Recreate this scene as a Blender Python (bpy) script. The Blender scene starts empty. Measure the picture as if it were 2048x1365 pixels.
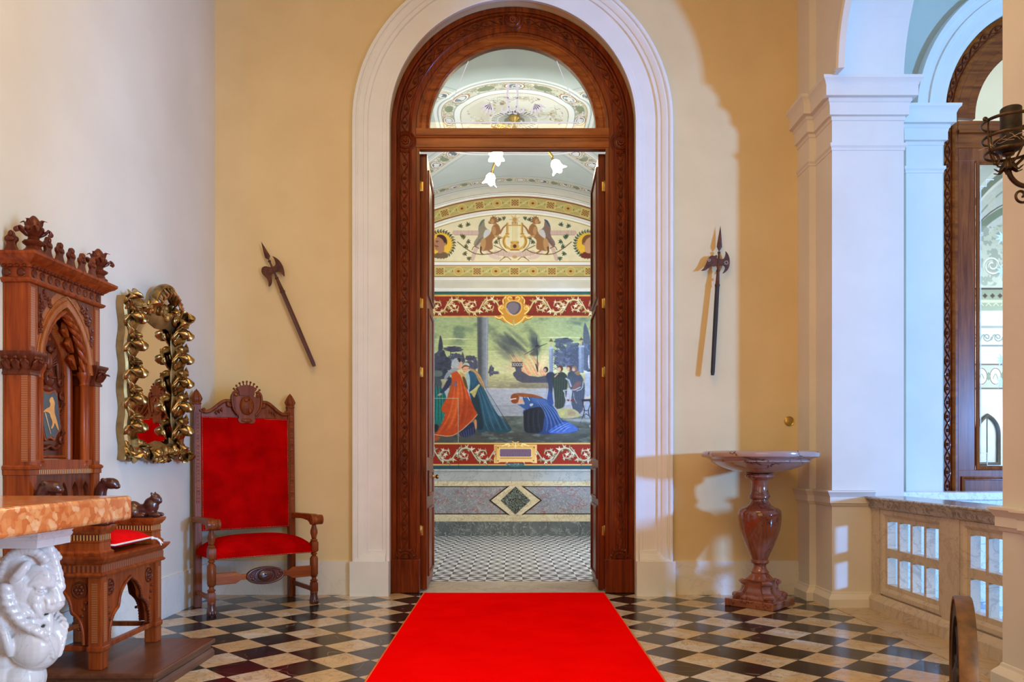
# lighting levels
SUN_E, SUN2_E, FILL_E, WORLD_E, HALL_E, FRONT_E, INW_E, LAMP_E, GLOW_E, SIDE_E, EXPO = 1020, 1000, 95, .5, 104, 74, 108, 12, 22, 190, 0.27
SGN = -1
import bpy, bmesh, random
import numpy as np
from math import *
from mathutils import Vector, Matrix
random.seed(7); rng = np.random.RandomState(5)
S = bpy.context.scene; COL = S.collection
F = 1549.0; CD = 6.88; CZ = 1.2          # focal length in pixels, camera distance to the back wall, camera height
def W(px, py, Z):                         # a photo pixel at distance Z -> a place in the room
    return ((px-1024)*Z/F, Z-CD, CZ-(py-920)*Z/F)
# ---------------------------------------------------------------- mesh building
class MB:
    def __init__(s): s.v = []; s.f = []; s.M = None
    def add(s, vs, fs):
        n = len(s.v)
        if s.M is not None: vs = [tuple(s.M @ Vector(v)) for v in vs]
        s.v += [tuple(v) for v in vs]; s.f += [tuple(i+n for i in f) for f in fs]
        return s
    def box(s, x0, x1, y0, y1, z0, z1):
        return s.add([(x, y, z) for z in (z0, z1) for y in (y0, y1) for x in (x0, x1)],
              [(0,2,3,1),(4,5,7,6),(0,1,5,4),(2,6,7,3),(0,4,6,2),(1,3,7,5)])
    def cbox(s, c, d, rz=0, ry=0, rx=0):
        R = Matrix.Rotation(rz,3,'Z') @ Matrix.Rotation(ry,3,'Y') @ Matrix.Rotation(rx,3,'X')
        vs = [Vector(c)+R@Vector((sx*d[0]/2, sy*d[1]/2, sz*d[2]/2)) for sz in (-1,1) for sy in (-1,1) for sx in (-1,1)]
        return s.add(vs, [(0,2,3,1),(4,5,7,6),(0,1,5,4),(2,6,7,3),(0,4,6,2),(1,3,7,5)])
    def prism(s, poly, a, b, axis='y'):
        def P(p, t):
            if axis == 'x': return (t, p[0], p[1])
            if axis == 'y': return (p[0], t, p[1])
            return (p[0], p[1], t)
        n = len(poly)
        vs = [P(p, a) for p in poly]+[P(p, b) for p in poly]
        fs = [tuple(range(n)), tuple(range(2*n-1, n-1, -1))]
        fs += [(i, (i+1) % n, n+(i+1) % n, n+i) for i in range(n)]
        return s.add(vs, fs)
    def ring(s, outer, inner, a, b, axis='y'):      # a plate with a hole; both outlines with the same number of points
        def P(p, t):
            if axis == 'x': return (t, p[0], p[1])
            if axis == 'y': return (p[0], t, p[1])
            return (p[0], p[1], t)
        n = len(outer); vs = [P(p, t) for t in (a, b) for q in (outer, inner) for p in q]; fs = []
        for i in range(n):
            j = (i+1) % n
            fs += [(i, j, n+j, n+i), (2*n+i, 3*n+i, 3*n+j, 2*n+j), (i, 2*n+i, 2*n+j, j), (n+i, n+j, 3*n+j, 3*n+i)]
        return s.add(vs, fs)
    def lathe(s, prof, c=(0,0,0), n=32, axis='z', sx=1, sy=1, ph=0):
        vs = []; fs = []; m = len(prof)
        for i in range(n):
            a = 2*pi*i/n+ph
            for r, h in prof:
                x, y = r*cos(a)*sx, r*sin(a)*sy
                if axis == 'z': q = (x, y, h)
                elif axis == 'x': q = (h, x, y)
                else: q = (x, h, y)
                vs.append((c[0]+q[0], c[1]+q[1], c[2]+q[2]))
        for i in range(n):
            j = (i+1) % n
            for k in range(m-1): fs.append((i*m+k, j*m+k, j*m+k+1, i*m+k+1))
        if prof[0][0] > 1e-6: fs.append(tuple(i*m for i in range(n-1, -1, -1)))
        if prof[-1][0] > 1e-6: fs.append(tuple(i*m+m-1 for i in range(n)))
        return s.add(vs, fs)
    def tube(s, path, r, n=8, closed=False, up=(0.13, 0.21, 0.97), flat=1.0):
        P = [Vector(p) for p in path]; m = len(P); vs = []; fs = []; u = None
        for i in range(m):
            if closed: t = P[(i+1) % m]-P[i-1]
            else: t = P[min(i+1, m-1)]-P[max(i-1, 0)]
            if t.length < 1e-9: t = Vector((0,0,1))
            t.normalize()
            if u is None:
                u = Vector(up); u = u-t*u.dot(t)
                if u.length < .05: u = Vector((1,0,0)); u = u-t*u.dot(t)
            else: u = u-t*u.dot(t)
            u.normalize(); w = t.cross(u); rr = r[i] if isinstance(r, (list, tuple)) else r
            for k in range(n):
                a = 2*pi*k/n; vs.append(tuple(P[i]+u*(cos(a)*rr)+w*(sin(a)*rr*flat)))
        for i in range(m if closed else m-1):
            j = (i+1) % m
            for k in range(n):
                l = (k+1) % n; fs.append((i*n+k, i*n+l, j*n+l, j*n+k))
        if not closed: fs += [tuple(range(n-1, -1, -1)), tuple(range((m-1)*n, m*n))]
        return s.add(vs, fs)
    def sweep(s, path, prof, N=(0,0,1), sgn=1, closed=False, cap=True):   # a moulding: prof (out, up) carried along a path that lies in a plane
        P = [Vector(p) for p in path]; N = Vector(N); m = len(P); k = len(prof); vs = []; fs = []
        for i in range(m):
            ts = []
            if i > 0 or closed: ts.append((P[i]-P[i-1]).normalized())
            if i < m-1 or closed: ts.append((P[(i+1) % m]-P[i]).normalized())
            sd = [N.cross(t)*sgn for t in ts]
            mv = sd[0] if len(sd) == 1 else (sd[0]+sd[1])/(1+max(-.8, sd[0].dot(sd[1])))
            for u, v in prof: vs.append(tuple(P[i]+mv*u+N*v))
        for i in range(m if closed else m-1):
            j = (i+1) % m
            for q in range(k-1): fs.append((i*k+q, i*k+q+1, j*k+q+1, j*k+q))
        if cap and not closed: fs += [tuple(range(k)), tuple(range(m*k-1, (m-1)*k-1, -1))]
        return s.add(vs, fs)
    def ell(s, c, r, R=None, n=14, m=9):
        if not isinstance(r, (tuple, list)): r = (r, r, r)
        vs = [(0,0,-1)]; fs = []
        for j in range(1, m):
            b = -pi/2+pi*j/m
            vs += [(cos(b)*cos(2*pi*i/n), cos(b)*sin(2*pi*i/n), sin(b)) for i in range(n)]
        vs.append((0,0,1)); L = len(vs)-1
        for i in range(n):
            l = (i+1) % n; fs.append((0, 1+l, 1+i)); fs.append((L, L-n+i, L-n+l))
            for j in range(m-2): fs.append((1+j*n+i, 1+j*n+l, 1+(j+1)*n+l, 1+(j+1)*n+i))
        out = []
        for v in vs:
            q = Vector((v[0]*r[0], v[1]*r[1], v[2]*r[2]))
            if R is not None: q = R @ q
            out.append(Vector(c)+q)
        return s.add(out, fs)
    def grid(s, nu, nv, f):
        vs = [f(i/nu, j/nv) for i in range(nu+1) for j in range(nv+1)]
        return s.add(vs, [(i*(nv+1)+j, (i+1)*(nv+1)+j, (i+1)*(nv+1)+j+1, i*(nv+1)+j+1) for i in range(nu) for j in range(nv)])
    def leaf(s, p, d, nrm, L, Wd, H=.03, curl=.6, lobes=3, th=.006):    # a curling acanthus leaf
        p = Vector(p); d = Vector(d).normalized(); nrm = Vector(nrm); nrm = (nrm-d*nrm.dot(d)).normalized(); sd = d.cross(nrm)
        nu, nv = 14, 8; tops = []; bots = []
        for i in range(nu+1):
            u = i/nu; bend = max(0, u-.45)/.55
            ang = bend*bend*pi*curl*1.35
            al = L*(u if u < .45 else .45+.55*(sin(ang)/ang if ang > .01 else 1)*bend)
            up = H*sin(min(u/.5, 1)*pi/2)+(L*.55*bend*(1-cos(ang))/max(ang, .01) if ang > .01 else 0)
            w = Wd*(sin(pi*min(1, .12+.86*u**.8)))**.8*(1+.16*cos(lobes*2*pi*u))
            for j in range(nv+1):
                v = -1+2*j/nv
                q = p+d*al+sd*(v*w*.5)+nrm*(up*(1-.35*v*v)+.10*Wd*(cos(v*pi*2.5)-.6)*sin(pi*u)*.5)
                tops.append(q); bots.append(q-nrm*th)
        n1 = nv+1; T = len(tops); fs = []
        for i in range(nu):
            for j in range(nv):
                a, b, c, e = i*n1+j, (i+1)*n1+j, (i+1)*n1+j+1, i*n1+j+1
                fs += [(a, b, c, e), (T+e, T+c, T+b, T+a)]
            for j in (0, nv):
                a, b = i*n1+j, (i+1)*n1+j; fs.append((a, T+a, T+b, b) if j == 0 else (a, b, T+b, T+a))
        for j in range(nv):
            for i in (0, nu):
                a, b = i*n1+j, i*n1+j+1; fs.append((a, b, T+b, T+a) if i == 0 else (a, T+a, T+b, b))
        return s.add(tops+bots, fs)
WM = {}
def obj(name, mb, mat, parent=None, smooth=32, bevel=0, sub=0, local=False, mods=None, label=None, kind=None, seg=2):
    me = bpy.data.meshes.new(name)
    vs = mb.v
    if parent is not None and not local:
        Mi = WM[parent.name].inverted(); vs = [tuple(Mi @ Vector(v)) for v in vs]
    me.from_pydata(vs, [], mb.f)
    bm = bmesh.new(); bm.from_mesh(me); bmesh.ops.recalc_face_normals(bm, faces=bm.faces); bm.to_mesh(me); bm.free()
    o = bpy.data.objects.new(name, me); COL.objects.link(o)
    me.materials.append(mat)
    if smooth:
        me.polygons.foreach_set('use_smooth', [True]*len(me.polygons))
        if smooth < 180: me.set_sharp_from_angle(angle=radians(smooth))
    if parent is not None: o.parent = parent; WM[o.name] = WM[parent.name]
    else: WM[o.name] = Matrix.Identity(4)
    if bevel:
        b = o.modifiers.new('bevel', 'BEVEL'); b.width = bevel; b.segments = seg; b.limit_method = 'ANGLE'; b.angle_limit = radians(40); b.harden_normals = False
    for mt, kw in (mods or []):
        m = o.modifiers.new(mt.lower(), mt)
        for k, v in kw.items(): setattr(m, k, v)
    if sub:
        m = o.modifiers.new('subsurf', 'SUBSURF'); m.levels = sub; m.render_levels = sub
    if label: o['label'] = label
    if kind: o['kind'] = kind
    return o
def empty(name, loc=(0,0,0), rz=0):
    o = bpy.data.objects.new(name, None); COL.objects.link(o); o.location = loc; o.rotation_euler = (0, 0, rz); o.empty_display_size = .1
    WM[o.name] = Matrix.Translation(loc) @ Matrix.Rotation(rz, 4, 'Z'); return o
def tag(o, label, cat, group=None):
    o['label'] = label; o['category'] = cat
    if group: o['group'] = group
    return o
def thing(name, label, cat, loc=(0,0,0), rz=0, group=None): return tag(empty(name, loc, rz), label, cat, group)
def struct(name, mb, mat, **k): return obj(name, mb, mat, kind='structure', **k)
def sroot(name, loc=(0,0,0)):
    o = empty(name, loc); o['kind'] = 'structure'; return o
def arc(cx, cz, r, a0, a1, n): return [(cx+r*cos(radians(a0+(a1-a0)*i/n)), cz+r*sin(radians(a0+(a1-a0)*i/n))) for i in range(n+1)]
def spiral(cx, cz, r0, r1, a0, a1, n=24):
    return [(cx+(r0+(r1-r0)*i/n)*cos(radians(a0+(a1-a0)*i/n)), cz+(r0+(r1-r0)*i/n)*sin(radians(a0+(a1-a0)*i/n))) for i in range(n+1)]
def chaikin(p, it=2, closed=True):
    p = [tuple(q) for q in p]
    for _ in range(it):
        o = []; n = len(p)
        if not closed: o.append(p[0])
        for i in range(n if closed else n-1):
            a, b = p[i], p[(i+1) % n]
            o.append(tuple(.75*x+.25*y for x, y in zip(a, b))); o.append(tuple(.25*x+.75*y for x, y in zip(a, b)))
        if not closed: o.append(p[-1])
        p = o
    return p
# ---------------------------------------------------------------- materials
class NT:
    def __init__(s, name):
        s.m = bpy.data.materials.new(name); s.m.use_nodes = True; s.t = s.m.node_tree; s.n = s.t.nodes
        s.b = s.n['Principled BSDF']
    def new(s, t, **kw):
        n = s.n.new(t)
        for k, v in kw.items(): setattr(n, k, v)
        return n
    def put(s, sock, v):
        if isinstance(v, bpy.types.NodeSocket): s.t.links.new(v, sock)
        elif isinstance(v, bpy.types.Node): s.t.links.new(v.outputs[0], sock)
        elif hasattr(v, '__len__') and len(v) == 3 and sock.type == 'RGBA': sock.default_value = (*v, 1)
        else: sock.default_value = v
    def math(s, op, a, b=0, c=None):
        n = s.new('ShaderNodeMath', operation=op); s.put(n.inputs[0], a); s.put(n.inputs[1], b)
        if c is not None: s.put(n.inputs[2], c)
        return n.outputs[0]
    def coord(s, scale=(1,1,1), rot=(0,0,0), loc=(0,0,0), out='Object'):
        t = s.new('ShaderNodeTexCoord'); m = s.new('ShaderNodeMapping')
        s.t.links.new(t.outputs[out], m.inputs[0]); m.inputs['Scale'].default_value = scale; m.inputs['Rotation'].default_value = rot; m.inputs['Location'].default_value = loc
        return m.outputs[0]
    def noise(s, vec, scale=5, detail=4, rough=.55, dist=0):
        n = s.new('ShaderNodeTexNoise'); s.put(n.inputs['Vector'], vec); n.inputs['Scale'].default_value = scale; n.inputs['Detail'].default_value = detail
        n.inputs['Roughness'].default_value = rough; n.inputs['Distortion'].default_value = dist; return n.outputs['Fac']
    def ramp(s, fac, stops):
        n = s.new('ShaderNodeValToRGB'); s.put(n.inputs[0], fac); e = n.color_ramp.elements
        while len(e) < len(stops): e.new(.5)
        for k, (p, c) in enumerate(stops):
            e[k].position = p; e[k].color = (*c, 1) if hasattr(c, '__len__') else (c, c, c, 1)
        return n.outputs[0]
    def mix(s, fac, a, b, mode='MIX'):
        n = s.new('ShaderNodeMix', data_type='RGBA', blend_type=mode); s.put(n.inputs[0], fac); s.put(n.inputs[6], a); s.put(n.inputs[7], b); return n.outputs[2]
    def bump(s, h, strength=.2, dist=.01):
        n = s.new('ShaderNodeBump'); n.inputs['Strength'].default_value = strength; n.inputs['Distance'].default_value = dist; s.put(n.inputs['Height'], h)
        s.put(s.b.inputs['Normal'], n.outputs[0])
    def done(s, col=None, rough=.5, metal=0, spec=.5, coat=0, **kw):
        if col is not None: s.put(s.b.inputs['Base Color'], col)
        s.put(s.b.inputs['Roughness'], rough); s.b.inputs['Metallic'].default_value = metal; s.b.inputs['Specular IOR Level'].default_value = spec
        s.b.inputs['Coat Weight'].default_value = coat; s.b.inputs['Coat Roughness'].default_value = .12
        for k, v in kw.items(): s.put(s.b.inputs[k], v)
        return s.m
def plain(name, c1, c2=None, scale=6, rough=.6, metal=0, bump=0, bscale=40, stretch=(1,1,1), coat=0, lo=.35, hi=.65, spec=.5, **kw):
    t = NT(name); v = t.coord(stretch)
    c = t.ramp(t.noise(v, scale, 5), [(lo, c1), (hi, c2 or c1)])
    if bump: t.bump(t.noise(v, bscale, 4), bump, .004)
    return t.done(c, rough, metal, spec, coat, **kw)
def marble(name, a, b, vein, scale=3, vw=.03, vein2=None, rough=.2, dist=1.2, coat=0):
    t = NT(name); v = t.coord()
    c = t.ramp(t.noise(v, scale, 6, .6, .4), [(.3, a), (.7, b)])
    k = t.math('ABSOLUTE', t.math('SUBTRACT', t.noise(v, scale*1.3, 6, .6, dist), .5))
    c = t.mix(t.ramp(k, [(0, 1.0), (vw, 0.0)]), c, vein)
    if vein2:
        k = t.math('ABSOLUTE', t.math('SUBTRACT', t.noise(v, scale*2.7+.3, 5, .6, dist*1.6), .52))
        c = t.mix(t.ramp(k, [(0, .85), (vw*.7, 0.0)]), c, vein2)
    return t.done(c, rough, 0, .5, coat)
def wood(name, a, b, scale=1, rough=.35, coat=.25, ax='z', bump=.06):
    st = {'z': (14, 14, .9), 'x': (.9, 14, 14), 'y': (14, .9, 14)}[ax]
    t = NT(name); v = t.coord(tuple(q*scale for q in st))
    g = t.noise(v, 2.2, 6, .65, .6); m = t.noise(t.coord((1,1,1)), 2.1, 3)
    c = t.mix(t.ramp(m, [(.35, 0.0), (.65, .45)]), t.ramp(g, [(.3, a), (.7, b)]), a)
    t.bump(g, bump, .003)
    return t.done(c, rough, 0, .16, coat*.35)
# ---------------------------------------------------------------- the materials of the place
WALLC = (.80,.64,.385); 
M_wall = plain('ochre_plaster', (.68,.53,.285), (.74,.585,.325), 1.6, .85, bump=.05, bscale=60)
M_wall_l = plain('ochre_plaster_daylit', (.66,.61,.50), (.71,.66,.55), 1.4, .85, bump=.05, bscale=60)  # same plaster as the back wall, whitening by daylight put into the colour
M_white = plain('white_painted_stucco', (.73,.75,.74), (.78,.80,.79), 3, .7, bump=.03, bscale=80)
M_pier = plain('white_painted_pier', (.70,.65,.57), (.75,.70,.62), 2, .7, bump=.03, bscale=80)
M_base = marble('white_stone_skirting', (.72,.68,.60), (.78,.74,.66), (.68,.64,.56), 2, .02, rough=.45)
M_teal = plain('pale_teal_plaster', (.46,.46,.36), (.52,.51,.40), 2, .85)
M_ceil = plain('ceiling_plaster', (.82,.72,.55), (.85,.75,.58), 2, .9)
M_door = wood('red_mahogany', (.062,.0060,.0008), (.28,.048,.0045), 1, .3, .35)
M_doorlt = wood('polished_mahogany_arch', (.13,.020,.002), (.42,.105,.011), .8, .3, .35, 'x')
M_carve = wood('dark_carved_mahogany', (.055,.0060,.001), (.22,.040,.005), 1, .34, .2)
M_chair = wood('walnut_chair', (.10,.018,.004), (.32,.080,.015), 1, .38, .2)
M_chairx = wood('walnut_rails', (.14,.028,.006), (.40,.11,.020), 1, .38, .2, 'x')
M_hoof = plain('dark_walnut', (.045,.012,.008), (.10,.025,.014), 9, .3, coat=.3)
M_thr = wood('red_brown_oak', (.13,.016,.003), (.42,.085,.012), 1, .34, .25)
M_thrd = wood('dark_carved_oak', (.060,.009,.004), (.20,.045,.014), 1.2, .34, .25)
M_thry = wood('golden_oak_arch', (.22,.055,.012), (.45,.14,.030), 1.2, .35, .25)
M_dais = wood('brown_platform_boards', (.085,.028,.013), (.19,.070,.032), .8, .35, .2, 'y')
def inlay(name, vec, a, b, period):
    t = NT(name); c = t.coord(vec); sp = t.new('ShaderNodeSeparateXYZ'); t.put(sp.inputs[0], c)
    su = t.math('ADD', t.math('ADD', sp.outputs[0], sp.outputs[1]), sp.outputs[2])
    f = t.math('FRACT', t.math('MULTIPLY', su, 1.0/period))
    k = t.ramp(f, [(.42, 0.0), (.5, 1.0), (.93, 1.0), (1.0, 0.0)])
    return t.done(t.mix(k, a, b), .35, 0, .5, .25)
M_inlz = inlay('inlaid_strip', (0,0,1), (.36,.10,.020), (.24,.058,.011), .012)
M_inly = inlay('inlaid_band', (1,1,0), (.55,.24,.06), (.06,.010,.004), .017)
M_inlw = inlay('carved_groove_band', (1,1,0), (.30,.065,.012), (.13,.022,.006), .024)
M_velvet = plain('crimson_velvet', (.29,.0008,.001), (.46,.0015,.002), 5, .9, bump=.06, bscale=160, **{'Specular IOR Level': 0.0, 'Sheen Weight': .06, 'Sheen Roughness': .4, 'Sheen Tint': (1,.02,.01)})
M_cush = plain('scarlet_velvet', (.60,.0015,.002), (.78,.003,.004), 6, .9, spec=.05, **{'Sheen Weight': .04, 'Sheen Tint': (1,.05,.05)})
M_rug = plain('scarlet_carpet', (.88,.0012,.0009), (.97,.0022,.0014), 3, 1.0, bump=.25, bscale=420, spec=0)
M_rugb = plain('orange_carpet_edge', (.62,.10,.02), (.72,.16,.03), 60, .9)
M_gold = plain('gilt_bronze', (.13,.075,.024), (.62,.41,.15), 11, .30, 1.0, bump=.10, bscale=50)
M_goldf = plain('aged_gilt_edge', (.20,.115,.04), (.42,.25,.085), 8, .45, .8)
M_brass = plain('brass', (.42,.27,.07), (.60,.40,.12), 10, .3, 1.0)
M_mirror = NT('mirror_glass').done((.93,.93,.90), .015, 1.0)
M_nail = plain('nail_heads', (.35,.22,.12), (.5,.34,.2), 10, .3, 1.0)
M_rust = plain('rusted_iron', (.055,.016,.008), (.13,.038,.016), 20, .6, .25, bump=.25, bscale=90)
M_iron = plain('black_iron', (.012,.009,.007), (.04,.026,.016), 25, .5, .4, bump=.2, bscale=90)
M_ironb = plain('rust_brown_iron', (.045,.022,.008), (.22,.095,.025), 9, .5, .3, bump=.3, bscale=60)
M_shaft = plain('black_wood_shaft', (.012,.008,.006), (.03,.018,.012), 12, .5)
M_bronze = plain('bronze_bracket', (.025,.014,.008), (.10,.060,.028), 18, .4, .7, bump=.2, bscale=60)
M_twig = plain('dry_twigs', (.35,.24,.14), (.55,.42,.30), 30, .8)
M_basin = marble('red_breccia_marble', (.17,.042,.022), (.35,.13,.080), (.050,.010,.008), 1.7, .007, None, .12, .8, .4)
M_basinb = marble('mauve_breccia_marble', (.30,.18,.155), (.46,.33,.29), (.06,.014,.012), 1.6, .010, None, .14, .8, .3)
M_table = NT('orange_breccia')
def _tab():
    t = M_table; v = t.coord()
    vo = t.new('ShaderNodeTexVoronoi'); nv = t.new('ShaderNodeMix', data_type='VECTOR'); 
    n = t.new('ShaderNodeTexNoise'); t.put(n.inputs['Vector'], v); n.inputs['Scale'].default_value = 14; n.inputs['Detail'].default_value = 3
    t.put(nv.inputs[0], .06); t.put(nv.inputs[4], v); t.put(nv.inputs[5], n.outputs['Color'])
    t.put(vo.inputs['Vector'], nv.outputs[1]); vo.inputs['Scale'].default_value = 34
    sp = t.new('ShaderNodeSeparateColor'); t.put(sp.inputs[0], vo.outputs['Color'])
    c = t.ramp(sp.outputs[0], [(0, (.50,.13,.03)), (.4, (.66,.23,.06)), (.75, (.74,.35,.12)), (1, (.80,.50,.25))])
    c = t.mix(t.ramp(vo.outputs['Distance'], [(.0, 0.0), (.9, .5)]), c, (.52,.11,.025))
    return t.done(c, .16, 0, .5, .3)
M_table = _tab()
M_lion = marble('white_statuary_marble', (.62,.60,.60), (.72,.70,.69), (.55,.53,.54), 3, .012, rough=.22, coat=.2)
M_balus = marble('cream_veined_marble', (.56,.46,.33), (.68,.57,.42), (.46,.37,.27), 2.6, .03, (.50,.40,.29), .35, 1.4)
M_balcap = marble('grey_veined_marble', (.40,.36,.32), (.55,.50,.44), (.16,.14,.13), 4, .05, (.25,.2,.17), .18, 1.8, .2)
M_parap = marble('white_veined_marble', (.84,.84,.84), (.90,.90,.89), (.56,.57,.60), 4, .018, (.66,.67,.7), .2, 1.5)
M_thresh = marble('worn_beige_marble', (.44,.36,.25), (.56,.47,.34), (.36,.29,.2), 3, .03, rough=.4)
M_border = marble('tan_stone_border', (.50,.36,.20), (.62,.46,.28), (.34,.24,.14), 2.5, .03, rough=.3)
def _floor():
    t = NT('chequered_marble_floor'); dx, dy = .3655, .361; x0, y0 = 1.346, -.804; r2 = sqrt(2)
    xs, ys = x0*r2/dx, y0*r2/dy; c = cos(pi/4)
    v = t.coord((r2/dx, r2/dy, 1), (0, 0, pi/4), (-(xs*c-ys*c), -(xs*c+ys*c), 0))
    sp = t.new('ShaderNodeSeparateXYZ'); t.put(sp.inputs[0], v)
    fu, fv = t.math('FLOOR', sp.outputs[0]), t.math('FLOOR', sp.outputs[1])
    par = t.math('FLOORED_MODULO', t.math('ADD', fu, fv), 2.0)
    cb = t.new('ShaderNodeCombineXYZ'); t.put(cb.inputs[0], fu); t.put(cb.inputs[1], fv)
    wn = t.new('ShaderNodeTexWhiteNoise'); t.put(wn.inputs['Vector'], cb.outputs[0])
    v2 = t.coord()
    vv = t.new('ShaderNodeVectorMath', operation='ADD'); t.put(vv.inputs[0], v2); t.put(vv.inputs[1], wn.outputs['Color'])
    n = t.noise(vv.outputs[0], 7, 6, .62, .8); nb = t.noise(vv.outputs[0], 3.1, 4, .6, .5); nf = t.noise(vv.outputs[0], 26, 5, .7, .6)
    base = t.ramp(wn.outputs['Value'], [(0, (.60,.55,.48)), (.42, (.64,.57,.46)), (.62, (.62,.48,.31)), (.80, (.56,.35,.15)), (1, (.60,.40,.18))])
    li = t.mix(t.ramp(nb, [(.42, .0), (.58, .8)]), base, (.60,.40,.19)); li = t.mix(t.ramp(nb, [(.36, .6), (.46, .0)]), li, (.66,.62,.56))
    li = t.mix(t.ramp(n, [(.40, .0), (.68, .55)]), li, (.40,.30,.19)); li = t.mix(t.ramp(nf, [(.56, .0), (.72, .6)]), li, (.26,.19,.12))
    k = t.math('ABSOLUTE', t.math('SUBTRACT', t.noise(vv.outputs[0], 5, 5, .6, 1.5), .5))
    li = t.mix(t.ramp(k, [(0, .7), (.02, 0.0)]), li, (.24,.17,.11))
    k2 = t.math('ABSOLUTE', t.math('SUBTRACT', t.noise(vv.outputs[0], 2.3, 2, .5, .6), .5))
    dk = t.mix(t.ramp(k2, [(0, .5), (.0025, 0.0)]), t.ramp(n, [(.3, (.006,.006,.008)), (.7, (.018,.016,.016))]), (.35,.28,.2))
    col = t.mix(par, li, dk)
    ex = t.math('ABSOLUTE', t.math('SUBTRACT', t.math('FRACT', sp.outputs[0]), .5)); ey = t.math('ABSOLUTE', t.math('SUBTRACT', t.math('FRACT', sp.outputs[1]), .5))
    e = t.math('GREATER_THAN', t.math('MAXIMUM', ex, ey), .494)
    col = t.mix(e, col, (.10,.07,.05))
    return t.done(col, t.ramp(n, [(.3, .13), (.7, .22)]), 0, .30)
M_floor = _floor()
def _floor2():
    t = NT('bow_tie_marble_floor'); p = .1837
    v = t.coord((1/p, 1/p, 1), (0,0,0), (-(.013/p)+.5, -(1.135/p)+.5, 0)); sp = t.new('ShaderNodeSeparateXYZ'); t.put(sp.inputs[0], v)
    fu, fv = t.math('FLOOR', sp.outputs[0]), t.math('FLOOR', sp.outputs[1])
    par = t.math('FLOORED_MODULO', t.math('ADD', fu, fv), 2.0)
    a = t.math('ABSOLUTE', t.math('SUBTRACT', t.math('FRACT', sp.outputs[0]), .5)); b = t.math('ABSOLUTE', t.math('SUBTRACT', t.math('FRACT', sp.outputs[1]), .5))
    g = t.math('GREATER_THAN', a, b)
    k = t.math('ABSOLUTE', t.math('SUBTRACT', g, par))
    n = t.noise(t.coord(), 6, 5)
    col = t.mix(k, t.ramp(n, [(.35, (.62,.62,.62)), (.65, (.74,.74,.73))]), (.045,.045,.055))
    return t.done(col, .28, 0, .5)
M_floor2 = _floor2()
M_glass = NT('clear_glass')
def _glass():
    t = M_glass; tr = t.new('ShaderNodeBsdfTransparent'); tr.inputs[0].default_value = (.94,.97,.95,1)
    gl = t.new('ShaderNodeBsdfGlossy'); gl.inputs['Roughness'].default_value = .02
    fr = t.new('ShaderNodeFresnel'); fr.inputs[0].default_value = 1.45
    mx = t.new('ShaderNodeMixShader'); t.put(mx.inputs[0], fr.outputs[0]); t.put(mx.inputs[1], tr.outputs[0]); t.put(mx.inputs[2], gl.outputs[0])
    t.t.links.new(mx.outputs[0], t.n['Material Output'].inputs['Surface']); return t.m
M_glass = _glass()
M_etch = plain('etched_frosted_glass', (.95,.94,.84), (.97,.96,.88), 5, .9, spec=0)
M_pierce = plain('pale_plaster_in_piercing', (.6,.52,.42), (.7,.6,.5), 9, .8)
def emis(name, c, s):
    t = NT(name); return t.done(c, .5, 0, .2, 0, **{'Emission Color': (*c, 1), 'Emission Strength': s})
M_bulb = emis('lit_tulip_glass', (1.0,.93,.74), 9)
M_win = emis('bright_window_pane', (.86,.94,1.0), 2.4)
M_lantrim = plain('white_gilded_stucco', (.80,.78,.72), (.84,.82,.76), 4, .6)
M_cove = plain('pale_olive_stucco', (.56,.52,.42), (.62,.58,.47), 3, .7)
M_inwall = plain('pale_stone_wall', (.66,.68,.68), (.72,.74,.74), 3, .8)
M_room3 = plain('pale_blue_white_wall', (.74,.80,.84), (.80,.85,.88), 3, .8)
M_slate = marble('slate_marble', (.075,.09,.095), (.15,.17,.17), (.34,.37,.36), 5, .02, rough=.25)
M_yel = marble('yellow_sienna_marble', (.60,.50,.30), (.70,.62,.42), (.42,.30,.16), 6, .035, (.78,.74,.62), .3)
M_grey = marble('violet_grey_marble', (.20,.21,.235), (.31,.32,.34), (.30,.13,.12), 3, .03, (.55,.55,.56), .25)
M_greycap = marble('grey_stone_capping', (.36,.39,.39), (.46,.48,.47), (.28,.3,.3), 3, .02, rough=.5)
M_black = plain('black_marble_line', (.008,.008,.008), (.015,.015,.015), 4, .3)
M_green = marble('dark_green_marble', (.008,.022,.018), (.02,.04,.033), (.25,.32,.28), 16, .05, rough=.2)
def vcol(name, rough=.6):
    t = NT(name); a = t.new('ShaderNodeAttribute', attribute_name='paint'); return t.done(a.outputs['Color'], rough, 0, .3)
M_paint = vcol('painted_plaster', .55)
M_paintc = vcol('painted_vault', .8)
# ================================================================ THE HALL
CX = .005; ZS = 4.19; RO = 1.09                       # arch centre, springing height and radius of the doorway
XL, XR, XB = -2.64, 2.597, 2.54; YN = -9.0; ZC = 6.1
def upath(cx, zs, r, z0, Y, n=40): return [(cx-r, Y, z0)]+[(x, Y, z) for x, z in arc(cx, zs, r, 180, 0, n)]+[(cx+r, Y, z0)]
struct('floor', MB().box(-2.9, 7.9, YN-1.2, .1, -.12, 0), M_floor, smooth=0)
struct('trim_1', MB().box(2.606, 2.93, YN, -.02, 0, .004).box(2.93, 3.6, -2.78, -.60, 0, .004), M_border, smooth=0)
struct('floor_threshold', MB().box(-1.4, 1.4, .1, .77, -.12, -.002), M_thresh, smooth=0)
struct('floor_far', MB().box(-4, 4, .77, 5.6, -.12, -.001), M_floor2, smooth=0)
struct('ceiling', MB().box(-2.95, 7.9, YN-1.2, .05, ZC, ZC+.15), M_ceil, smooth=0)
pl = [(-2.95, 0), (CX-RO-.005, 0)]+arc(CX, ZS, RO+.005, 180, 0, 48)+[(CX+RO+.005, 0), (2.95, 0), (2.95, ZC), (-2.95, ZC)]
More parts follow.
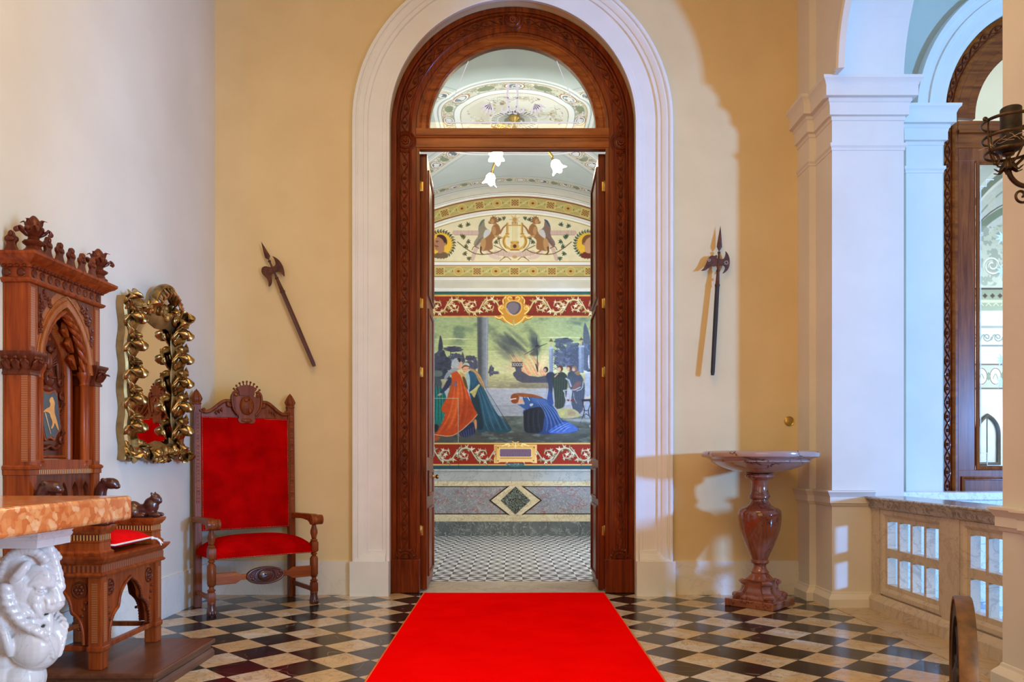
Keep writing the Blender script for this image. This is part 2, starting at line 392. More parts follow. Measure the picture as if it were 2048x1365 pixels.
struct('wall_back', MB().prism(pl, 0, .77, 'y'), M_wall, smooth=0)
struct('wall_left', MB().box(XL-.3, XL, YN, 0, 0, ZC), M_wall_l, smooth=0)
struct('wall_front', MB().box(-2.95, XR+.6, YN-.25, YN, 0, ZC), M_wall, smooth=0)
# right wall with its arcade
AY = [(-.594, -2.78), (-5.2, -6.9), (-7.6, -8.7)]; AZ = 4.27
pr = [(0, 0)]
for a, b in AY:
    r = (a-b)/2; pr += [(a, 0)]+arc((a+b)/2, AZ, r, 0, 180, 36)+[(b, 0)]
pr += [(YN, 0), (YN, ZC), (0, ZC)]
struct('wall_right', MB().prism(pr, XR, 3.18, 'x'), M_pier, smooth=0)
m = MB().box(XB, XR+.01, -.263, 0, 0, ZC).box(XB, XR+.01, -4.9, -3.05, 0, ZC)
struct('trim_2', m, M_pier, smooth=0)
CAP = [(0,4.277),(.11,4.277),(.108,4.255),(.09,4.235),(.078,4.205),(.078,4.125),(.045,4.12),(.045,4.095),(.036,4.085),(.03,4.055),(.03,3.99),(.008,3.985),(.008,3.955),(0,3.95)]
NECK = [(0,3.768),(.02,3.768),(.02,3.745),(.008,3.73),(.006,3.712),(0,3.71)]
DADO = [(0,.952),(.052,.949),(.052,.937),(.044,.930),(.032,.905),(.026,.898),(.026,.848),(.018,.843),(.010,.826),(0,.818)]
BASE = [(0,.128),(.006,.124),(.010,.108),(.030,.085),(.040,.070),(.040,0),(0,0)]
far_p = [(XB,.0,0),(XB,-.263,0),(XR,-.263,0),(XR,-.594,0),(3.18,-.594,0),(3.18,-.03,0)]
near_p = [(3.18,-3.6,0),(3.18,-2.78,0),(XR,-2.78,0),(XR,-3.05,0),(XB,-3.05,0),(XB,-4.9,0),(XR,-4.9,0),(XR,-5.2,0),(3.18,-5.2,0)]
low_p = [(XB,.0,0),(XB,-.263,0),(XR,-.263,0),(XR,-.594,0),(2.93,-.594,0)]
low_n = [(2.93,-2.78,0),(XR,-2.78,0),(XR,-3.05,0),(XB,-3.05,0),(XB,-4.9,0),(XR,-4.9,0),(XR,-5.2,0),(3.18,-5.2,0)]
sg = -1
def pmould(pa, sgn): 
    mm = MB()
    for p in (CAP, NECK): mm.sweep(pa, p, (0,0,1), sgn)
    return mm
struct('trim_3', pmould(far_p, -1), M_pier, smooth=25)
struct('trim_4', pmould(near_p, -1), M_pier, smooth=25)
struct('trim_5', MB().sweep(low_p, DADO, (0,0,1), -1).sweep(low_p, BASE, (0,0,1), -1), M_pier, smooth=25)
struct('trim_6', MB().sweep(low_n, DADO, (0,0,1), -1).sweep(low_n, BASE, (0,0,1), -1), M_pier, smooth=25)
# archivolts on the room face of the arcade
for k, (a, b) in enumerate(AY[:2]):
    r = (a-b)/2; c = (a+b)/2
    pa = [(XR, y, z) for y, z in arc(c, AZ+.005, r, 0, 180, 40)]
    AV = [(0,0),(0,.012),(.03,.014),(.035,.022),(.10,.024),(.105,.036),(.17,.040),(.18,.055),(.215,.058),(.23,.045),(.24,0)]
    struct('trim_%d' % (7+k), MB().sweep(pa, AV, (-1,0,0), -1), M_pier, smooth=25)
# skirting
m = MB().box(XL, CX-RO-.33, -.015, 0, 0, .303)
struct('baseboard_back', m.box(CX+RO+.33, XB, -.015, 0, 0, .303), M_base, smooth=0)
struct('baseboard_left', MB().box(XL, XL+.015, YN, -.015, 0, .303), M_base, smooth=0)
# white stucco surround of the doorway
SUR = [(0,0),(0,.030),(.027,.030),(.030,.022),(.062,.022),(.065,.014),(.188,.014),(.194,.030),(.224,.034),(.230,.044),(.262,.060),(.272,.062),(.276,.054),(.288,.054),(.292,.066),(.300,.070),(.318,.070),(.324,.062),(.325,0)]
m = MB().sweep(upath(CX, ZS, RO, .30, 0, 56), SUR, (0,-1,0), 1)
for s in (-1, 1):
    a, b = CX+s*(RO+.03), CX+s*(RO+.292)
    m.sweep([(a,0,.30),(b,0,.30)], [(0,0),(0,.066),(.018,.066),(.022,.058),(.060,.045),(.064,.034),(.094,.030),(.10,.014),(.10,0)], (0,-1,0), -1 if s < 0 else 1)
    m.box(min(CX+s*RO, CX+s*(RO+.34)), max(CX+s*RO, CX+s*(RO+.34)), -.088, 0, 0, .303)
struct('trim_9', m, M_white, smooth=25)
# ---------------------------------------------------------------- the mahogany doorway
D = sroot('door_1', (CX, .12, 0))
Yd = .12
JAMB = [(0,-.05),(0,.030),(.044,.030),(.047,.014),(.052,.014),(.055,.036),(.064,.046),(.073,.036),(.077,.010),(.153,.010),(.156,.022),(.165,.030),(.175,.024),(.180,.018),(.218,.018),(.222,.008),(.250,.006),(.250,-.05)]
def half(prof, pts): return MB().sweep(pts, prof, (0,-1,0), -1)
fr = upath(CX, ZS, RO, .30, Yd, 56)
obj('door_frame', half(JAMB, fr), M_door, D, smooth=28)
# carved guilloche running up the frame: two crossing ribbons with rosettes
def guil(path_fn, L, mb, w=.026, per=.125, v=.014, ros=True):
    n = int(L/per*8)
    for sg in (-1, 1):
        pts = []
        for i in range(n+1):
            s = L*i/n; p, sd, nm = path_fn(s); pts.append(p+sd*(sg*w*sin(pi*s/per))+nm*(v+.004*cos(2*pi*s/per)*sg))
        mb.tube(pts, .0055, 5)
    if ros:
        for k in range(int(L/per)):
            p, sd, nm = path_fn((k+.5)*per); q = p+nm*v
            mb.ell(q, .009, n=8, m=5)
            T = nm.cross(sd)
            for a in range(6):
                d = sd*cos(a*pi/3)+T*sin(a*pi/3); mb.ell(q+d*.012, .0055, n=6, m=4)
def ufn(cx, zs, r, z0, Y, off):
    def f(s):
        Lj = zs-z0; rr = r-off; nm = Vector((0,-1,0))
        if s < Lj: return Vector((cx-rr, Y, z0+s)), Vector((-1,0,0)), nm
        s -= Lj
        if s < pi*rr:
            a = pi-s/rr; return Vector((cx+rr*cos(a), Y, zs+rr*sin(a))), Vector((cos(a),0,sin(a))), nm
        s -= pi*rr; return Vector((cx+rr, Y, zs-s)), Vector((1,0,0)), nm
    return f, 2*(zs-z0)+pi*(r-off)
f, L = ufn(CX, ZS, RO, .43, Yd, .115)
m = MB(); guil(f, L, m); obj('carved_band', m, M_carve, D, smooth=60)
# fanlight ring, transom
RF = .84
FAN = [(0,-.05),(0,.012),(.012,.014),(.020,.006),(.060,.006),(.064,.016),(.075,.022),(.084,.014),(.092,.014),(.092,-.05)]
obj('fanlight_ring', MB().sweep([(x, Yd, z) for x, z in arc(CX, ZS, RF+.002, 180, 0, 48)], FAN, (0,-1,0), -1), M_doorlt, D, smooth=28)
TR = [(0,-.06),(0,.016),(.060,.016),(.066,.024),(.075,.030),(.086,.026),(.090,.014),(.170,.014),(.176,.004),(.185,.004),(.185,-.06)]
obj('transom', MB().sweep([(CX-RF-.03, Yd, 4.192), (CX+RF+.03, Yd, 4.192)], TR, (0,-1,0), -1), M_doorlt, D, smooth=28)
for x, z in ((CX-.965, 4.07), (CX+.975, 4.06), (CX, ZS+.972)):       # turned rosettes
    q = obj('rosette', MB().lathe([(.098,.012),(.098,.020),(.088,.026),(.080,.020),(.074,.022),(.066,.036),(.056,.040),(.050,.030),(.044,.032)], (x, Yd, z), 28, 'y'), M_carve, D, smooth=40)
    q.data.transform(Matrix.Translation((0, 0, 0)))
    for v in q.data.vertices: v.co.y = -(v.co.y)      # turn to the room
    q.data.flip_normals()
    mm = MB()
    for a in range(8): mm.ell((x+.022*cos(a*pi/4), Yd-.034, z+.022*sin(a*pi/4)), (.014,.012,.014), n=8, m=6)
    mm.ell((x, Yd-.042, z), .012, n=10, m=6)
    obj('flower_boss', mm, M_door, q, smooth=80)
for s in (-1, 1):
    xi = CX+s*.965; a, b = sorted((CX+s*RO, CX+s*.836))
    obj('plinth_block', MB().box(a, b, Yd-.05, Yd+.06, 0, .304), M_door, D, smooth=0, bevel=.008)
    mm = MB()
    for r0, r1, v in ((.098,.074,.034),(.070,.048,.026),(.044,.0,.012)):
        if r1 > 0: mm.ring(arc(xi, .306, r0, 0, 180, 20)+[(xi-r0+.004, .304),(xi+r0-.004,.304)], arc(xi, .306, r1, 0, 180, 20)+[(xi-r1+.002,.304),(xi+r1-.002,.304)], Yd-v, Yd, 'y')
        else: mm.prism(arc(xi, .306, r0, 0, 180, 20), Yd-v, Yd, 'y')
    for k in range(5):
        aa = pi*(k+.5)/5; mm.tube([(xi+cos(aa)*t*.09, Yd-.030+.01*abs(t-.7), .306+sin(aa)*t*.105) for t in (.78,.9,1.02,1.1)], [.012,.014,.012,.004], 6)
    obj('shell_carving', mm, M_carve, D, smooth=40)
g = MB().prism(arc(CX, ZS, .752, 180, 0, 48), Yd+.012, Yd+.018, 'y')
gl = obj('fanlight_glass', g, M_glass, D, smooth=0)
# etched line, palmettes and monogram on the fanlight glass
e = MB(); Ye = Yd+.008
def et(pts, w=.006): e.sweep([(x, Ye, z) for x, z in pts], [(-w/2,-.001),(-w/2,.001),(w/2,.001),(w/2,-.001)], (0,-1,0))
zb = ZS+.062
et([(CX-.60, zb), (CX+.60, zb)], .010)
for s in (-1, 1):
    et([(CX+s*.60, zb), (CX+s*.60, zb+.06), (CX+s*.635, zb+.06), (CX+s*.635, zb+.10)], .007)
    et([(CX+s*(.40+.16*k/6), ZS+.62-.40*k/6) for k in range(7)], .006)
    for k in range(5):
        a = radians(200+k*22) if s < 0 else radians(-20-k*22)
        x0, z0 = CX+s*.20, ZS+.235
        q = [(x0, z0), (x0+cos(a)*.05-sin(a)*.014, z0+sin(a)*.05+cos(a)*.014), (x0+cos(a)*.115, z0+sin(a)*.115), (x0+cos(a)*.05+sin(a)*.014, z0+sin(a)*.05-cos(a)*.014)]
        e.prism(q, Ye-.001, Ye+.001, 'y')
    et(chaikin([(CX+s*.035, ZS+.42), (CX+s*.05, ZS+.30), (CX+s*.035, ZS+.20), (CX+s*.06, ZS+.15), (CX+s*.10, ZS+.165), (CX+s*.095, ZS+.20)], 3, False), .018)
    et(chaikin([(CX+s*.035, ZS+.21), (CX+s*.0, ZS+.15), (CX-s*.04, ZS+.14)], 3, False), .012)
et(chaikin([(CX-.05, ZS+.29), (CX, ZS+.26), (CX+.05, ZS+.29)], 2, False), .008)
obj('etched_ornament', e, M_etch, gl, smooth=0)
# open leaves, swung into the thickness of the wall
for s in (-1, 1):
    x0 = CX+s*.845
    lf = obj('door_leaf', MB().prism([(x0, .205), (x0-s*.062, .205), (x0-s*.040, .985), (x0+s*.022, .985)], .012, 4.0, 'z'), M_door, D, smooth=0, bevel=.006)
    xf = lambda y, o: x0-s*(.062+o)+s*.022*(y-.205)/.78
    mm = MB()
    for z0, z1 in ((.12,.75),(.86,1.10),(1.22,2.6),(2.72,3.88)):
        ya, yb = .29, .91
        pts = [(xf(ya,0), ya, z0), (xf(yb,0), yb, z0), (xf(yb,0), yb, z1), (xf(ya,0), ya, z1)]
        mm.sweep(pts, [(0,0),(0,.014),(.012,.018),(.024,.010),(.026,0)], (-s,0,0), 1, closed=True)
    obj('panel_moulding', mm, M_door, lf, smooth=30)
    for z in (.55, 2.0, 2.63, 3.7):
        hp = obj('hinge', MB().lathe([(0,z-.05),(.006,z-.05),(.009,z-.045),(.009,z+.045),(.006,z+.05),(0,z+.05)], (x0-s*.006, .196, 0), 10).box(min(x0-s*.002, x0-s*.028), max(x0-s*.002, x0-s*.028), .2005, .2055, z-.042, z+.042), M_brass, lf, smooth=40)
    if s < 0:
        hd = MB().lathe([(.020,0),(.020,.006),(.012,.010),(.010,.03),(.022,.040),(.026,.052),(.018,.064),(0,.068)], (0,0,0), 16, 'x')
        hd.v = [(xf(.88,0)+h[0], .88+h[1], 1.03+h[2]) for h in hd.v]
        obj('door_knob', hd, M_brass, lf, smooth=40)
# ================================================================ LOGGIA beyond the arcade
LX, LR = 4.84, 1.0; LZ = 4.27
pl = [(2.95, 0), (LX-LR-.005, 0)]+arc(LX, LZ, LR+.005, 180, 0, 40)+[(LX+LR+.005, 0), (8.8, 0), (8.8, ZC), (2.95, ZC)]
struct('wall_loggia', MB().prism(pl, 0, .5, 'y'), M_teal, smooth=0)
struct('trim_10', MB().box(3.17, 3.45, -.03, 0, 0, LZ).box(3.45, LX-LR-.07, -.10, 0, 0, LZ).box(LX+LR+.07, 6.6, -.10, 0, 0, LZ), M_pier, smooth=0)
lp = [(3.17,-.03,0),(3.45,-.03,0),(3.45,-.10,0),(LX-LR-.07,-.10,0),(LX-LR-.07,.03,0)]
struct('trim_11', pmould(lp, -1), M_pier, smooth=25)
LA = [(0,0),(0,.02),(.03,.022),(.035,.03),(.12,.032),(.13,.05),(.16,.054),(.17,.04),(.23,.044),(.24,.07),(.275,.072),(.285,.05),(.29,0)]
struct('trim_12', MB().sweep([(x, 0, z) for x, z in arc(LX, LZ, LR, 180, 0, 44)], LA, (0,-1,0), 1), M_pier, smooth=25)
struct('wall_light_blocker', MB().box(7.6, 7.9, -9.8, -6.6, 0, ZC), M_pier, smooth=0)  # unseen wall piece added to keep each daylight lamp to its own arch
M_doorv = wood('polished_mahogany_window', (.13,.022,.004), (.40,.105,.018), .9, .3, .35)
WN = sroot('window_1', (LX, .08, 0))
lf_ = upath(LX, LZ, LR, 0, .08, 44)
obj('window_frame', half([(0,-.05),(0,.03),(.02,.034),(.03,.018),(.036,.012),(.098,.012),(.102,.028),(.115,.034),(.13,.02),(.14,.012),(.16,.012),(.165,-.05)], lf_), M_doorlt, WN, smooth=28)
f, L = ufn(LX, LZ, LR, .9, .08, .067)
m = MB(); guil(f, L, m, .024, .125, .016); obj('carved_band', m, M_door, WN, smooth=60)
obj('transom', MB().sweep([(LX-LR+.16, .08, 4.24), (LX+LR-.16, .08, 4.24)], [(0,-.05),(0,.016),(.08,.016),(.09,.034),(.11,.034),(.12,.016),(.24,.012),(.24,-.05)], (0,-1,0), -1), M_doorlt, WN, smooth=28)
obj('fanlight_ring', MB().sweep([(x, .08, z) for x, z in arc(LX, LZ, LR-.16, 180, 0, 44)], [(0,-.04),(0,.014),(.08,.014),(.09,.004),(.16,.004),(.16,-.04)], (0,-1,0), -1), M_doorlt, WN, smooth=28)
sm = MB()
xa, xb = LX-LR+.16, LX
for a, b in ((xa, xa+.16), (xb-.12, xb+.12), (LX+LR-.32, LX+LR-.16)): sm.box(a, b, .07, .12, 0, 4.0)
sm.box(xa, LX+LR-.16, .069, .121, .0, .22).box(xa, LX+LR-.16, .069, .121, .80, 1.11).box(xa, LX+LR-.16, .069, .121, 3.88, 4.0)
st = obj('sash', sm, M_doorv, WN, smooth=0, bevel=.006)
m = MB()
for a, b, c, d in ((xa+.16, xb-.12, 1.11, 3.88), (xa+.03, xb-.14, .86, 1.05)):
    m.sweep([(a, .069, c), (b, .069, c), (b, .069, d), (a, .069, d)], [(0,0),(0,.014),(-.012,.018),(-.022,.010),(-.030,.012),(-.034,0)], (0,-1,0), -1, closed=True)
obj('sash_moulding', m, M_doorv, st, smooth=28)
gm = MB().box(xa+.16, xb-.12, .09, .096, 1.11, 3.88).box(xb+.12, LX+LR-.32, .09, .096, 1.11, 3.88).box(xa+.16, LX+LR-.32, .09, .1, .22, .80)
gm.prism(arc(LX, LZ, LR-.31, 180, 0, 30), .09, .096, 'y')
lg = obj('pane', gm, M_glass, WN, smooth=0)
e = MB(); Ye = .086
x1 = xa+.16+.055
et([(x1+.08, 1.19), (x1, 1.19), (x1, 1.22), (x1+.03, 1.22)], .006); et([(x1, 1.23), (x1, 3.66), (x1+.05, 3.66), (x1+.05, 3.72), (x1+.12, 3.72)], .008)
et([(x1-.02, 1.15), (x1-.02, 1.26), (x1+.06, 1.26), (x1+.06, 1.15), (x1+.3, 1.15)], .005)
for zc in (1.9, 2.1, 2.9, 3.2):
    for k in range(5):
        a = radians(120+k*38); x0, z0 = x1+.20, zc
        e.prism([(x0, z0), (x0+cos(a)*.03-sin(a)*.01, z0+sin(a)*.03+cos(a)*.01), (x0+cos(a)*.075, z0+sin(a)*.075), (x0+cos(a)*.03+sin(a)*.01, z0+sin(a)*.03-cos(a)*.01)], Ye-.001, Ye+.001, 'y')
obj('etched_ornament', e, M_etch, lg, smooth=0)
# marble parapet in front of the glazed window
pm = MB().box(3.2, 7.4, -.34, -.12, 0, .86)
P = thing('marble_parapet', 'white veined marble parapet below the glazed window beyond the arcade', 'parapet', (5.3, -.23, 0))
obj('parapet_wall', pm, M_parap, P, smooth=0)
obj('coping', MB().box(3.19, 7.4, -.38, -.11, .86, .925), M_parap, P, smooth=0, bevel=.008)
# pierced marble balustrades inside the near arch
BX = 2.92
def zd(Z): return Z-CD
B = thing('marble_balustrade', 'cream marble balustrade pierced with narrow openings under the right arch', 'balustrade', (2.98, -1.69, 0))
m = MB(); ys = [-.60]; Ymax = -2.775
cells = []
for e0 in (6.065, 4.965):
    for k in range(4):
        a = zd(e0-k*.19); cells.append((a, a-.158))
rows = [(.225,.44), (.505,.72)]
pbs = MB()
ycut = sorted(set([-.60, Ymax]+[c for q in cells for c in q]), reverse=True); zcut = [.10, .225, .44, .505, .72, .82]
for i in range(len(ycut)-1):
    a, b = ycut[i], ycut[i+1]; hole = any(abs(a-c0) < 1e-6 and abs(b-c1) < 1e-6 for c0, c1 in cells)
    for k in range(5):
        if hole and k in (1, 3): continue
        z0, z1 = zcut[k], zcut[k+1]
        bar = (not hole) and abs(a-b) < .06
        pbs.box(BX+.02, BX+.085, b, a, z0, z1)
obj('pierced_panel', pbs, M_balus, B, smooth=0)
fr_ = MB()
for ya, yb in ((zd(6.065)+.03, zd(6.065-.57)-.18), (zd(4.965)+.03, zd(4.965-.57)-.18)):
    pts = [(BX+.02, ya, .19), (BX+.02, yb, .19), (BX+.02, yb, .755), (BX+.02, ya, .755)]
    fr_.sweep(pts, [(0,0),(0,.004),(-.02,.02),(-.05,.02),(-.05,0)], (-1,0,0), 1, closed=True)
for ya, yb in ((-.60, zd(6.065)+.085), (zd(6.065-.57)-.235, zd(4.965)+.085), (zd(4.965-.57)-.235, Ymax)):
    if ya-yb > .01: fr_.box(BX-.004, BX+.03, yb, ya, .10, .82)
obj('frame_moulding', fr_, M_balus, B, smooth=25)
obj('plinth', MB().sweep([(BX+.10,-.60,0),(BX+.10,Ymax,0)], [(0,.125),(.10,.125),(.11,.112),(.135,.09),(.14,.08),(.14,0),(0,0)], (0,0,1), -1), M_balus, B, smooth=25)
obj('cap_rail', MB().sweep([(BX+.23,-.60,0),(BX+.23,Ymax,0)], [(-.03,.905),(.29,.905),(.30,.898),(.30,.888),(.282,.880),(.268,.862),(.262,.856),(.262,.826),(.25,.818),(.236,.808),(-.0,.808)], (0,0,1), -1), M_balcap, B, smooth=25)
# ================================================================ THE PAINTED ROOM behind the door
ZE = 12.23; YE = ZE-CD
K = ZE/F
def E(px, py): return ((px-1024)*K, CZ-(py-920)*K)
LCX, LCZ = E(1030, 891)                                # centre of the lunette arcs
def RR(p): return p*K
pl = [(-3.2, 0), (3.2, 0)]+[(LCX+x, z) for x, z in arc(0, LCZ, RR(520), 40, 140, 40)]
struct('wall_far', MB().box(-3.2, 3.2, YE+.02, YE+.3, 0, 6.0), M_inwall, smooth=0)
struct('wall_far_left', MB().box(-2.7, -2.4, .77, YE+.02, 0, 6.0), M_inwall, smooth=0)
struct('wall_far_right', MB().box(2.4, 2.7, .77, 1.7, 0, 6.0).box(2.4, 2.7, 4.2, YE+.02, 0, 6.0).box(2.4, 2.7, 1.7, 4.2, 3.6, 6.0).box(2.4, 2.7, 1.7, 4.2, 0, .5), M_inwall, smooth=0)
struct('ceiling_far_roof', MB().box(-3.2, 3.2, .7, YE+.3, 6.0, 6.1), M_inwall, smooth=0)
# room seen through the loggia window
struct('wall_side_room', MB().box(2.75, 8.6, 5.0, 5.2, 0, 6.0).box(8.6, 8.8, .5, 5.2, 0, 6.0), M_room3, smooth=0)
struct('floor_side_room', MB().box(2.7, 8.6, .5, 5.2, -.1, -.001), M_floor2, smooth=0)
struct('ceiling_side_room', MB().box(2.7, 8.6, .5, 5.2, 6.0, 6.1), M_ceil, smooth=0)
# ---------------------------------------------------------------- a small painter: what is painted on the plaster becomes colours of a fine mesh
def vnoise(X, Y, s, seed=0, octv=4):
    out = np.zeros_like(X); amp = 1.0; tot = 0
    for o in range(octv):
        r = np.random.RandomState(seed+o*17); G = r.rand(64, 64)
        x = X/s*(2**o); y = Y/s*(2**o); xi = np.floor(x).astype(int); yi = np.floor(y).astype(int); fx = x-xi; fy = y-yi
        fx = fx*fx*(3-2*fx); fy = fy*fy*(3-2*fy)
        g = lambda a, b: G[a % 64, b % 64]
        out += amp*((g(xi,yi)*(1-fx)+g(xi+1,yi)*fx)*(1-fy)+(g(xi,yi+1)*(1-fx)+g(xi+1,yi+1)*fx)*fy); tot += amp; amp *= .5
    return out/tot
class Paint:
    def __init__(s, x0, y0, x1, y1, k, col):
        s.x0, s.y0, s.k = x0, y0, k; s.w = int((x1-x0)*k)+1; s.h = int((y1-y0)*k)+1
        s.X, s.Y = np.meshgrid(x0+np.arange(s.w)/k, y0+np.arange(s.h)/k)
        s.a = np.ones((s.h, s.w, 3))*np.array(col)/255.0; s.tf = None
    def pts(s, p): return [s.tf(*q) for q in p] if s.tf else [tuple(q) for q in p]
    def win(s, xs, ys, pad):
        i0 = max(0, int((min(xs)-pad-s.x0)*s.k)); i1 = min(s.w, int((max(xs)+pad-s.x0)*s.k)+2)
        j0 = max(0, int((min(ys)-pad-s.y0)*s.k)); j1 = min(s.h, int((max(ys)+pad-s.y0)*s.k)+2)
        return (slice(j0, j1), slice(i0, i1)) if i1 > i0 and j1 > j0 else None
    def put(s, w, mask, col, col2=None, vert=True):
        c = np.array(col)/255.0
        if col2 is not None:
            Z = s.Y[w] if vert else s.X[w]; t = (Z-Z.min())/max(1e-6, Z.max()-Z.min()); c = c+(np.array(col2)/255.0-c)*t[..., None]
        s.a[w] = s.a[w]*(1-mask[..., None])+c*mask[..., None]
    def poly(s, p, col, a=1.0, sm=1, col2=None, vert=True, soft=.7, tex=0):
        p = s.pts(p)
        if sm: p = chaikin(p, sm)
        xs = [q[0] for q in p]; ys = [q[1] for q in p]; w = s.win(xs, ys, soft+1)
        if w is None: return
        X, Y = s.X[w], s.Y[w]; ins = np.zeros(X.shape, bool); d2 = np.full(X.shape, 1e9)
        n = len(p)
        for i in range(n):
            ax, ay = p[i]; bx, by = p[(i+1) % n]
            if ay != by:
                c = ((ay > Y) != (by > Y)) & (X < (bx-ax)*(Y-ay)/(by-ay)+ax); ins ^= c
            ex, ey = bx-ax, by-ay; L = ex*ex+ey*ey+1e-12
            t = np.clip(((X-ax)*ex+(Y-ay)*ey)/L, 0, 1); d2 = np.minimum(d2, (X-ax-t*ex)**2+(Y-ay-t*ey)**2)
        d = np.sqrt(d2); d = np.where(ins, d, -d)
        m = np.clip(d/soft*.5+.5, 0, 1)*a
        if tex: m = m*np.clip(1-tex+2*tex*vnoise(X, Y, 7, 3), 0, 1)
        s.put(w, m, col, col2, vert)
    def line(s, p, wd, col, a=1.0, sm=0, soft=.6):
        p = s.pts(p)
        if sm: p = chaikin(p, sm, False)
        n = len(p); wds = wd if isinstance(wd, (list, tuple)) else None
        xs = [q[0] for q in p]; ys = [q[1] for q in p]; mw = max(wds) if wds else wd; w = s.win(xs, ys, mw+1)
        if w is None: return
        X, Y = s.X[w], s.Y[w]; m = np.zeros(X.shape)
        for i in range(n-1):
            ax, ay = p[i]; bx, by = p[i+1]; ex, ey = bx-ax, by-ay; L = ex*ex+ey*ey+1e-12
            t = np.clip(((X-ax)*ex+(Y-ay)*ey)/L, 0, 1); d = np.hypot(X-ax-t*ex, Y-ay-t*ey)
            if wds:
                q = len(wds)-1; u = (i+t)/(n-1)*q; k = np.minimum(u.astype(int), q-1); A = np.array(wds); ww = A[k]+(A[k+1]-A[k])*(u-k)
            else: ww = wd
            m = np.maximum(m, np.clip((ww/2-d)/soft+.5, 0, 1))
        s.put(w, m*a, col)
    def ell(s, cx, cy, rx, ry, col, rot=0, a=1.0, soft=.6, col2=None):
        p = [(cx, cy)]; n = 28
        q = [(cx+rx*cos(2*pi*i/n)*cos(rot)-ry*sin(2*pi*i/n)*sin(rot), cy+rx*cos(2*pi*i/n)*sin(rot)+ry*sin(2*pi*i/n)*cos(rot)) for i in range(n)]
        t, s.tf = s.tf, None; s.poly(q, col, a, 0, col2, soft=soft); s.tf = t
    def mottle(s, amt, sc, seed=1, sx=1, sy=1): s.a *= (1+amt*(vnoise(s.X*sx, s.Y*sy, sc, seed)-.5)*2)[..., None]
    def mesh(s, name, place, mat, parent, keep=None, gain=1.0, win=None):
        a = np.clip(s.a, 0, 1); X, Y, A = s.X, s.Y, a
        if win:
            j0, j1 = [int(round((v-s.y0)*s.k)) for v in win]; X, Y, A = X[j0:j1+1], Y[j0:j1+1], A[j0:j1+1]
        h, w = X.shape
        lin = np.where(A <= .04045, A/12.92, ((A+.055)/1.055)**2.4)*gain
        px, py, pz = place(X, Y)
        co = np.stack([np.broadcast_to(px, X.shape), np.broadcast_to(py, X.shape), np.broadcast_to(pz, X.shape)], -1).reshape(-1, 3)
        if parent is not None: co = co-np.array(WM[parent.name].translation)
        idx = np.arange(h*w).reshape(h, w)
        q = np.stack([idx[:-1,:-1], idx[1:,:-1], idx[1:,1:], idx[:-1,1:]], -1).reshape(-1, 4)
        if keep is not None:
            kk = keep(X, Y); kq = (kk[:-1,:-1] & kk[1:,:-1] & kk[1:,1:] & kk[:-1,1:]).reshape(-1); q = q[kq]
        me = bpy.data.meshes.new(name); me.vertices.add(h*w); me.vertices.foreach_set('co', co.reshape(-1).astype('f'))
        me.loops.add(q.size); me.loops.foreach_set('vertex_index', q.reshape(-1).astype('i'))
        me.polygons.add(len(q)); me.polygons.foreach_set('loop_start', np.arange(0, q.size, 4).astype('i'))
        me.update(calc_edges=True); me.validate()
        at = me.color_attributes.new('paint', 'FLOAT_COLOR', 'POINT')
        at.data.foreach_set('color', np.concatenate([lin.reshape(-1, 3), np.ones((h*w, 1))], 1).reshape(-1).astype('f'))
        o = bpy.data.objects.new(name, me); COL.objects.link(o); me.materials.append(mat)
        me.polygons.foreach_set('use_smooth', [True]*len(me.polygons))
        if parent is not None: o.parent = parent; WM[o.name] = WM[parent.name]
        else: WM[o.name] = Matrix.Identity(4)
        return o
# ---------------------------------------------------------------- the large history painting and its painted borders
PX0, PX1 = 800, 1262
p = Paint(PX0, 583, PX1, 939, 1.25, (60, 100, 90))
def rect(x0, y0, x1, y1, c, a=1, c2=None, vert=True): p.poly([(x0,y0),(x1,y0),(x1,y1),(x0,y1)], c, a, 0, c2, vert)
rect(PX0-2, 583, PX1+2, 589.6, (45, 92, 84)); rect(PX0-2, 589.6, PX1+2, 593.2, (226, 166, 66)); rect(PX0-2, 593.2, PX1+2, 631.5, (140, 34, 8), 1, (118, 26, 6))
rect(PX0-2, 631.5, PX1+2, 633.2, (190, 120, 40)); rect(PX0-2, 633.2, PX1+2, 635.2, (232, 180, 90))
# sky, sea, terrace
rect(PX0-2, 635.2, PX1+2, 700, (150, 166, 124), 1, (172, 184, 126)); rect(PX0-2, 700, PX1+2, 752, (172, 182, 128), 1, (208, 206, 164)); rect(PX0-2, 748, PX1+2, 779, (190, 188, 138), 1, (140, 134, 116))
w = (slice(0, p.h), slice(0, p.w)); sky = (p.Y > 635.5) & (p.Y < 735)
n1 = vnoise(p.X, p.Y*1.6, 34, 5); p.put(w, np.clip((n1-.50)*5, 0, 1)*sky*np.clip((702-p.Y)/25, 0, 1)*.75, (92, 112, 96))
for yy, x0, x1, al in ((679,868,952,.8),(693,868,950,.5),(704,975,1010,.5),(676,1080,1170,.7),(686,1140,1170,.5),(720,868,955,.4),(712,975,1020,.4)):
    p.line([(x0,yy),((x0+x1)/2,yy-1.2),(x1,yy)], [.5,2,.5], (236,234,190), al)
for k in range(60):
    x = 976+rng.rand()*100; y = 750+rng.rand()*27; p.line([(x,y),(x+6+rng.rand()*10,y)], .7, (226,222,150) if rng.rand() < .5 else (130,124,100), .55)
rect(PX0-2, 778, PX1+2, 833, (168, 172, 186), 1, (152, 156, 170)); rect(PX0-2, 812, PX1+2, 833.5, (142,146,158), .5); p.line([(PX0,778),(PX1,778)], 1.4, (206,208,214), .8); p.line([(PX0,812),(PX1,812)], 1, (120,124,134), .7)
rect(PX0-2, 833, PX1+2, 887, (100, 112, 106), 1, (62, 66, 66))
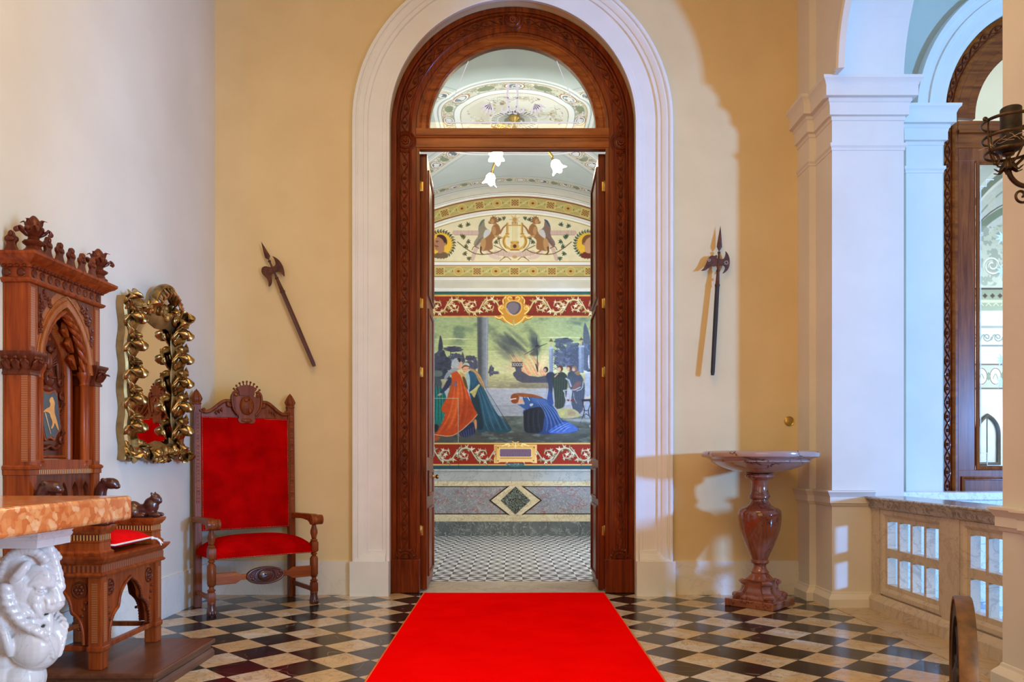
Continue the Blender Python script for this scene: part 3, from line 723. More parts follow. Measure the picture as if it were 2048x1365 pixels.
m = (p.Y > 833) & (p.Y < 887); p.put(w, np.clip((vnoise(p.X*.7, p.Y*2.2, 20, 8)-.45)*4, 0, 1)*m*.55, (52, 52, 56)); p.put(w, np.clip((vnoise(p.X*.7, p.Y*2, 13, 18)-.58)*5, 0, 1)*m*.45, (136, 150, 140))
fa = lambda x, y: (855+x/5.2514, 630+y/5.25)
fb = lambda x, y: (1020+x/5.25, 630+y/5.25)
# --- left half
p.tf = fa; DK = (62, 66, 82)
def blob(cx, cy, rx, ry, col, n=26, r=.32, seed=0):
    q = np.random.RandomState(seed+int(cx))
    p.ell(*p.tf(cx, cy), rx/5.25, ry/5.25, col)
    for i in range(n):
        a = 2*pi*i/n+q.rand(); t = .75+.35*q.rand(); x, y = cx+rx*t*cos(a), cy+ry*t*sin(a)
        x, y = p.tf(x, y); c = tuple(np.clip(np.array(col)*(0.8+.5*q.rand()), 0, 255)); p.ell(x, y, rx*r*(.6+.6*q.rand())/5.25, ry*r*(.5+.6*q.rand())/5.25, c)
blob(120, 470, 70, 80, DK); blob(180, 520, 70, 70, (54,58,74)); blob(110, 560, 60, 60, (58,62,78)); blob(150, 620, 80, 50, (50,54,68))
p.poly([(132,200),(118,290),(108,380),(165,380),(156,270)], (54,58,74)); p.poly([(365,378),(356,450),(352,500),(400,500),(384,430)], (66,68,86))
blob(270, 362, 78, 26, (60,64,80)); p.line([(245,370),(240,430),(232,520)], 1.6, (60,60,72)); blob(450, 455, 50, 24, (64,68,86)); p.line([(450,470),(452,540)], 1.4, (60,60,72))
blob(300, 450, 60, 40, (70,74,92)); blob(440, 530, 70, 36, (74,78,98)); blob(500, 520, 20, 50, (70,74,94)); blob(670, 590, 26, 46, (78,80,98), 14); blob(705, 608, 42, 16, (84,86,104), 14)
p.poly([(38,30),(75,30),(72,600),(38,640)], (150,154,166), 1, 0, (120,124,136)); p.line([(58,60),(52,160),(62,330),(56,560)], 1.6, (98,102,114), .8)
p.poly([(522,24),(638,24),(632,770),(530,770)], (84,88,92), 1, 0, (142,150,166), False); p.poly([(530,24),(570,24),(572,760),(532,760)], (58,62,66), .7, 0, soft=3); p.line([(622,40),(618,740)], 2.2, (168,172,184), .5)
# figure in green at the edge
p.poly([(40,690),(100,720),(170,790),(205,880),(190,1010),(150,1130),(90,1170),(38,1150),(-60,1150),(-60,700)], (22,92,88), 1, 2, (16,104,96)); p.poly([(40,590),(100,585),(155,590),(160,640),(110,655),(45,640)], (92,104,104)); p.poly([(45,640),(130,660),(160,740),(110,800),(40,720)], (62,74,84))
for q in range(9): p.line([(40+q*16,720+q*6),(60+q*14,880),(45+q*17,1110)], [.5,1.4,.6], (64,158,146) if q % 2 else (10,58,58), .6, 2, 1.8)
p.poly([(38,1150),(120,1150),(110,1230),(38,1230)], (30,30,36))
# blue woman
p.poly([(420,590),(480,585),(520,640),(560,720),(610,810),(660,930),(720,1030),(800,1110),(875,1180),(880,1225),(800,1245),(720,1240),(640,1220),(570,1240),(505,1225),(500,1100),(470,960),(440,820),(420,720)], (30,72,98), 1, 1, (32,66,84))
p.poly([(470,800),(530,830),(560,1000),(600,1200),(520,1215),(500,1080),(460,930)], (24,40,52), .8, 2)
for q in range(8): p.line([(520+q*10,740),(575+q*22,960),(600+q*36,1120+q*6),(640+q*34,1215)], [.5,1.3,1.6,.5], (86,138,168) if q % 2 == 0 else (16,42,58), .6, 2, 1.8)
p.poly([(405,590),(440,620),(450,700),(440,800),(420,780),(410,690)], (150,176,186)); p.poly([(440,600),(500,595),(525,700),(470,780),(450,700)], (38,84,114))
p.line([(455,815),(500,790),(540,740)], [4,6,4], (190,180,120)); p.poly([(455,815),(500,800),(530,780),(505,840),(490,880)], (176,164,104))
p.poly([(430,560),(480,565),(520,590),(570,660),(610,790),(580,760),(530,690),(500,610),(450,590)], (162,124,84), 1, 2); p.line([(450,570),(520,610),(575,690),(605,780)], 1.2, (204,170,120), .8, 2)
p.ell(*fa(405,535), 7.0, 6.4, (168,180,172)); p.ell(*fa(398,570), 6.2, 6.8, (206,158,128)); p.line([(360,560),(390,530),(440,545)], [2,3.5,2], (120,66,36), 1, 2); p.line([(366,574),(374,570)], .9, (70,40,32)); p.line([(388,572),(398,572)], .9, (70,40,32)); p.line([(376,600),(390,600)], .8, (160,70,60))
p.poly([(540,760),(600,830),(680,1000),(760,1120),(640,1140),(580,980)], (56,104,132), .45, 2, soft=6)
# orange figure
p.poly([(250,590),(300,580),(350,640),(380,720),(420,800),(450,880),(490,980),(530,1050),(470,1120),(390,1180),(320,1240),(240,1285),(150,1275),(60,1260),(110,1220),(160,1130),(190,1030),(150,1020),(140,990),(170,920),(215,860),(245,790),(255,690)], (190,74,26), 1, 1, (172,62,20))
p.poly([(330,1240),(400,1180),(470,1120),(500,1150),(505,1250),(430,1285),(350,1285)], (34,40,74)); p.poly([(485,1110),(515,1090),(520,1180),(505,1220)], (196,130,88)); p.poly([(50,1255),(140,1280),(110,1330),(50,1330)], (150,72,40))
for q in range(7): p.line([(290+q*14,700),(270+q*26,900),(220+q*30,1090),(110+q*44,1250-q*16)], [.5,1.5,1.6,.5], (232,128,66) if q % 2 == 0 else (122,38,12), .6, 2, 1.8)
for q in range(6): p.line([(350+q*26,1240-q*12),(370+q*22,1280)], 1.0, (92,104,148), .7)
p.line([(525,1045),(460,1120),(340,1230),(240,1282),(70,1258)], 1.0, (230,190,150), .9, 1)
p.poly([(330,900),(440,880),(500,1040),(400,1150),(330,1180)], (140,46,14), .55, 2, soft=5); p.poly([(270,860),(330,720),(360,760),(330,1000),(250,1180),(220,1200)], (216,104,46), .5, 2, soft=5)
p.poly([(200,880),(235,770),(250,680),(270,660),(250,800),(220,870)], (150,84,34)); p.poly([(270,740),(290,690),(312,720),(290,770)], (106,88,116))
p.poly([(250,640),(200,690),(170,760),(120,820),(150,830),(210,780),(255,720)], (46,48,78), 1, 2); p.poly([(100,850),(130,820),(155,830),(135,850)], (180,150,140))
p.poly([(330,590),(370,610),(400,640),(390,660),(345,640)], (196,158,96)); p.poly([(360,640),(400,660),(430,800),(405,770),(380,720)], (92,66,34))
p.poly([(245,520),(270,465),(310,450),(345,470),(345,530),(300,555),(262,555)], (158,164,172), 1, 2); p.poly([(305,455),(345,455),(355,490),(330,500)], (44,36,40)); p.poly([(335,500),(362,500),(372,530),(350,570),(320,585),(320,560)], (210,156,130)); p.poly([(265,555),(230,580),(190,620),(165,690),(200,680),(250,610),(330,580),(320,555)], (146,154,166), .9, 2)
for q in range(5): p.line([(256+q*16,470),(262+q*14,545)], .8, (204,208,212), .6)
p.tf = None
# hidden door in the painted wall
p.line([(PX0,797.3),(916.6,797.3),(916.6,889)], 1.3, (176,170,160), .8); p.line([(917.8,798),(917.8,939)], .7, (58,50,46), .7)
# --- right half: smoke, fire, ship
p.tf = fb
for sd, (x0,y0,x1,y1,ww,c,al) in enumerate(((-230,190,190,440,60,(92,100,98),.7),(-60,170,210,420,75,(66,74,82),.8),(-190,300,120,520,50,(104,108,100),.5),(180,170,330,330,55,(84,100,92),.8),(210,260,310,420,50,(62,72,82),.8),(-130,250,60,420,45,(76,84,86),.6))):
    for q in range(16):
        t = rng.rand(); o = (rng.rand()-.5)*ww*1.7; p.line([(x0+(x1-x0)*t*.4+o*.5, y0+(y1-y0)*t*.4-o),(x0+(x1-x0)*(.4+t*.6)+o*.4, y0+(y1-y0)*(.4+t*.6)-o)], [3,9,4], c, al*.35, soft=4)
for q in range(70):
    x = 110+rng.rand()*270; y = 640-rng.rand()*30; L = 50+rng.rand()*190; c = [(214,120,92),(226,160,112),(232,196,140),(206,132,120),(226,206,150)][rng.randint(5)]
    p.line([(x,y),(x-L*.30,y-L*.5),(x-L*.62,y-L)], [3.2,2.2,.4], c, .55, 1, soft=1.6)
for q in range(26): x = 290+rng.rand()*120; y = 600-rng.rand()*60; L = 60+rng.rand()*180; p.line([(x,y),(x+L*.25,y-L)], [2.4,2,.4], (226,204,160), .45, soft=1.6)
p.poly([(-60,560),(40,480),(60,560),(10,600)], (212,150,132), .35, 2, soft=6)
HULL = (74,76,92)
p.poly([(20,497),(130,497),(130,548),(118,560),(122,592),(200,640),(300,652),(395,636),(400,716),(130,714),(75,690),(36,640),(30,612),(62,590),(52,552),(22,546)], HULL, 1, 0)
for q in range(4): x = 28+q*26; p.line([(x,505),(x+22,542)], 1.2, (176,170,160)); p.line([(x+22,505),(x,542)], 1.2, (176,170,160))
p.line([(20,500),(132,500)], 1.4, (44,46,58)); p.line([(20,546),(132,546)], 1.4, (44,46,58)); rect_ = p.poly([(0,716),(400,716),(400,772),(0,772)], (112,106,98), .55, 0, soft=3)
p.line([(278,240),(284,330),(292,600)], 1.6, (48,50,60)); p.poly([(262,320),(305,316),(315,345),(268,350)], (44,46,56)); p.line([(150,420),(270,350),(390,300)], [1,2.6,1], (70,66,74)); p.poly([(190,410),(280,350),(310,420),(250,440)], (58,62,72), .8, 2, soft=2); p.line([(272,520),(290,590)], 2.6, (58,50,54))
# trees and gate pillars on the right
blob(565, 275, 80, 30, (76,86,100)); blob(520, 325, 40, 28, (72,82,96)); p.line([(560,330),(580,400)], 1.4, (66,70,80)); blob(660, 350, 70, 50, (80,90,108)); blob(570, 450, 100, 90, (84,94,116)); blob(680, 470, 100, 110, (72,82,106)); blob(800, 440, 70, 130, (82,94,120)); p.poly([(782,72),(770,170),(764,300),(850,320),(838,220),(805,110)], (84,96,112), 1, 1)
for q in range(60): x = 455+rng.rand()*330; y = 300+rng.rand()*280; p.ell(*fb(x,y), .8, .8, (150,160,176), 0, .5)
for x0, x1, y0 in ((410,452,340),(722,775,325)):
    p.poly([(x0,y0),(x1,y0),(x1-2,610),(x0+2,610)], (150,164,188), 1, 0, (120,134,160)); p.poly([(x0+26,y0),(x1,y0),(x1,610),(x0+30,610)], (104,118,146), .7, 0); p.poly([(x0-4,y0-4),(x1+4,y0-4),(x1+4,y0+16),(x0-4,y0+16)], (164,176,196), 1, 0)
    c = (x0+x1)/2; p.poly([(c-14,y0-55),(c+14,y0-55),(c+8,y0-6),(c-8,y0-6)], (176,164,128), 1, 0); p.poly([(c-24,y0-58),(c,y0-92),(c+24,y0-58)], (92,76,58), 1, 0)
for y in (360,400,450,500,550):
    p.line([(456,y),(500,y+30)], .8, (60,66,78)); p.line([(456,y+30),(500,y)], .8, (60,66,78))
# standing group in dark cloaks
def person(body, head, hr, c, hc, hair, fold):
    p.poly(body, c, 1, 1); p.ell(*fb(*head), hr/5.25, hr*1.15/5.25, hair); p.ell(*fb(head[0]-hr*.35, head[1]+hr*.3), hr*.6/5.25, hr*.75/5.25, hc)
    bx = [q[0] for q in body]; by = [q[1] for q in body]
    for q in range(5): x = min(bx)+(max(bx)-min(bx))*(.2+.15*q); p.line([(x,min(by)+60),(x-6,(min(by)+max(by))/2),(x-14,max(by)-10)], [.4,1.2,.4], fold, .4, 2, 1.6)
person([(600,620),(640,580),(690,610),(700,700),(690,800),(640,800),(610,720)], (622,560), 26, (62,72,88), (196,160,136), (92,56,40), (104,116,130))
person([(650,640),(700,600),(760,640),(790,760),(780,880),(760,1040),(660,1040),(640,900),(660,760)], (676,566), 26, (66,74,94), (190,160,142), (132,100,82), (96,106,128))
p.ell(*fb(712,612), 4.5, 4.5, (142,110,70))
person([(372,640),(400,600),(460,600),(470,650),(450,760),(445,850),(460,950),(420,940),(385,900),(405,800),(405,740),(390,690)], (376,575), 26, (44,52,76), (190,150,130), (40,34,40), (70,92,140))
p.poly([(386,900),(410,780),(440,830),(462,950),(420,940)], (44,74,142), .85, 2)
person([(440,680),(440,630),(500,610),(560,595),(610,650),(600,780),(585,900),(560,985),(470,990),(470,880),(455,760)], (528,565), 30, (46,56,52), (206,170,146), (86,52,38), (98,112,100))
p.line([(590,670),(620,690),(640,750)], 3.4, (150,160,178)); p.line([(500,620),(470,650)], 2.6, (180,150,130))
# curule chair
CH = (170,176,188)
p.poly([(640,790),(690,700),(760,700),(730,770),(690,800)], (112,84,86)); p.poly([(590,890),(690,890),(690,910),(590,905)], (112,52,48), 1, 0)
p.line([(560,795),(600,790),(680,790),(740,760)], 1.6, CH); p.line(spiral(568,802,12,4,0,300,8), 1, CH); p.line([(575,810),(580,880),(615,935),(640,880),(640,810)], 1.8, CH, 1, 2); p.line([(575,985),(590,940),(620,930),(645,950),(655,990)], 1.6, CH, 1, 2); p.line([(668,820),(672,880),(700,930)], 1.4, (130,136,150), 1, 2); p.line([(770,700),(760,780),(700,800)], 1.4, CH, 1, 1)
p.poly([(480,1010),(520,985),(590,975),(660,985),(720,1020),(745,1070),(640,1088),(540,1090),(490,1050)], (168,164,124), 1, 1); p.poly([(520,1020),(560,1000),(590,1040),(540,1070)], (184,186,96), .7, 2); p.poly([(590,1000),(680,1010),(700,1060),(610,1070)], (150,128,104), .7, 2)
# pedestal, statue, small table
rect2 = p.poly([(790,590),(1270,590),(1270,1095),(790,1085)], (168,178,198), 1, 0, (138,150,176)); p.poly([(780,588),(1270,580),(1270,615),(785,612)], (196,204,216), 1, 0); p.poly([(1270,600),(860,612),(850,860),(1270,870)], (148,160,186), .6, 0); p.poly([(800,590),(850,575),(1270,560),(1270,606),(820,600)], (52,54,64))
p.poly([(846,230),(862,190),(890,180),(925,200),(940,280),(930,400),(920,560),(880,560),(876,480),(845,440),(848,360),(860,300)], (150,124,98), 1, 1, (126,104,88)); p.poly([(846,230),(870,200),(885,260),(870,300),(855,290)], (170,170,164), .8, 2); p.poly([(850,330),(880,300),(900,380),(880,470),(845,450)], (172,146,112), .8, 2); p.ell(*fb(868,135), 6, 7, (128,96,58)); p.ell(*fb(860,148), 3.6, 4.6, (172,150,124))
p.line([(828,425),(826,490),(832,560)], [1.5,3.2,2], (196,204,214)); p.poly([(840,520),(870,480),(880,560),(840,560)], (64,78,134))
p.poly([(770,885),(810,850),(1000,830),(1000,850),(870,890)], (186,178,170)); p.poly([(752,888),(860,884),(860,905),(752,912)], (36,34,40), 1, 0)
for q in ([(760,905),(768,950),(785,1000),(770,1060),(740,1130)], [(835,905),(850,935),(820,1000),(830,1060),(865,1130)]): p.line(q, 1.7, (40,40,48), 1, 2)
p.line([(775,1000),(800,1010),(825,1000)], 1.4, (40,40,48)); p.line([(775,1060),(800,1040),(830,1062)], 1.4, (40,40,48))
p.poly([(540,1092),(920,1092),(1270,1100),(1270,1120),(900,1130),(640,1120)], (162,166,178), .75, 1, soft=2); p.poly([(808,1172),(900,1135),(1270,1130),(1270,1220),(925,1215)], (170,172,178), .9, 1)
# kneeling woman in blue
p.poly([(130,1010),(180,975),(260,930),(330,880),(390,885),(440,950),(490,1030),(545,1110),(600,1120),(680,1170),(740,1212),(650,1240),(560,1238),(460,1252),(350,1256),(240,1245),(150,1240),(140,1150),(150,1080)], (46,74,132), 1, 1, (34,58,116))
p.poly([(140,1010),(200,985),(330,960),(370,1020),(350,1140),(340,1240),(240,1245),(150,1235),(145,1120)], (26,32,44), .92, 2)
p.poly([(120,858),(200,850),(320,862),(420,915),(520,1050),(500,1120),(380,1060),(240,980),(170,960)], (44,74,132), 1, 1); p.poly([(200,862),(320,868),(410,925),(380,960),(260,930)], (78,110,176), .6, 2, soft=2)
p.poly([(140,1010),(200,985),(330,960),(370,1020),(350,1140),(340,1240),(240,1245),(150,1235),(145,1120)], (26,32,44), .92, 2)
p.poly([(380,1240),(470,1170),(560,1125),(620,1125),(740,1210),(640,1238),(540,1250)], (70,106,196), .85, 1)
for q in range(9): p.line([(290+q*12,905+q*4),(360+q*14,1010),(400+q*17,1120),(380+q*28,1225-q*4)], [.4,1.4,1.4,.4], (120,154,216) if q % 2 == 0 else (22,36,78), .6, 2, 1.8)
for q in range(6): p.line([(400+q*30,1235),(500+q*22,1180),(600+q*8,1130+q*10)], [.4,1.3,.4], (150,180,236) if q % 2 else (34,56,124), .75, 2)
for q in range(6): p.line([(175+q*26,1000),(160+q*26,1110),(170+q*30,1230)], [.4,1.2,.4], (62,78,112) if q % 2 else (10,14,24), .6, 2, 1.8)
p.poly([(150,870),(185,855),(210,890),(205,950),(190,1000),(150,990),(95,950),(75,945),(100,930),(160,950)], (48,84,140), 1, 1); p.line([(150,865),(185,862),(205,900)], 1.2, (206,216,230), 1, 1); p.line([(80,945),(120,980),(160,1000)], 1.1, (110,150,200), .8)
p.poly([(60,905),(100,890),(140,880),(135,930),(95,945),(62,930)], (204,156,134), 1, 1); p.ell(*fb(52,872), 8.6, 8.8, (130,66,36)); p.ell(*fb(50,905), 7.4, 5.2, (128,62,34)); p.line([(6,890),(30,884),(62,880)], 2.0, (224,200,190)); p.line([(70,835),(150,845),(240,850),(340,872)], [4,8,6,2], (140,76,40), 1, 1)
for q in range(5): p.line([(70+q*8,830+q*7),(180+q*14,848+q*3),(330,868+q*3)], .8, (190,124,70) if q % 2 else (86,42,24), .7, 1)
p.poly([(205,935),(245,930),(240,955),(210,965)], (196,196,206), .9, 1)
p.tf = None
p.mottle(.10, 5, 3, 1, 1.7); 
# --- the scrolling leaf borders
CR = [(216,196,140), (182,152,92), (232,220,182), (148,112,60)]
def acan(x, y, ang, L, col):
    d = (cos(ang), sin(ang)); n = (-d[1], d[0])
    for q in (-1, 0, 1):
        a2 = ang+q*.55; p.line([(x, y), (x+cos(a2)*L*.55-q*n[0]*L*.05, y+sin(a2)*L*.55-q*n[1]*L*.05), (x+cos(a2+q*.35)*L, y+sin(a2+q*.35)*L)], [.8, L*.30, .3], col, 1, 1)
def rinceau(x0, x1, yc, h, cell, flip):
    n = int(round(abs(x1-x0)/cell)); sx = 1 if x1 > x0 else -1
    for i in range(n):
        cx = x0+sx*cell*(i+.5); s = 1 if (i+flip) % 2 == 0 else -1; R = h*.40
        q = [(cx-sx*cell*.74, yc+s*h*.38), (cx-sx*cell*.56, yc+s*h*.15)]+[(cx+sx*(R*(1-.60*t))*cos(pi*.95-2*pi*.98*t)*1.12, yc-s*(R*(1-.60*t))*sin(pi*.95-2*pi*.98*t)) for t in [k/18 for k in range(19)]]
        p.line([(a, b+1.2) for a, b in q], [2.8,4.2,3.2,1.4], (84,44,18), .8, 1)
        for k, (j, L, sd) in enumerate(((1,9,1),(3,10,1),(5,9,1),(7,9,1),(9,8,1),(11,8,1),(13,7,1),(16,6,1),(4,6,-1),(8,6,-1),(12,5,-1))):
            a0, a1 = q[j], q[j+1]; an = atan2(a1[1]-a0[1], a1[0]-a0[0]); L *= h/38
            acan(a0[0], a0[1]+.8, an-sd*s*sx*.85, L*1.05, (90,50,22)); acan(a0[0], a0[1], an-sd*s*sx*.85, L, CR[(k+i) % 3])
        p.line(q, [2.2,3.6,2.8,1.2], CR[1], 1, 1); p.line([(a, b-.7) for a, b in q], [.8,1.7,1.2,.5], CR[2], .9, 1)
        acan(cx+sx*R*.25, yc+s*2, atan2(-s, -sx*.3), 9*h/38, CR[0]); acan(cx-sx*R*.1, yc-s*1, atan2(s*.6, sx), 7*h/38, CR[2])
for sx in (-1, 1): rinceau(1030+sx*32, 1030+sx*230, 612.5, 36, 35, 0)
GD, GL, GS = (196,138,44), (246,214,130), (120,72,16)
# cartouche
for sx in (-1, 1):
    c = 1027.5
    p.poly([(c,592),(c+sx*14,592),(c+sx*22,600),(c+sx*20,608),(c+sx*33,612),(c+sx*30,622),(c+sx*23,628),(c+sx*32,634),(c+sx*38,632),(c+sx*34,640),(c+sx*24,638),(c+sx*20,646),(c+sx*10,644),(c,652)], GD, 1, 1)
    p.line([(c+sx*16,594),(c+sx*23,601),(c+sx*19,610),(c+sx*28,613),(c+sx*31,620),(c+sx*22,628)], 2.2, GL, 1, 2); p.line([(c+sx*20,598),(c+sx*17,606),(c+sx*24,612)], 1.4, GS, .8, 2)
    p.line([(c+sx*37,633),(c+sx*29,638),(c+sx*22,632),(c+sx*18,640),(c+sx*10,646),(c+sx*2,650)], 2, GL, 1, 2); p.line([(c+sx*34,638),(c+sx*24,640),(c+sx*18,646)], 1.2, GS, .8, 2); p.line([(c+sx*4,596),(c+sx*9,593),(c+sx*13,598),(c+sx*8,602)], 1.5, GL, 1, 2)
    p.line(spiral(c+sx*24,616,4.5,1,0,400 if sx > 0 else -400,14), 1.2, GL)
p.poly([(1012,604),(1027,599),(1043,604),(1045,616),(1041,627),(1028,634),(1014,627),(1010,616)], (226,174,84), 1, 2); p.poly([(1014,606),(1027,602),(1040,606),(1043,616),(1038,626),(1028,631),(1017,626),(1012,616)], (84,74,84), 1, 2); p.poly([(1015,608),(1026,604),(1037,608),(1038,616),(1034,624),(1027,629),(1019,624),(1014,616)], (116,106,120), 1, 2); p.line([(1014,617),(1018,625),(1025,630)], 1.2, (206,200,210), .9, 1)
UP = p
# lower border
rect(PX0-2, 886.2, PX1+2, 889.2, (232,186,104)); rect(PX0-2, 889.2, PX1+2, 929, (138,34,10), 1, (150,28,14)); rect(PX0-2, 929, PX1+2, 931.6, (236,190,106)); rect(PX0-2, 931.6, PX1+2, 939, (46,84,98), 1, (40,70,84))
CR = [(196,190,164), (150,142,110), (222,218,200), (150,128,104)]
for sx in (-1, 1): rinceau(1031+sx*46, 1031+sx*232, 909.5, 36, 37, 1)
c = 1031
p.poly([(c-43,890),(c+43,890),(c+43,899),(c+39,908),(c+43,917),(c+43,927),(c+36,927),(c+30,925),(c-30,925),(c-36,927),(c-43,927),(c-43,917),(c-39,908),(c-43,899)], (214,166,88), 1, 0, (240,206,140)); p.line([(c-42,891),(c+42,891)], 1.2, (250,226,160)); p.line([(c+41,892),(c+41,926)], 1.2, (252,232,180)); p.line([(c-39,893),(c-39,925)], 1.6, (166,112,44), .8); p.line([(c-30,917),(c+32,917)], 1.6, (150,96,40), .8)
p.poly([(c-31,897),(c+31,897),(c+33,899),(c+33,913),(c+31,915),(c-31,915),(c-33,913),(c-33,899)], (250,220,150), 1, 0); p.poly([(c-30,898.5),(c+30,898.5),(c+31.5,900),(c+31.5,912),(c+30,914),(c-30,914),(c-31.5,912),(c-31.5,900)], (116,94,124), 1, 0)
for q in range(6): x = c-6+q*5.2; p.line([(x,901.5),(x+(q % 3-1)*1.2,904.5)], .7, (86,68,94), .8)
for q in range(15): x = c-27+q*4; p.line([(x,908.5),(x+(q % 3-1)*1.4,912)], .8, (84,66,92), .9); p.line([(x+1.6,908.5),(x+1.6,912)], .5, (150,128,156), .6)
for x, y in ((c-35,896),(c+37,895.5),(c-35,922.5),(c+36,922)): p.ell(x, y, 1.1, 1.1, (40,26,10))
for sx in (-1, 1):
    p.line([(c+sx*27,893),(c+sx*20,890),(c+sx*14,888),(c+sx*11,892),(c+sx*15,894)], [1,2.6,2,1.2], (250,228,160), 1, 2); p.line([(c+sx*9,892),(c+sx*5,888),(c+sx*2,895)], 1.8, (236,196,110), 1, 1); p.line([(c+sx*18,927),(c+sx*12,919),(c+sx*5,922),(c,919)], 2, (240,206,140), 1, 2); p.line([(c+sx*2,886),(c+sx*6,884)], 1.8, (220,180,100))
p.line([(c,897),(c,885)], [1,3,1], (246,222,160))
p.poly([(c-22,927),(c+22,927),(c+14,933),(c,935),(c-14,933)], (70,104,108), 1, 1)
for q in range(40): x = c-20+rng.rand()*40; y = 927.5+rng.rand()*6*(1-abs(x-c)/24); p.ell(x, y, 1.2, .8, [(190,206,206),(40,70,74),(120,150,150)][rng.randint(3)])
p.line([(917.2,889),(917.2,939)], 1.1, (70,40,26), .55)
PT = thing('mural_painting', 'large wall painting of a burning ship and mourning women in red scroll borders', 'painting', (E(1030,760)[0], YE+.015, E(1030,760)[1]))
pl_ = lambda X, Y: ((X-1024)*K, np.full(X.shape, YE+.006), CZ-(Y-920)*K)
p.mesh('upper_border', pl_, M_paint, PT, win=(583, 635.8)); p.mesh('painted_scene', pl_, M_paint, PT, win=(635.8, 886.2)); p.mesh('lower_border', pl_, M_paint, PT, win=(886.2, 939))
del p, UP
# ---------------------------------------------------------------- the lunette with lyre and winged lions
p = Paint(PX0, 384, PX1, 556, 1.4, (226,214,178))
R2 = np.hypot(p.X-1030, p.Y-891); wq = (slice(0, p.h), slice(0, p.w))
def ringc(r0, r1, c): p.put(wq, np.clip((R2-r0)/.7+.5, 0, 1)*np.clip((r1-R2)/.7+.5, 0, 1), c)
p.mottle(.03, 9, 4)
ringc(462, 463.2, (170,140,60)); ringc(473, 475, (124,40,14)); ringc(475, 496.5, (180,164,98)); ringc(475, 476.5, (206,192,130)); ringc(496.5, 498.5, (124,40,14))
rect(PX0-2, 523, PX1+2, 524.2, (170,140,60)); rect(PX0-2, 530.3, PX1+2, 532, (124,36,14)); rect(PX0-2, 532, PX1+2, 553, (180,166,102)); rect(PX0-2, 532, PX1+2, 533.3, (210,198,140)); rect(PX0-2, 551.8, PX1+2, 553, (210,198,140)); rect(PX0-2, 553, PX1+2, 555, (124,36,14))
rect(PX0-2, 524.5, PX1+2, 530.2, (232,232,236))
def motif(cx, cy, ang, kind, sc=1.0):
    ca, sa = cos(ang), sin(ang); T = lambda x, y: (cx+(x*ca-y*sa)*sc, cy+(x*sa+y*ca)*sc)
    LN = (222,210,150)
    if kind == 0:
        p.poly([T(x, y) for x, y in ((-9,-8),(9,-8),(10,-6),(10,6),(9,8),(-9,8),(-10,6),(-10,-6))], (190,162,92), 1, 0); q = [T(x, y) for x, y in ((-9,-8),(9,-8),(10,0),(9,8),(-9,8),(-10,0),(-9,-8))]; p.line(q, .8, LN)
        for i in range(5):
            for j in range(5):
                if (i+j) % 2 == 0: x, y = (i-2)*2.7, (j-2)*2.3; p.poly([T(x-1.4,y),T(x,y-1.2),T(x+1.4,y),T(x,y+1.2)], (92,24,20), 1, 0)
    else:
        p.ell(cx, cy, 9.5*sc, 8.5*sc, (192,166,92)); p.line([T(9.5*cos(t*.3), 8.5*sin(t*.3)) for t in range(22)], .8, LN)
        p.poly([T(-3.4,0),T(0,-2.4),T(3.4,0),T(0,2.4)], (128,34,18), 1, 0)
def vine(cx, cy, ang, sc=1.0):
    ca, sa = cos(ang), sin(ang); T = lambda x, y: (cx+(x*ca-y*sa)*sc, cy+(x*sa+y*ca)*sc)
    p.line([T(-9,6),T(-3,1),T(3,-1),T(9,-6)], .8, (216,204,144), 1, 2); p.line([T(-9,-6),T(-2,-3),T(2,3),T(9,6)], .6, (206,194,130), .8, 2); p.poly([T(-4,3),T(0,-2),T(3,2)], (206,198,140), .8, 0); p.poly([T(1,-3),T(5,0),T(4,-5)], (206,198,140), .8, 0); p.ell(*T(-7,0), .9, .8, (80,50,26)); p.ell(*T(7,0), .9, .8, (80,50,26))
for i in range(-6, 7): motif(1029+i*37.4, 542.6, 0, abs(i) % 2); vine(1029+i*37.4+18.7, 542.6, 0)
for i in range(-6, 7):
    a = i*.0735; motif(1030+485.7*sin(a), 891-485.7*cos(a), a, abs(i) % 2, .97); a += .03675; vine(1030+485.7*sin(a), 891-485.7*cos(a), a, .97)
ga = lambda x, y: (860+x/9.1, 410+y/9.1)
GRN = [(74,92,72),(104,120,94),(54,70,56)]
def lf(x, y, ang, L, c):
    d = (cos(ang), sin(ang)); p.line([(x,y),(x+d[0]*L*.5,y+d[1]*L*.5),(x+d[0]*L,y+d[1]*L)], [.5,L*.42,.3], c)
def spray(x, y, ang, L, c=GRN):
    for q, a in enumerate((-1.2,-.6,0,.6,1.2)): lf(x, y, ang+a, L*(1-.15*abs(q-2)), c[q % 3])
def wreath(cx, cy, r, c):
    for t in range(30):
        a = 2*pi*t/30; x, y = cx+r*cos(a), cy+r*sin(a)
        for q in (-.7, .1, .8): lf(x, y, a+pi/2+q, 6.2, c[rng.randint(3)])
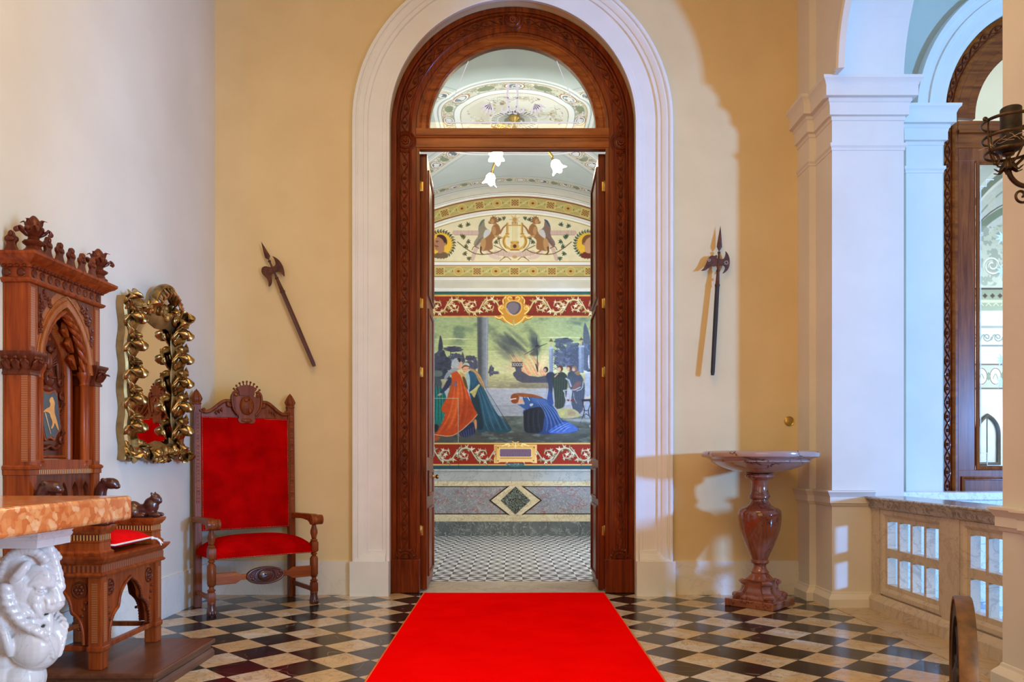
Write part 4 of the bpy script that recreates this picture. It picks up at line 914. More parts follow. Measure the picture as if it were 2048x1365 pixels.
for sx in (-1, 1):
    m = lambda x: 1029+sx*(1029-x)           # written for the left half, mirrored for the right
    G = GRN if sx > 0 else [(96,94,62),(124,116,76),(72,70,46)]; G = G if sx < 0 else [(74,92,72),(104,120,94),(54,70,56)]
    RB = (204,176,162); RBd = (176,146,134)
    p.line([(m(909),465.5),(m(960),465.5)], 9, RB, 1); p.line([(m(909),470),(m(960),470)], 1.2, RBd); 
    for x in (915,922,937,944): p.line([(m(x),461),(m(x),470)], .8, RBd, .8)
    p.line([(m(945),518),(m(951),500),(m(958),490)], [8,8,5], RB); p.line([(m(975),504),(m(985),514),(m(1000),517)], [6,8,5], (214,190,176), 1, 1); p.line([(m(992),506),(m(1029),510)], 10, RB)
    for x in (997,1007,1018): p.line([(m(x),502),(m(x),513)], .8, RBd, .7)
    p.line([(m(915),484),(m(935),500),(m(955),510),(m(990),507),(m(1004),500)], 1.8, (112,84,52), 1, 1); p.line([(m(988),491),(m(1003),498),(m(1014),504)], 1.6, (112,84,52), 1, 1); p.line([(m(998),476),(m(999),490),(m(1012),503)], 1.3, (112,84,52), 1, 1); p.line([(m(1006),517),(m(1014),513),(m(1022),520)], 1.2, (112,84,52), 1, 1); p.line([(m(1000),522),(m(1010),513)], 1.2, (112,84,52))
    for x, y, a, L in ((920,455,-1.9,9),(937,452,-1.2,9),(1000,442,-1.2,9),(1010,438,-.6,8),(922,474,-2.6,9),(934,482,2.6,9),(935,492,.4,9),(928,505,2.2,9),(938,514,1.6,9),(930,476,-.6,8),(990,482,2.4,9),(995,476,3.0,8)): spray(m(x), y, a if sx > 0 else pi-a, L, G)
    # griffin
    BD, BL, BS = (150,104,62), (188,144,94), (98,62,38)
    p.poly([(m(x), y) for x, y in ((951,496),(946,487),(958,470),(956,455),(961,443),(967,439),(969,444),(970,455),(982,463),(985,473),(972,479),(962,484))], (128,104,94) if sx > 0 else (142,132,112), 1, 1); p.poly([(m(x), y) for x, y in ((966,470),(972,457),(984,464),(984,474),(968,482))], (206,206,206), .9, 1); p.line([(m(959),452),(m(964),443),(m(968),440)], [2,4,3], (64,86,112) if sx > 0 else (96,108,96))
    for q in range(6): p.line([(m(967-q*2),474+q*2.6),(m(957-q*1.6),480+q*2.6)], .8, (86,70,66), .6)
    p.poly([(m(x), y) for x, y in ((984,452),(994,446),(1001,456),(1000,468),(992,474),(984,481),(986,492),(985,499),(975,501),(963,503),(959,492),(964,480),(974,474),(982,466))], BD, 1, 1)
    p.poly([(m(x), y) for x, y in ((962,478),(971,476),(972,490),(967,504),(960,496))], BL, .9, 1); p.poly([(m(x), y) for x, y in ((983,455),(990,452),(993,466),(986,472))], BL, .8, 1); p.line([(m(1000),466),(m(1006),456),(m(1012),450)], [4.5,3,2.4], (150,98,66)); p.line([(m(990),472),(m(998),474),(m(1006),476)], [4,3,2.6], BL)
    p.line([(m(962),495),(m(961),505),(m(966,),509)], [4,3,2], BS, 1, 1); p.line([(m(974),498),(m(980),504),(m(986),506)], [4,3,2.4], BD, 1, 1); p.line([(m(958),497),(m(948),492),(m(944),500)], 1.4, BS, 1, 1)
    p.ell(m(987), 441, 7.2, 7.6, BD); p.ell(m(984), 443, 4.4, 5, BL); p.ell(m(979.5), 444.5, 3, 3, (176,130,86)); p.line([(m(977.5),446),(m(982),447.5)], .9, (70,36,22)); p.ell(m(981.5), 440.5, .8, .7, (40,24,16))
    for q in range(7): a = -2.4+q*.55; p.line([(m(988+sx*0+5*cos(a)), 441+6*sin(a)), (m(988+8.5*cos(a)), 441+9*sin(a))], 1.6, BS if q % 2 else BD, .9)
    # medallion
    cx = m(882); p.ell(cx, 488, 24, 24, (232,184,60)); wreath(cx, 488.5, 26, G)
    SK = (198,150,114) if sx > 0 else (172,122,92); HR = (122,84,46) if sx > 0 else (66,40,30)
    fx = 1 if sx > 0 else -1
    p.poly([(cx-16*fx,512),(cx-8*fx,503),(cx+8*fx,505),(cx+17*fx,514),(cx+8*fx,517),(cx-10*fx,517)], (112,46,34) if sx > 0 else (112,88,60), 1, 1); p.poly([(cx-6*fx,505),(cx-7*fx,492),(cx+6*fx,498),(cx+6*fx,508)], SK, 1, 1)
    p.poly([(cx-10*fx,478),(cx-4*fx,471),(cx+6*fx,471),(cx+12*fx,478),(cx+13*fx,487),(cx+14*fx,491),(cx+12*fx,494),(cx+12*fx,500),(cx+6*fx,502),(cx-4*fx,497),(cx-10*fx,488)], SK, 1, 1)
    p.poly([(cx-12*fx,490),(cx-12*fx,478),(cx-5*fx,470),(cx+5*fx,469),(cx+10*fx,473),(cx+2*fx,475),(cx-4*fx,480),(cx-7*fx,488)], HR, 1, 1); p.ell(cx-8*fx, 488, 1.8, 2.6, (176,118,92)); p.line([(cx+5*fx,482.5),(cx+10*fx,482)], 1.1, (70,44,30)); p.ell(cx+8*fx, 484.3, 1, .8, (40,26,20)); p.line([(cx+6*fx,493),(cx+12*fx,492)], 1.8, (84,52,34)); p.line([(cx+7*fx,496),(cx+11*fx,496)], .9, (140,72,60))
c = 1029.5
for q in range(14): a = q*2*pi/14; p.line([(c,439),(c+cos(a)*(11 if q % 2 else 7),439+sin(a)*(10 if q % 2 else 6.5))], [1.4,.4], (150,108,52))
p.ell(c, 439, 3.6, 3.6, (196,138,60))
for q in range(-2, 3): p.line([(c+q*2.4,446),(c+q*2.4,484)], .9, (206,186,120)); p.line([(c+q*2.4,444),(c+q*2.4,449)], 1.3, (150,104,44))
p.line([(c-14,451),(c+14,451)], 1.6, (170,126,54)); p.line([(c-6,450.5),(c+6,450.5)], 3, (206,164,84)); p.line([(c-7,483.5),(c+7,483.5)], 3, (206,164,84)); p.line([(c-8,486),(c+8,486)], 1.4, (120,78,28))
for sx in (-1, 1):
    p.line([(c+sx*14.5,447),(c+sx*14.5,467)], 4.4, (206,164,78)); p.line([(c+sx*16,447),(c+sx*16,467)], 1.2, (134,90,34)); p.line([(c+sx*12,468),(c+sx*18,468)], 2.4, (180,134,56)); p.line([(c+sx*12,474),(c+sx*18,471),(c+sx*23,480),(c+sx*20,493),(c+sx*10,498)], [3,5,6,5.5,4], (206,162,74), 1, 2); p.line([(c+sx*20,474),(c+sx*24,484),(c+sx*18,496)], 1.2, (130,84,30), 1, 2)
p.ell(c, 493, 9, 8, (206,162,74)); p.ell(c, 492.5, 3.6, 3.6, (84,44,26)); p.line([(c-8,500),(c+8,500)], 3, (160,112,44)); p.ell(c, 514, 5, 3, (190,150,92))
LU = thing('lunette_painting', 'painted lunette with golden lyre between winged lions and two portrait medallions', 'painting', (E(1030,500)[0], YE+.015, E(1030,500)[1]))
p.mesh('painted_lunette', lambda X, Y: ((X-1024)*K, np.full(X.shape, YE+.006), CZ-(Y-920)*K), M_paint, LU, keep=lambda X, Y: np.hypot(X-1030, Y-891) < 500)
# mouldings of the painted end wall
def ex(px0, px1, py, prof): return MB().sweep([(E(px0,py)[0], YE+.012, E(0,py)[1]), (E(px1,py)[0], YE+.012, E(0,py)[1])], prof, (0,-1,0), -1)
am = MB()
for r0, r1, v in ((464.0, 472.2, .03), (499, 506.5, .045)):
    pa = [(LCX+RR(r0)*sin(radians(a)), YE+.01, LCZ+RR(r0)*cos(radians(a))) for a in np.linspace(-30, 30, 40)]
    wd = RR(r1-r0); am.sweep(pa, [(0,0),(0,v*.5),(wd*.3,v),(wd*.6,v*.6),(wd*.75,v*.8),(wd,v*.5),(wd,0)], (0,-1,0), 1)
struct('trim_13', am, M_lantrim, smooth=25)
pa = [(LCX+RR(506.5)*sin(radians(a)), YE+.01, LCZ+RR(506.5)*cos(radians(a))) for a in np.linspace(-30, 30, 40)]
struct('trim_14', MB().sweep(pa, [(0,0),(0,.03),(.03,.05),(.08,.12),(.10,.20),(.13,.20),(.14,0)], (0,-1,0), 1), M_cove, smooth=25)
struct('trim_15', ex(760, 1300, 555.5, [(0,0),(0,.05),(.035,.06),(.04,.10),(.055,.10),(.055,0)]), M_lantrim, smooth=25)
struct('trim_16', ex(760, 1300, 562.5, [(0,0),(0,.095),(.03,.09),(.07,.06),(.11,.03),(.11,0)]), M_cove, smooth=25)
struct('trim_17', ex(760, 1300, 576.5, [(0,0),(0,.03),(.02,.05),(.035,.05),(.04,.03),(.055,.03),(.055,0)]), M_lantrim, smooth=25)
# real marble dado under the painting
def dz(a): return E(0, a)[1]
DA = thing('marble_dado', 'marble wall panelling with green lozenge below the large painting', 'wall panelling', (.03, YE, 0))
X0, X1 = -2.4, 2.4; cx = E(1031, 0)[0]
def band(name, y0, y1, t, mat): return obj(name, MB().box(X0, X1, YE+.02-t, YE+.02, dz(y1), dz(y0)), mat, DA, smooth=0)
obj('capping', MB().sweep([(X0, YE+.02, dz(939)), (X1, YE+.02, dz(939))], [(0,0),(0,.055),(.03,.055),(.035,.04),(.05,.035),(dz(939)-dz(962.5),.028),(dz(939)-dz(962.5),0)], (0,-1,0), -1), M_greycap, DA, smooth=25)
obj('upper_band', MB().box(X0, X1, YE-.002, YE+.02, dz(973), dz(962.5)), M_yel, DA, smooth=0)
band('grey_panel', 973, 1029, .016, M_grey)
for a, b in ((972.6, 974.6), (1027.6, 1029.6)): band('black_fillet', a, b, .019, M_black)
band('lower_band', 1029.6, 1043.6, .022, M_yel); band('base_slab', 1043.6, 1073, .036, M_slate)
lz = dz(1001.5); 
def loz(w, h): return [(cx-w, lz), (cx, lz+h), (cx+w, lz), (cx, lz-h)]
def clip(w, h, k): return [(cx-w, lz), (cx-w*(1-k/h), lz+k), (cx+w*(1-k/h), lz+k), (cx+w, lz), (cx+w*(1-k/h), lz-k), (cx-w*(1-k/h), lz-k)]
kk = 29*K
obj('lozenge_outline', MB().prism(clip(53*K, 41*K, kk), YE-.006, YE+.002, 'y'), M_black, DA, smooth=0)
obj('lozenge_frame', MB().prism(clip(49*K, 38*K, kk), YE-.010, YE+.002, 'y'), M_yel, DA, smooth=0)
obj('lozenge', MB().prism(loz(30*K, 28*K), YE-.013, YE+.002, 'y'), M_green, DA, smooth=0)
# ---------------------------------------------------------------- the painted vault
YC = 9.75-CD; ZT = 5.47
p = Paint(-235, -235, 235, 235, 2.0, (186,194,190)); w = (slice(0, p.h), slice(0, p.w))   # plan in cm about the crown
A = np.abs(p.X); Bq = np.abs(p.Y); dg = np.abs(A-Bq)/sqrt(2); rad = np.hypot(p.X, p.Y*1.0)
p.mottle(.03, 20, 2)
def bd(mask, c, a=1.0): p.put(w, np.clip(mask, 0, 1)*a, c)
box = np.maximum(A, Bq)
out = (rad > 100)
FIL = np.abs(vnoise(p.X, p.Y, 9, 12, 3)-.5); FI2 = np.abs(vnoise(p.X, p.Y, 7, 91, 3)-.5); BL = vnoise(p.X, p.Y, 6, 31, 3)
def filigree(mask, a=1.0):
    m = mask.astype(float); bd((BL > .57)*m, (140,142,122), .55*a); bd((FIL < .022)*m, (104,106,94), .85*a); bd((FI2 < .018)*m, (236,234,226), .95*a); bd(((FI2 > .03) & (FI2 < .045))*m, (168,146,110), .6*a)
def strip(d, u, width, gate):              # an ornamented band: white fillets, olive leaves and oval medallions
    bd((d < width) & gate, (226,226,224)); bd((d < width*.80) & gate, (160,140,106)); bd((d < width*.74) & gate, (202,198,178)); bd((d > width*.90) & (d < width*.95) & gate, (150,154,156))
    filigree((d < width*.66) & gate); f = np.abs(((u/34.0) % 1)-.5)*34
    bd((np.hypot((f-17)/6.0, d/(width*.6)) < .8) & gate, (118,126,104), .8)
    e = np.hypot(f/7.0, d/(width*.5)); bd((e < 1.25) & gate, (160,120,84)); bd((e < 1.10) & gate, (226,224,220)); bd((e < .88) & gate, (104,110,118)); bd((e < .72) & gate & (BL > .42), (214,214,210)); bd((np.abs(d-width*1.28) < .8) & gate, (140,138,124), .5)
qs = (np.abs(p.X/64.0)**2.6+np.abs(p.Y/70.0)**2.6)**(1/2.6); side = A > Bq*.95; out = qs > 1.55
strip(dg, rad, 15, out); strip(np.abs(box-206), np.where(A > Bq, p.Y, p.X)+7, 12, (dg > 24))
bd(box > 221, (214,216,214)); bd((np.abs(box-226) < 2), (176,172,150))
bd(qs < 1.56, (226,226,222)); bd(qs < 1.50, (170,174,174)); bd(qs < 1.47, (226,226,224)); bd(qs < 1.42, (176,152,110)); bd(qs < 1.40, (206,200,180)); filigree((qs < 1.39) & (qs > 1.18))
an = np.arctan2(p.Y/70, p.X/64); fs = np.abs(((an/(pi/4)+.5) % 1)-.5)*60
e = np.hypot(fs/9, (qs-1.29)*66/6.0); bd(e < 1.25, (160,112,78)); bd(e < 1.08, (228,226,220)); bd(e < .85, (120,124,130)); bd((e < .68) & (BL > .45), (216,214,208))
gmk = np.hypot((fs-30)/10, (qs-1.29)*66/5.5) < .9; bd(gmk, (116,126,100), .8)
bd(qs < 1.19, (150,156,158)); bd(qs < 1.17, (228,228,226)); bd(qs < 1.06, (176,160,130)); bd(qs < 1.04, (216,212,202))
md = (qs < .95) & (rad > 32); bd(md & (vnoise(p.X, p.Y, 22, 55, 2) > .52), (206,198,180), .7); lace = md & (vnoise(p.X, p.Y, 20, 71, 2) > .46); bd((FIL < .020)*lace, (122,112,92), .8); bd((FI2 < .018)*lace, (238,236,230), .9); bd(((BL > .62)*lace).astype(float), (166,150,120), .5); bd(((vnoise(p.X, p.Y, 5, 78, 2) > .72)*lace).astype(float), (130,84,60), .6)
ra = np.arctan2(p.Y, p.X)
bd(rad < 31, (224,222,216)); bd((rad < 29) & (rad > 22) & (((ra*18/pi) % 1) < .35), (96,96,90)); bd(rad < 21, (196,194,188)); bd((rad < 20) & (((ra*12/pi) % 1) < .4), (150,150,140), .7); bd(rad < 13, (128,126,114)); bd((rad < 12) & (BL > .5), (206,204,196))
vault = p.mesh('ceiling_far', lambda X, Y: (X/100+.03, Y/100+YC, ZT-np.minimum((X/100)**2, (Y/100)**2)/(2*RR(478))), M_paintc, None, gain=.95)
vault['kind'] = 'structure'

# ---------------------------------------------------------------- painted end wall of the side room (seen through the loggia window)
ZQ = 11.86; KQ = ZQ/F
p = Paint(1915, 40, 2035, 985, 1.0, (206,216,226)); w = (slice(0, p.h), slice(0, p.w))
def R4(y0, y1, c, c2=None): p.poly([(1910,y0),(2040,y0),(2040,y1),(1910,y1)], c, 1, 0, c2)
R4(30, 300, (186,196,190), (204,208,196)); nq = vnoise(p.X, p.Y, 9, 3, 3)
p.put(w, ((nq > .56) & (p.Y < 300)).astype(float)*.8, (132,142,126)); p.put(w, ((nq < .36) & (p.Y < 300)).astype(float)*.7, (232,232,222))
p.line([(1930,330),(1980,120),(2035,60)], 9, (236,240,244), 1, 2)
for o, c, wd in ((0,(236,240,246),10),(13,(128,140,132),12),(24,(240,242,248),6),(36,(206,216,226),14),(48,(150,164,160),3)):
    p.line([(1925,430+o),(1965,372+o),(2000,338+o),(2040,312+o)], wd, c, 1, 2)
p.put(w, ((nq > .55) & (p.Y > 340) & (p.Y < 420) & (np.abs(p.Y-(1372+ -.62*(p.X-1940)-930)) < 30)).astype(float)*.8, (216,222,222))
p.line([(1930,500),(1970,440),(2040,405)], 14, (124,142,130), 1, 2); p.line([(1930,488),(1970,428),(2040,393)], 2, (70,40,36), 1, 2)
p.poly([(1925,540),(1975,462),(2040,425),(2040,575),(1925,575)], (198,208,206), 1, 1)
p.put(w, ((nq > .5) & (p.Y > 450) & (p.Y < 572)).astype(float)*.75, (150,162,160)); p.line(spiral(1985,530,20,4,0,620,40), 4, (236,240,240)); p.line(spiral(1985,532,20,4,0,620,40), 1, (110,122,124))
R4(576, 580, (70,48,46)); R4(580, 622, (140,156,142), (156,170,158)); R4(600,606,(200,206,190))
for k in range(8): x = 1925+k*15; p.poly([(x-5,592),(x,587),(x+5,592),(x,597)], (74,44,44), 1, 0); p.line([(x+2,612),(x+7,606),(x+12,612)], 1.6, (206,212,196), 1, 1)
R4(624, 650, (226,232,238)); R4(652, 657, (150,160,168)); R4(657, 690, (210,218,222)); R4(690, 694, (120,128,136)); R4(694, 722, (226,230,236))
for k in range(5): x = 1930+k*22; p.line(spiral(x,675,9,2,0,500,20), 2.2, (120,132,138)); p.line([(x+9,680),(x+14,668),(x+20,676)], 3, (140,150,150), 1, 1)
R4(728, 731, (84,62,62)); R4(731, 776, (176,188,184)); R4(776, 779, (84,62,62))
for k in range(5): x = 1935+k*28; p.ell(x, 753, 12, 17, (232,236,236)); p.line([(x+11*cos(t*.3),753+16*sin(t*.3)) for t in range(22)], 1.6, (92,60,62)); p.line([(x-5,758),(x,746),(x+5,758)], 2, (120,132,130), 1, 1); p.ell(x+14, 753, 4, 8, (120,136,128))
p.mottle(.04, 12, 9)
SP = thing('frieze_painting', 'painted vault, scrolls and frieze bands seen through the glass of the loggia window', 'painting', ((1975-1024)*KQ, 4.985, 3.5))
p.mesh('painted_frieze', lambda X, Y: ((X-1024)*KQ, np.full(X.shape, ZQ-CD), CZ-(Y-920)*KQ), M_paint, SP)
del p
# ================================================================ THINGS IN THE HALL
# ---- red carpet runner
R = thing('carpet_runner', 'long scarlet carpet runner leading to the open mahogany doorway', 'rug', (.017, -3.5, 0))
XA, XBr = -.782, .818
def rugz(x, y): return .012+.003*exp(-((y+.36)/.03)**2)+.0015*sin(x*3+y*1.7)
m = MB().grid(24, 150, lambda u, v: (XA+(XBr-XA)*u, .03-8.2*v, rugz(XA+(XBr-XA)*u, .03-8.2*v)))
n = len(m.v); m.box(XA, XBr, -8.17, .03, .0005, .008)
obj('pile', m, M_rug, R, smooth=60)
for x in (XA-.004, XBr+.004): obj('bound_edge', MB().tube([(x, .03-8.2*k/60, .0075) for k in range(61)], .007, 6), M_rugb, R, smooth=80)
# ---- high-backed red chair
CH = thing('throne_chair', 'high-backed red velvet armchair with carved crest standing in the left corner', 'chair', (-2.115, -.505, 0), radians(37.5))
def co(name, mb, mat, **k): return obj(name, mb, mat, CH, local=True, **k)
fx, fy, bx, by = .415, -.225, .395, .215
def back(z): return by+.0+max(0, z-.45)*.028        # the posts lean back a little
for s in (-1, 1):
    x = s*bx
    pz = [(x-.028, -.028), (x+.028, -.028), (x+.028, .028), (x-.028, .028)]
    m = MB(); zs = [0, .45, 1.0, 1.655]
    vs = [(q[0], q[1]+back(z), z) for z in zs for q in pz]; fs = [(3,2,1,0), (12,13,14,15)]
    for k in range(3): fs += [(k*4+i, k*4+(i+1) % 4, k*4+4+(i+1) % 4, k*4+4+i) for i in range(4)]
    m.add(vs, fs); po = co('back_post', m, M_chair, smooth=0, bevel=.004)
    m = MB()
    for k in range(26):
        z = .86+k*.0285; y = back(z)-.030
        m.cbox((x, y, z), (.030, .008, .0245)); m.ell((x, y-.004, z), (.008,.004,.007), n=8, m=4); 
        for a, b in ((-1,-1),(1,-1),(1,1),(-1,1)): m.ell((x+a*.009, y-.0035, z+b*.007), (.004,.004,.004), n=6, m=4)
    obj('carved_strip', m, M_chairx, po, local=True, smooth=50)
    y = back(1.66); m = MB().lathe([(.036,1.652),(.040,1.660),(.036,1.668),(.030,1.675),(.036,1.690),(.037,1.700),(.030,1.722),(.022,1.745),(.010,1.768),(0,1.782)], (x, y, 0), 16)
    for k in range(6): a = k*pi/3; m.tube([(x+cos(a)*.030, y+sin(a)*.030, 1.675), (x+cos(a)*.040, y+sin(a)*.040, 1.70), (x+cos(a)*.028, y+sin(a)*.028, 1.73), (x+cos(a)*.012, y+sin(a)*.012, 1.765)], [.008,.011,.009,.003], 6)
    obj('flame_finial', m, M_chair, po, local=True, smooth=60)
    # turned front leg carrying the arm
    xf_ = s*fx; m = MB()
    def oct_(z0, z1, w, c=.35):
        m.lathe([(w*.62, z0), (w, z0+.018), (w, z1-.018), (w*.62, z1)], (xf_, fy, 0), 8, ph=pi/8)
    m.lathe([(.030,.09),(.030,.10),(.022,.115)], (xf_, fy, 0), 16)
    def sq(z0, z1, w): m.lathe([(w*.9, z0), (w*1.3, z0+.012), (w*1.3, z1-.012), (w*.9, z1)], (xf_, fy, 0), 4, ph=pi/4)
    sq(.095, .185, .028); m.lathe([(.022,.18),(.031,.192),(.031,.198),(.019,.206),(.018,.222),(.030,.232)], (xf_, fy, 0), 18)
    oct_(.228, .400, .033); m.lathe([(.026,.394),(.016,.404),(.026,.414),(.027,.420),(.016,.430),(.022,.440)], (xf_, fy, 0), 18); sq(.432, .525, .030)
    m.lathe([(.024,.520),(.030,.530),(.024,.538),(.016,.545),(.022,.552),(.021,.558),(.030,.590),(.029,.610),(.018,.650),(.016,.672),(.024,.682),(.020,.69)], (xf_, fy, 0), 18)
    lg = co('front_leg', m, M_chair, smooth=42)
    m = MB().lathe([(.034,0),(.037,.02),(.034,.05),(.029,.075),(.031,.092)], (xf_, fy, 0), 16)
    for q in (-1, 0, 1): m.ell((xf_+q*.018, fy-.030, .022), (.011,.014,.022), n=8, m=6)
    obj('paw_foot', m, M_hoof, lg, local=True, smooth=60)
    m = MB().box(xf_-.006, xf_+.006, fy-.0345, fy-.030, .262, .366)
    # arm with scroll end
    y0, y1 = back(.73), fy-.075
    path = [(0, .715), (.12, .718), (.26, .722), (.36, .724), (.42, .718), (.47, .712)]
    m = MB(); L = y0-y1
    prof = [(y0, .690), (y0-L*.45, .700), (y0-L*.70, .690), (y0-L*.80, .668), (y0-L*.97, .668), (y0-L*.97, .742), (y0-L*.80, .748), (y0-L*.5, .744), (y0, .738)]
    m.prism(prof, xf_-.026, xf_+.026, 'x'); co('arm', m, M_chairx, smooth=0, bevel=.006)
    m = MB().lathe([(.030,-.052),(.040,-.048),(.041,-.030),(.037,-.026),(.041,-.020),(.041,.020),(.037,.026),(.041,.030),(.040,.048),(.030,.052),(.026,.046),(.018,.050),(0,.050)], (xf_, y1+.030, .703), 22, 'x'); co('arm_scroll', m, M_chair, smooth=40)
    co('side_stretcher', MB().cbox((s*.405, (fy+by)/2-.0, .125), (.022, .42, .036)), M_chairx, smooth=0, bevel=.003)
# upholstery
def dome(x, z, w, h, d): 
    u, v = abs(x)/w, abs(z)/h; return d*(1-u**6)*(1-v**6)
m = MB(); zc, hh, ww = 1.085, .468, .366
m.grid(24, 30, lambda u, v: (-ww+2*ww*u, back(zc-hh+2*hh*v)-.026-dome(-ww+2*ww*u, -hh+2*hh*v, ww, hh, .022), zc-hh+2*hh*v))
m.grid(24, 30, lambda u, v: (-ww+2*ww*u, back(zc-hh+2*hh*v)+.014, zc-hh+2*hh*v))
for s in (-1, 1): m.grid(1, 30, lambda u, v: (s*ww, back(zc-hh+2*hh*v)-.026+.04*u, zc-hh+2*hh*v)); m.grid(24, 1, lambda u, v: (-ww+2*ww*u, back(zc+s*hh)-.026+.04*v, zc+s*hh))
bp = co('back_panel', m, M_velvet, smooth=50)
m = MB()
for k in range(74): z = zc-hh+.012+k*(2*hh-.024)/73; [m.ell((s*(ww-.007), back(z)-.029, z), .0040, n=6, m=4) for s in (-1, 1)]
for k in range(56): x = -ww+.012+k*(2*ww-.024)/55; [m.ell((x, back(zc+t*hh)-.029, zc+t*(hh-.007)), .0040, n=6, m=4) for t in (-1, 1) if not (t > 0 and abs(x) < .15)]
obj('nail_trim', m, M_nail, bp, local=True, smooth=80)
m = MB()
def seat(u, v):
    x = -.41+.82*u; y = -.245+.435*v; w = 1-.02*0; e = (1-abs(2*u-1)**4)*(1-abs(2*v-1)**4)
    return (x*(1 if v < 2 else 1), y, .475+.105*e**.6+.012*sin(pi*u))
m.grid(28, 18, seat); m.grid(28, 1, lambda u, v: (-.41+.82*u, -.245-.010*sin(pi*v), .430+.045*v+.012*sin(pi*u)*v)); m.grid(28, 1, lambda u, v: (-.41+.82*u, .19, .43+.045*v+.012*sin(pi*u)*v))
for s in (0, 1): m.grid(18, 1, lambda u, v: (-.41+.82*s, -.245+.435*u, .43+.045*v))
m.grid(4, 4, lambda u, v: (-.41+.82*u, -.245+.435*v, .43))
se = co('seat', m, M_velvet, smooth=50)
m = MB()
for k in range(62): m.ell((-.375+.75*k/61, -.2515, .436), .0042, n=6, m=4)
obj('nail_trim', m, M_nail, se, local=True, smooth=80)
# crest rail: scrolls, shield and crown
yb = back(1.62)-.012
half_ = [(0,1.545),(.366,1.545),(.366,1.585),(.340,1.582),(.300,1.600),(.255,1.632),(.215,1.668),(.175,1.690),(.135,1.692),(.11,1.70),(.0,1.72)]
ol = [(-x, z) for x, z in half_[1:][::-1]]+[(half_[0][0], half_[0][1])]+half_[1:]
ol = [(-x, z) for x, z in reversed(half_[1:-1])]; ol = half_[1:-1]+[(0,1.72)]+ol[::-1][::-1]
ol = [(x, z) for x, z in half_[1:]]+[(-x, z) for x, z in half_[1:-1][::-1]]
m = MB().prism(ol, yb-.012, yb+.014, 'y'); cr = co('crest_rail', m, M_chair, smooth=30, bevel=.004)
for s in (-1, 1):
    m = MB()
    top = chaikin([(s*.36,1.612),(s*.335,1.588),(s*.285,1.606),(s*.235,1.650),(s*.185,1.690),(s*.13,1.692),(s*.105,1.672),(s*.125,1.648),(s*.155,1.655),(s*.150,1.678)], 3, False)
    m.tube([(x, yb-.016, z) for x, z in top], [.013]*8+[.016]*(len(top)-8), 8)
    m.tube([(x, yb-.020, z) for x, z in spiral(s*.352, 1.612, .024, .008, 0 if s > 0 else 180, 420 if s < 0 else -240, 16)], .009, 7)
    m.ell((s*.352, yb-.022, 1.612), (.013,.014,.013)); m.ell((s*.140, yb-.022, 1.664), (.012,.014,.012))
    for q in range(3): m.tube([(s*(.20+q*.022), yb-.014, 1.632-q*.012), (s*(.208+q*.022), yb-.024, 1.612-q*.012), (s*(.196+q*.022), yb-.014, 1.596-q*.012)], [.006,.010,.003], 6)
    m.prism([(s*.235,1.556),(s*.095,1.556),(s*.115,1.580),(s*.16,1.592),(s*.205,1.575)], yb-.019, yb-.010, 'y')
    obj('scroll_carving', m, M_chair, cr, local=True, smooth=60)
m = MB()
sh = chaikin([(-.06,1.745),(.06,1.745),(.075,1.72),(.105,1.765),(.128,1.735),(.125,1.65),(.100,1.595),(.060,1.565),(.078,1.530),(.050,1.502),(.0,1.515),(-.050,1.502),(-.078,1.530),(-.060,1.565),(-.100,1.595),(-.125,1.65),(-.128,1.735),(-.105,1.765),(-.075,1.72)], 2)
m.prism(sh, yb-.036, yb+.010, 'y'); m.ell((0, yb-.030, 1.655), (.062,.038,.082), n=24, m=14); m.ell((0, yb-.026, 1.530), (.058,.020,.022))
for s in (-1, 1):
    m.tube([(x, yb-.040, z) for x, z in chaikin([(s*.075,1.765),(s*.100,1.775),(s*.122,1.750),(s*.126,1.690),(s*.110,1.615),(s*.072,1.575)], 3, False)], .010, 8)
    m.tube([(x, yb-.042, z) for x, z in spiral(s*.088, 1.748, .020, .005, 90, 90+s*-380, 16)], .007, 6)
shd = obj('crest_shield', m, M_chair, cr, local=True, smooth=50)
m = MB()
for q in (-1, 0, 1): m.tube([(-.040, yb-.058, 1.640+q*.013-.018), (0, yb-.070, 1.656+q*.013), (.042, yb-.060, 1.678+q*.013)], .0035, 6)
m.ell((-.012, yb-.064, 1.700), (.018,.008,.016)); m.ell((.018, yb-.064, 1.612), (.012,.008,.022)); m.tube([(.018, yb-.066, 1.60), (.036, yb-.06, 1.625), (.030, yb-.06, 1.645)], .004, 6); m.tube([(-.02, yb-.066, 1.70), (.005, yb-.068, 1.715), (.012, yb-.064, 1.700)], .004, 6)
obj('shield_device', m, M_chair, shd, local=True, smooth=60)
m = MB()
m.prism([(-.062,1.742),(.062,1.742),(.066,1.775),(.084,1.800),(.050,1.822),(0,1.832),(-.050,1.822),(-.084,1.800),(-.066,1.775)], yb-.044, yb+.004, 'y')
for k in range(9):
    a = radians(90+(k-4)*13.5); r0 = .128; cx, cz = 0, 1.700
    m.tube([(cx+cos(a)*.10, yb-.030, cz+sin(a)*.118), (cx+cos(a)*.128, yb-.034, cz+sin(a)*.150)], [.0075,.005], 7); m.ell((cx+cos(a)*.134, yb-.034, cz+sin(a)*.158), (.0098,.0098,.0098), n=10, m=7)
obj('crown', m, M_chair, cr, local=True, smooth=50)
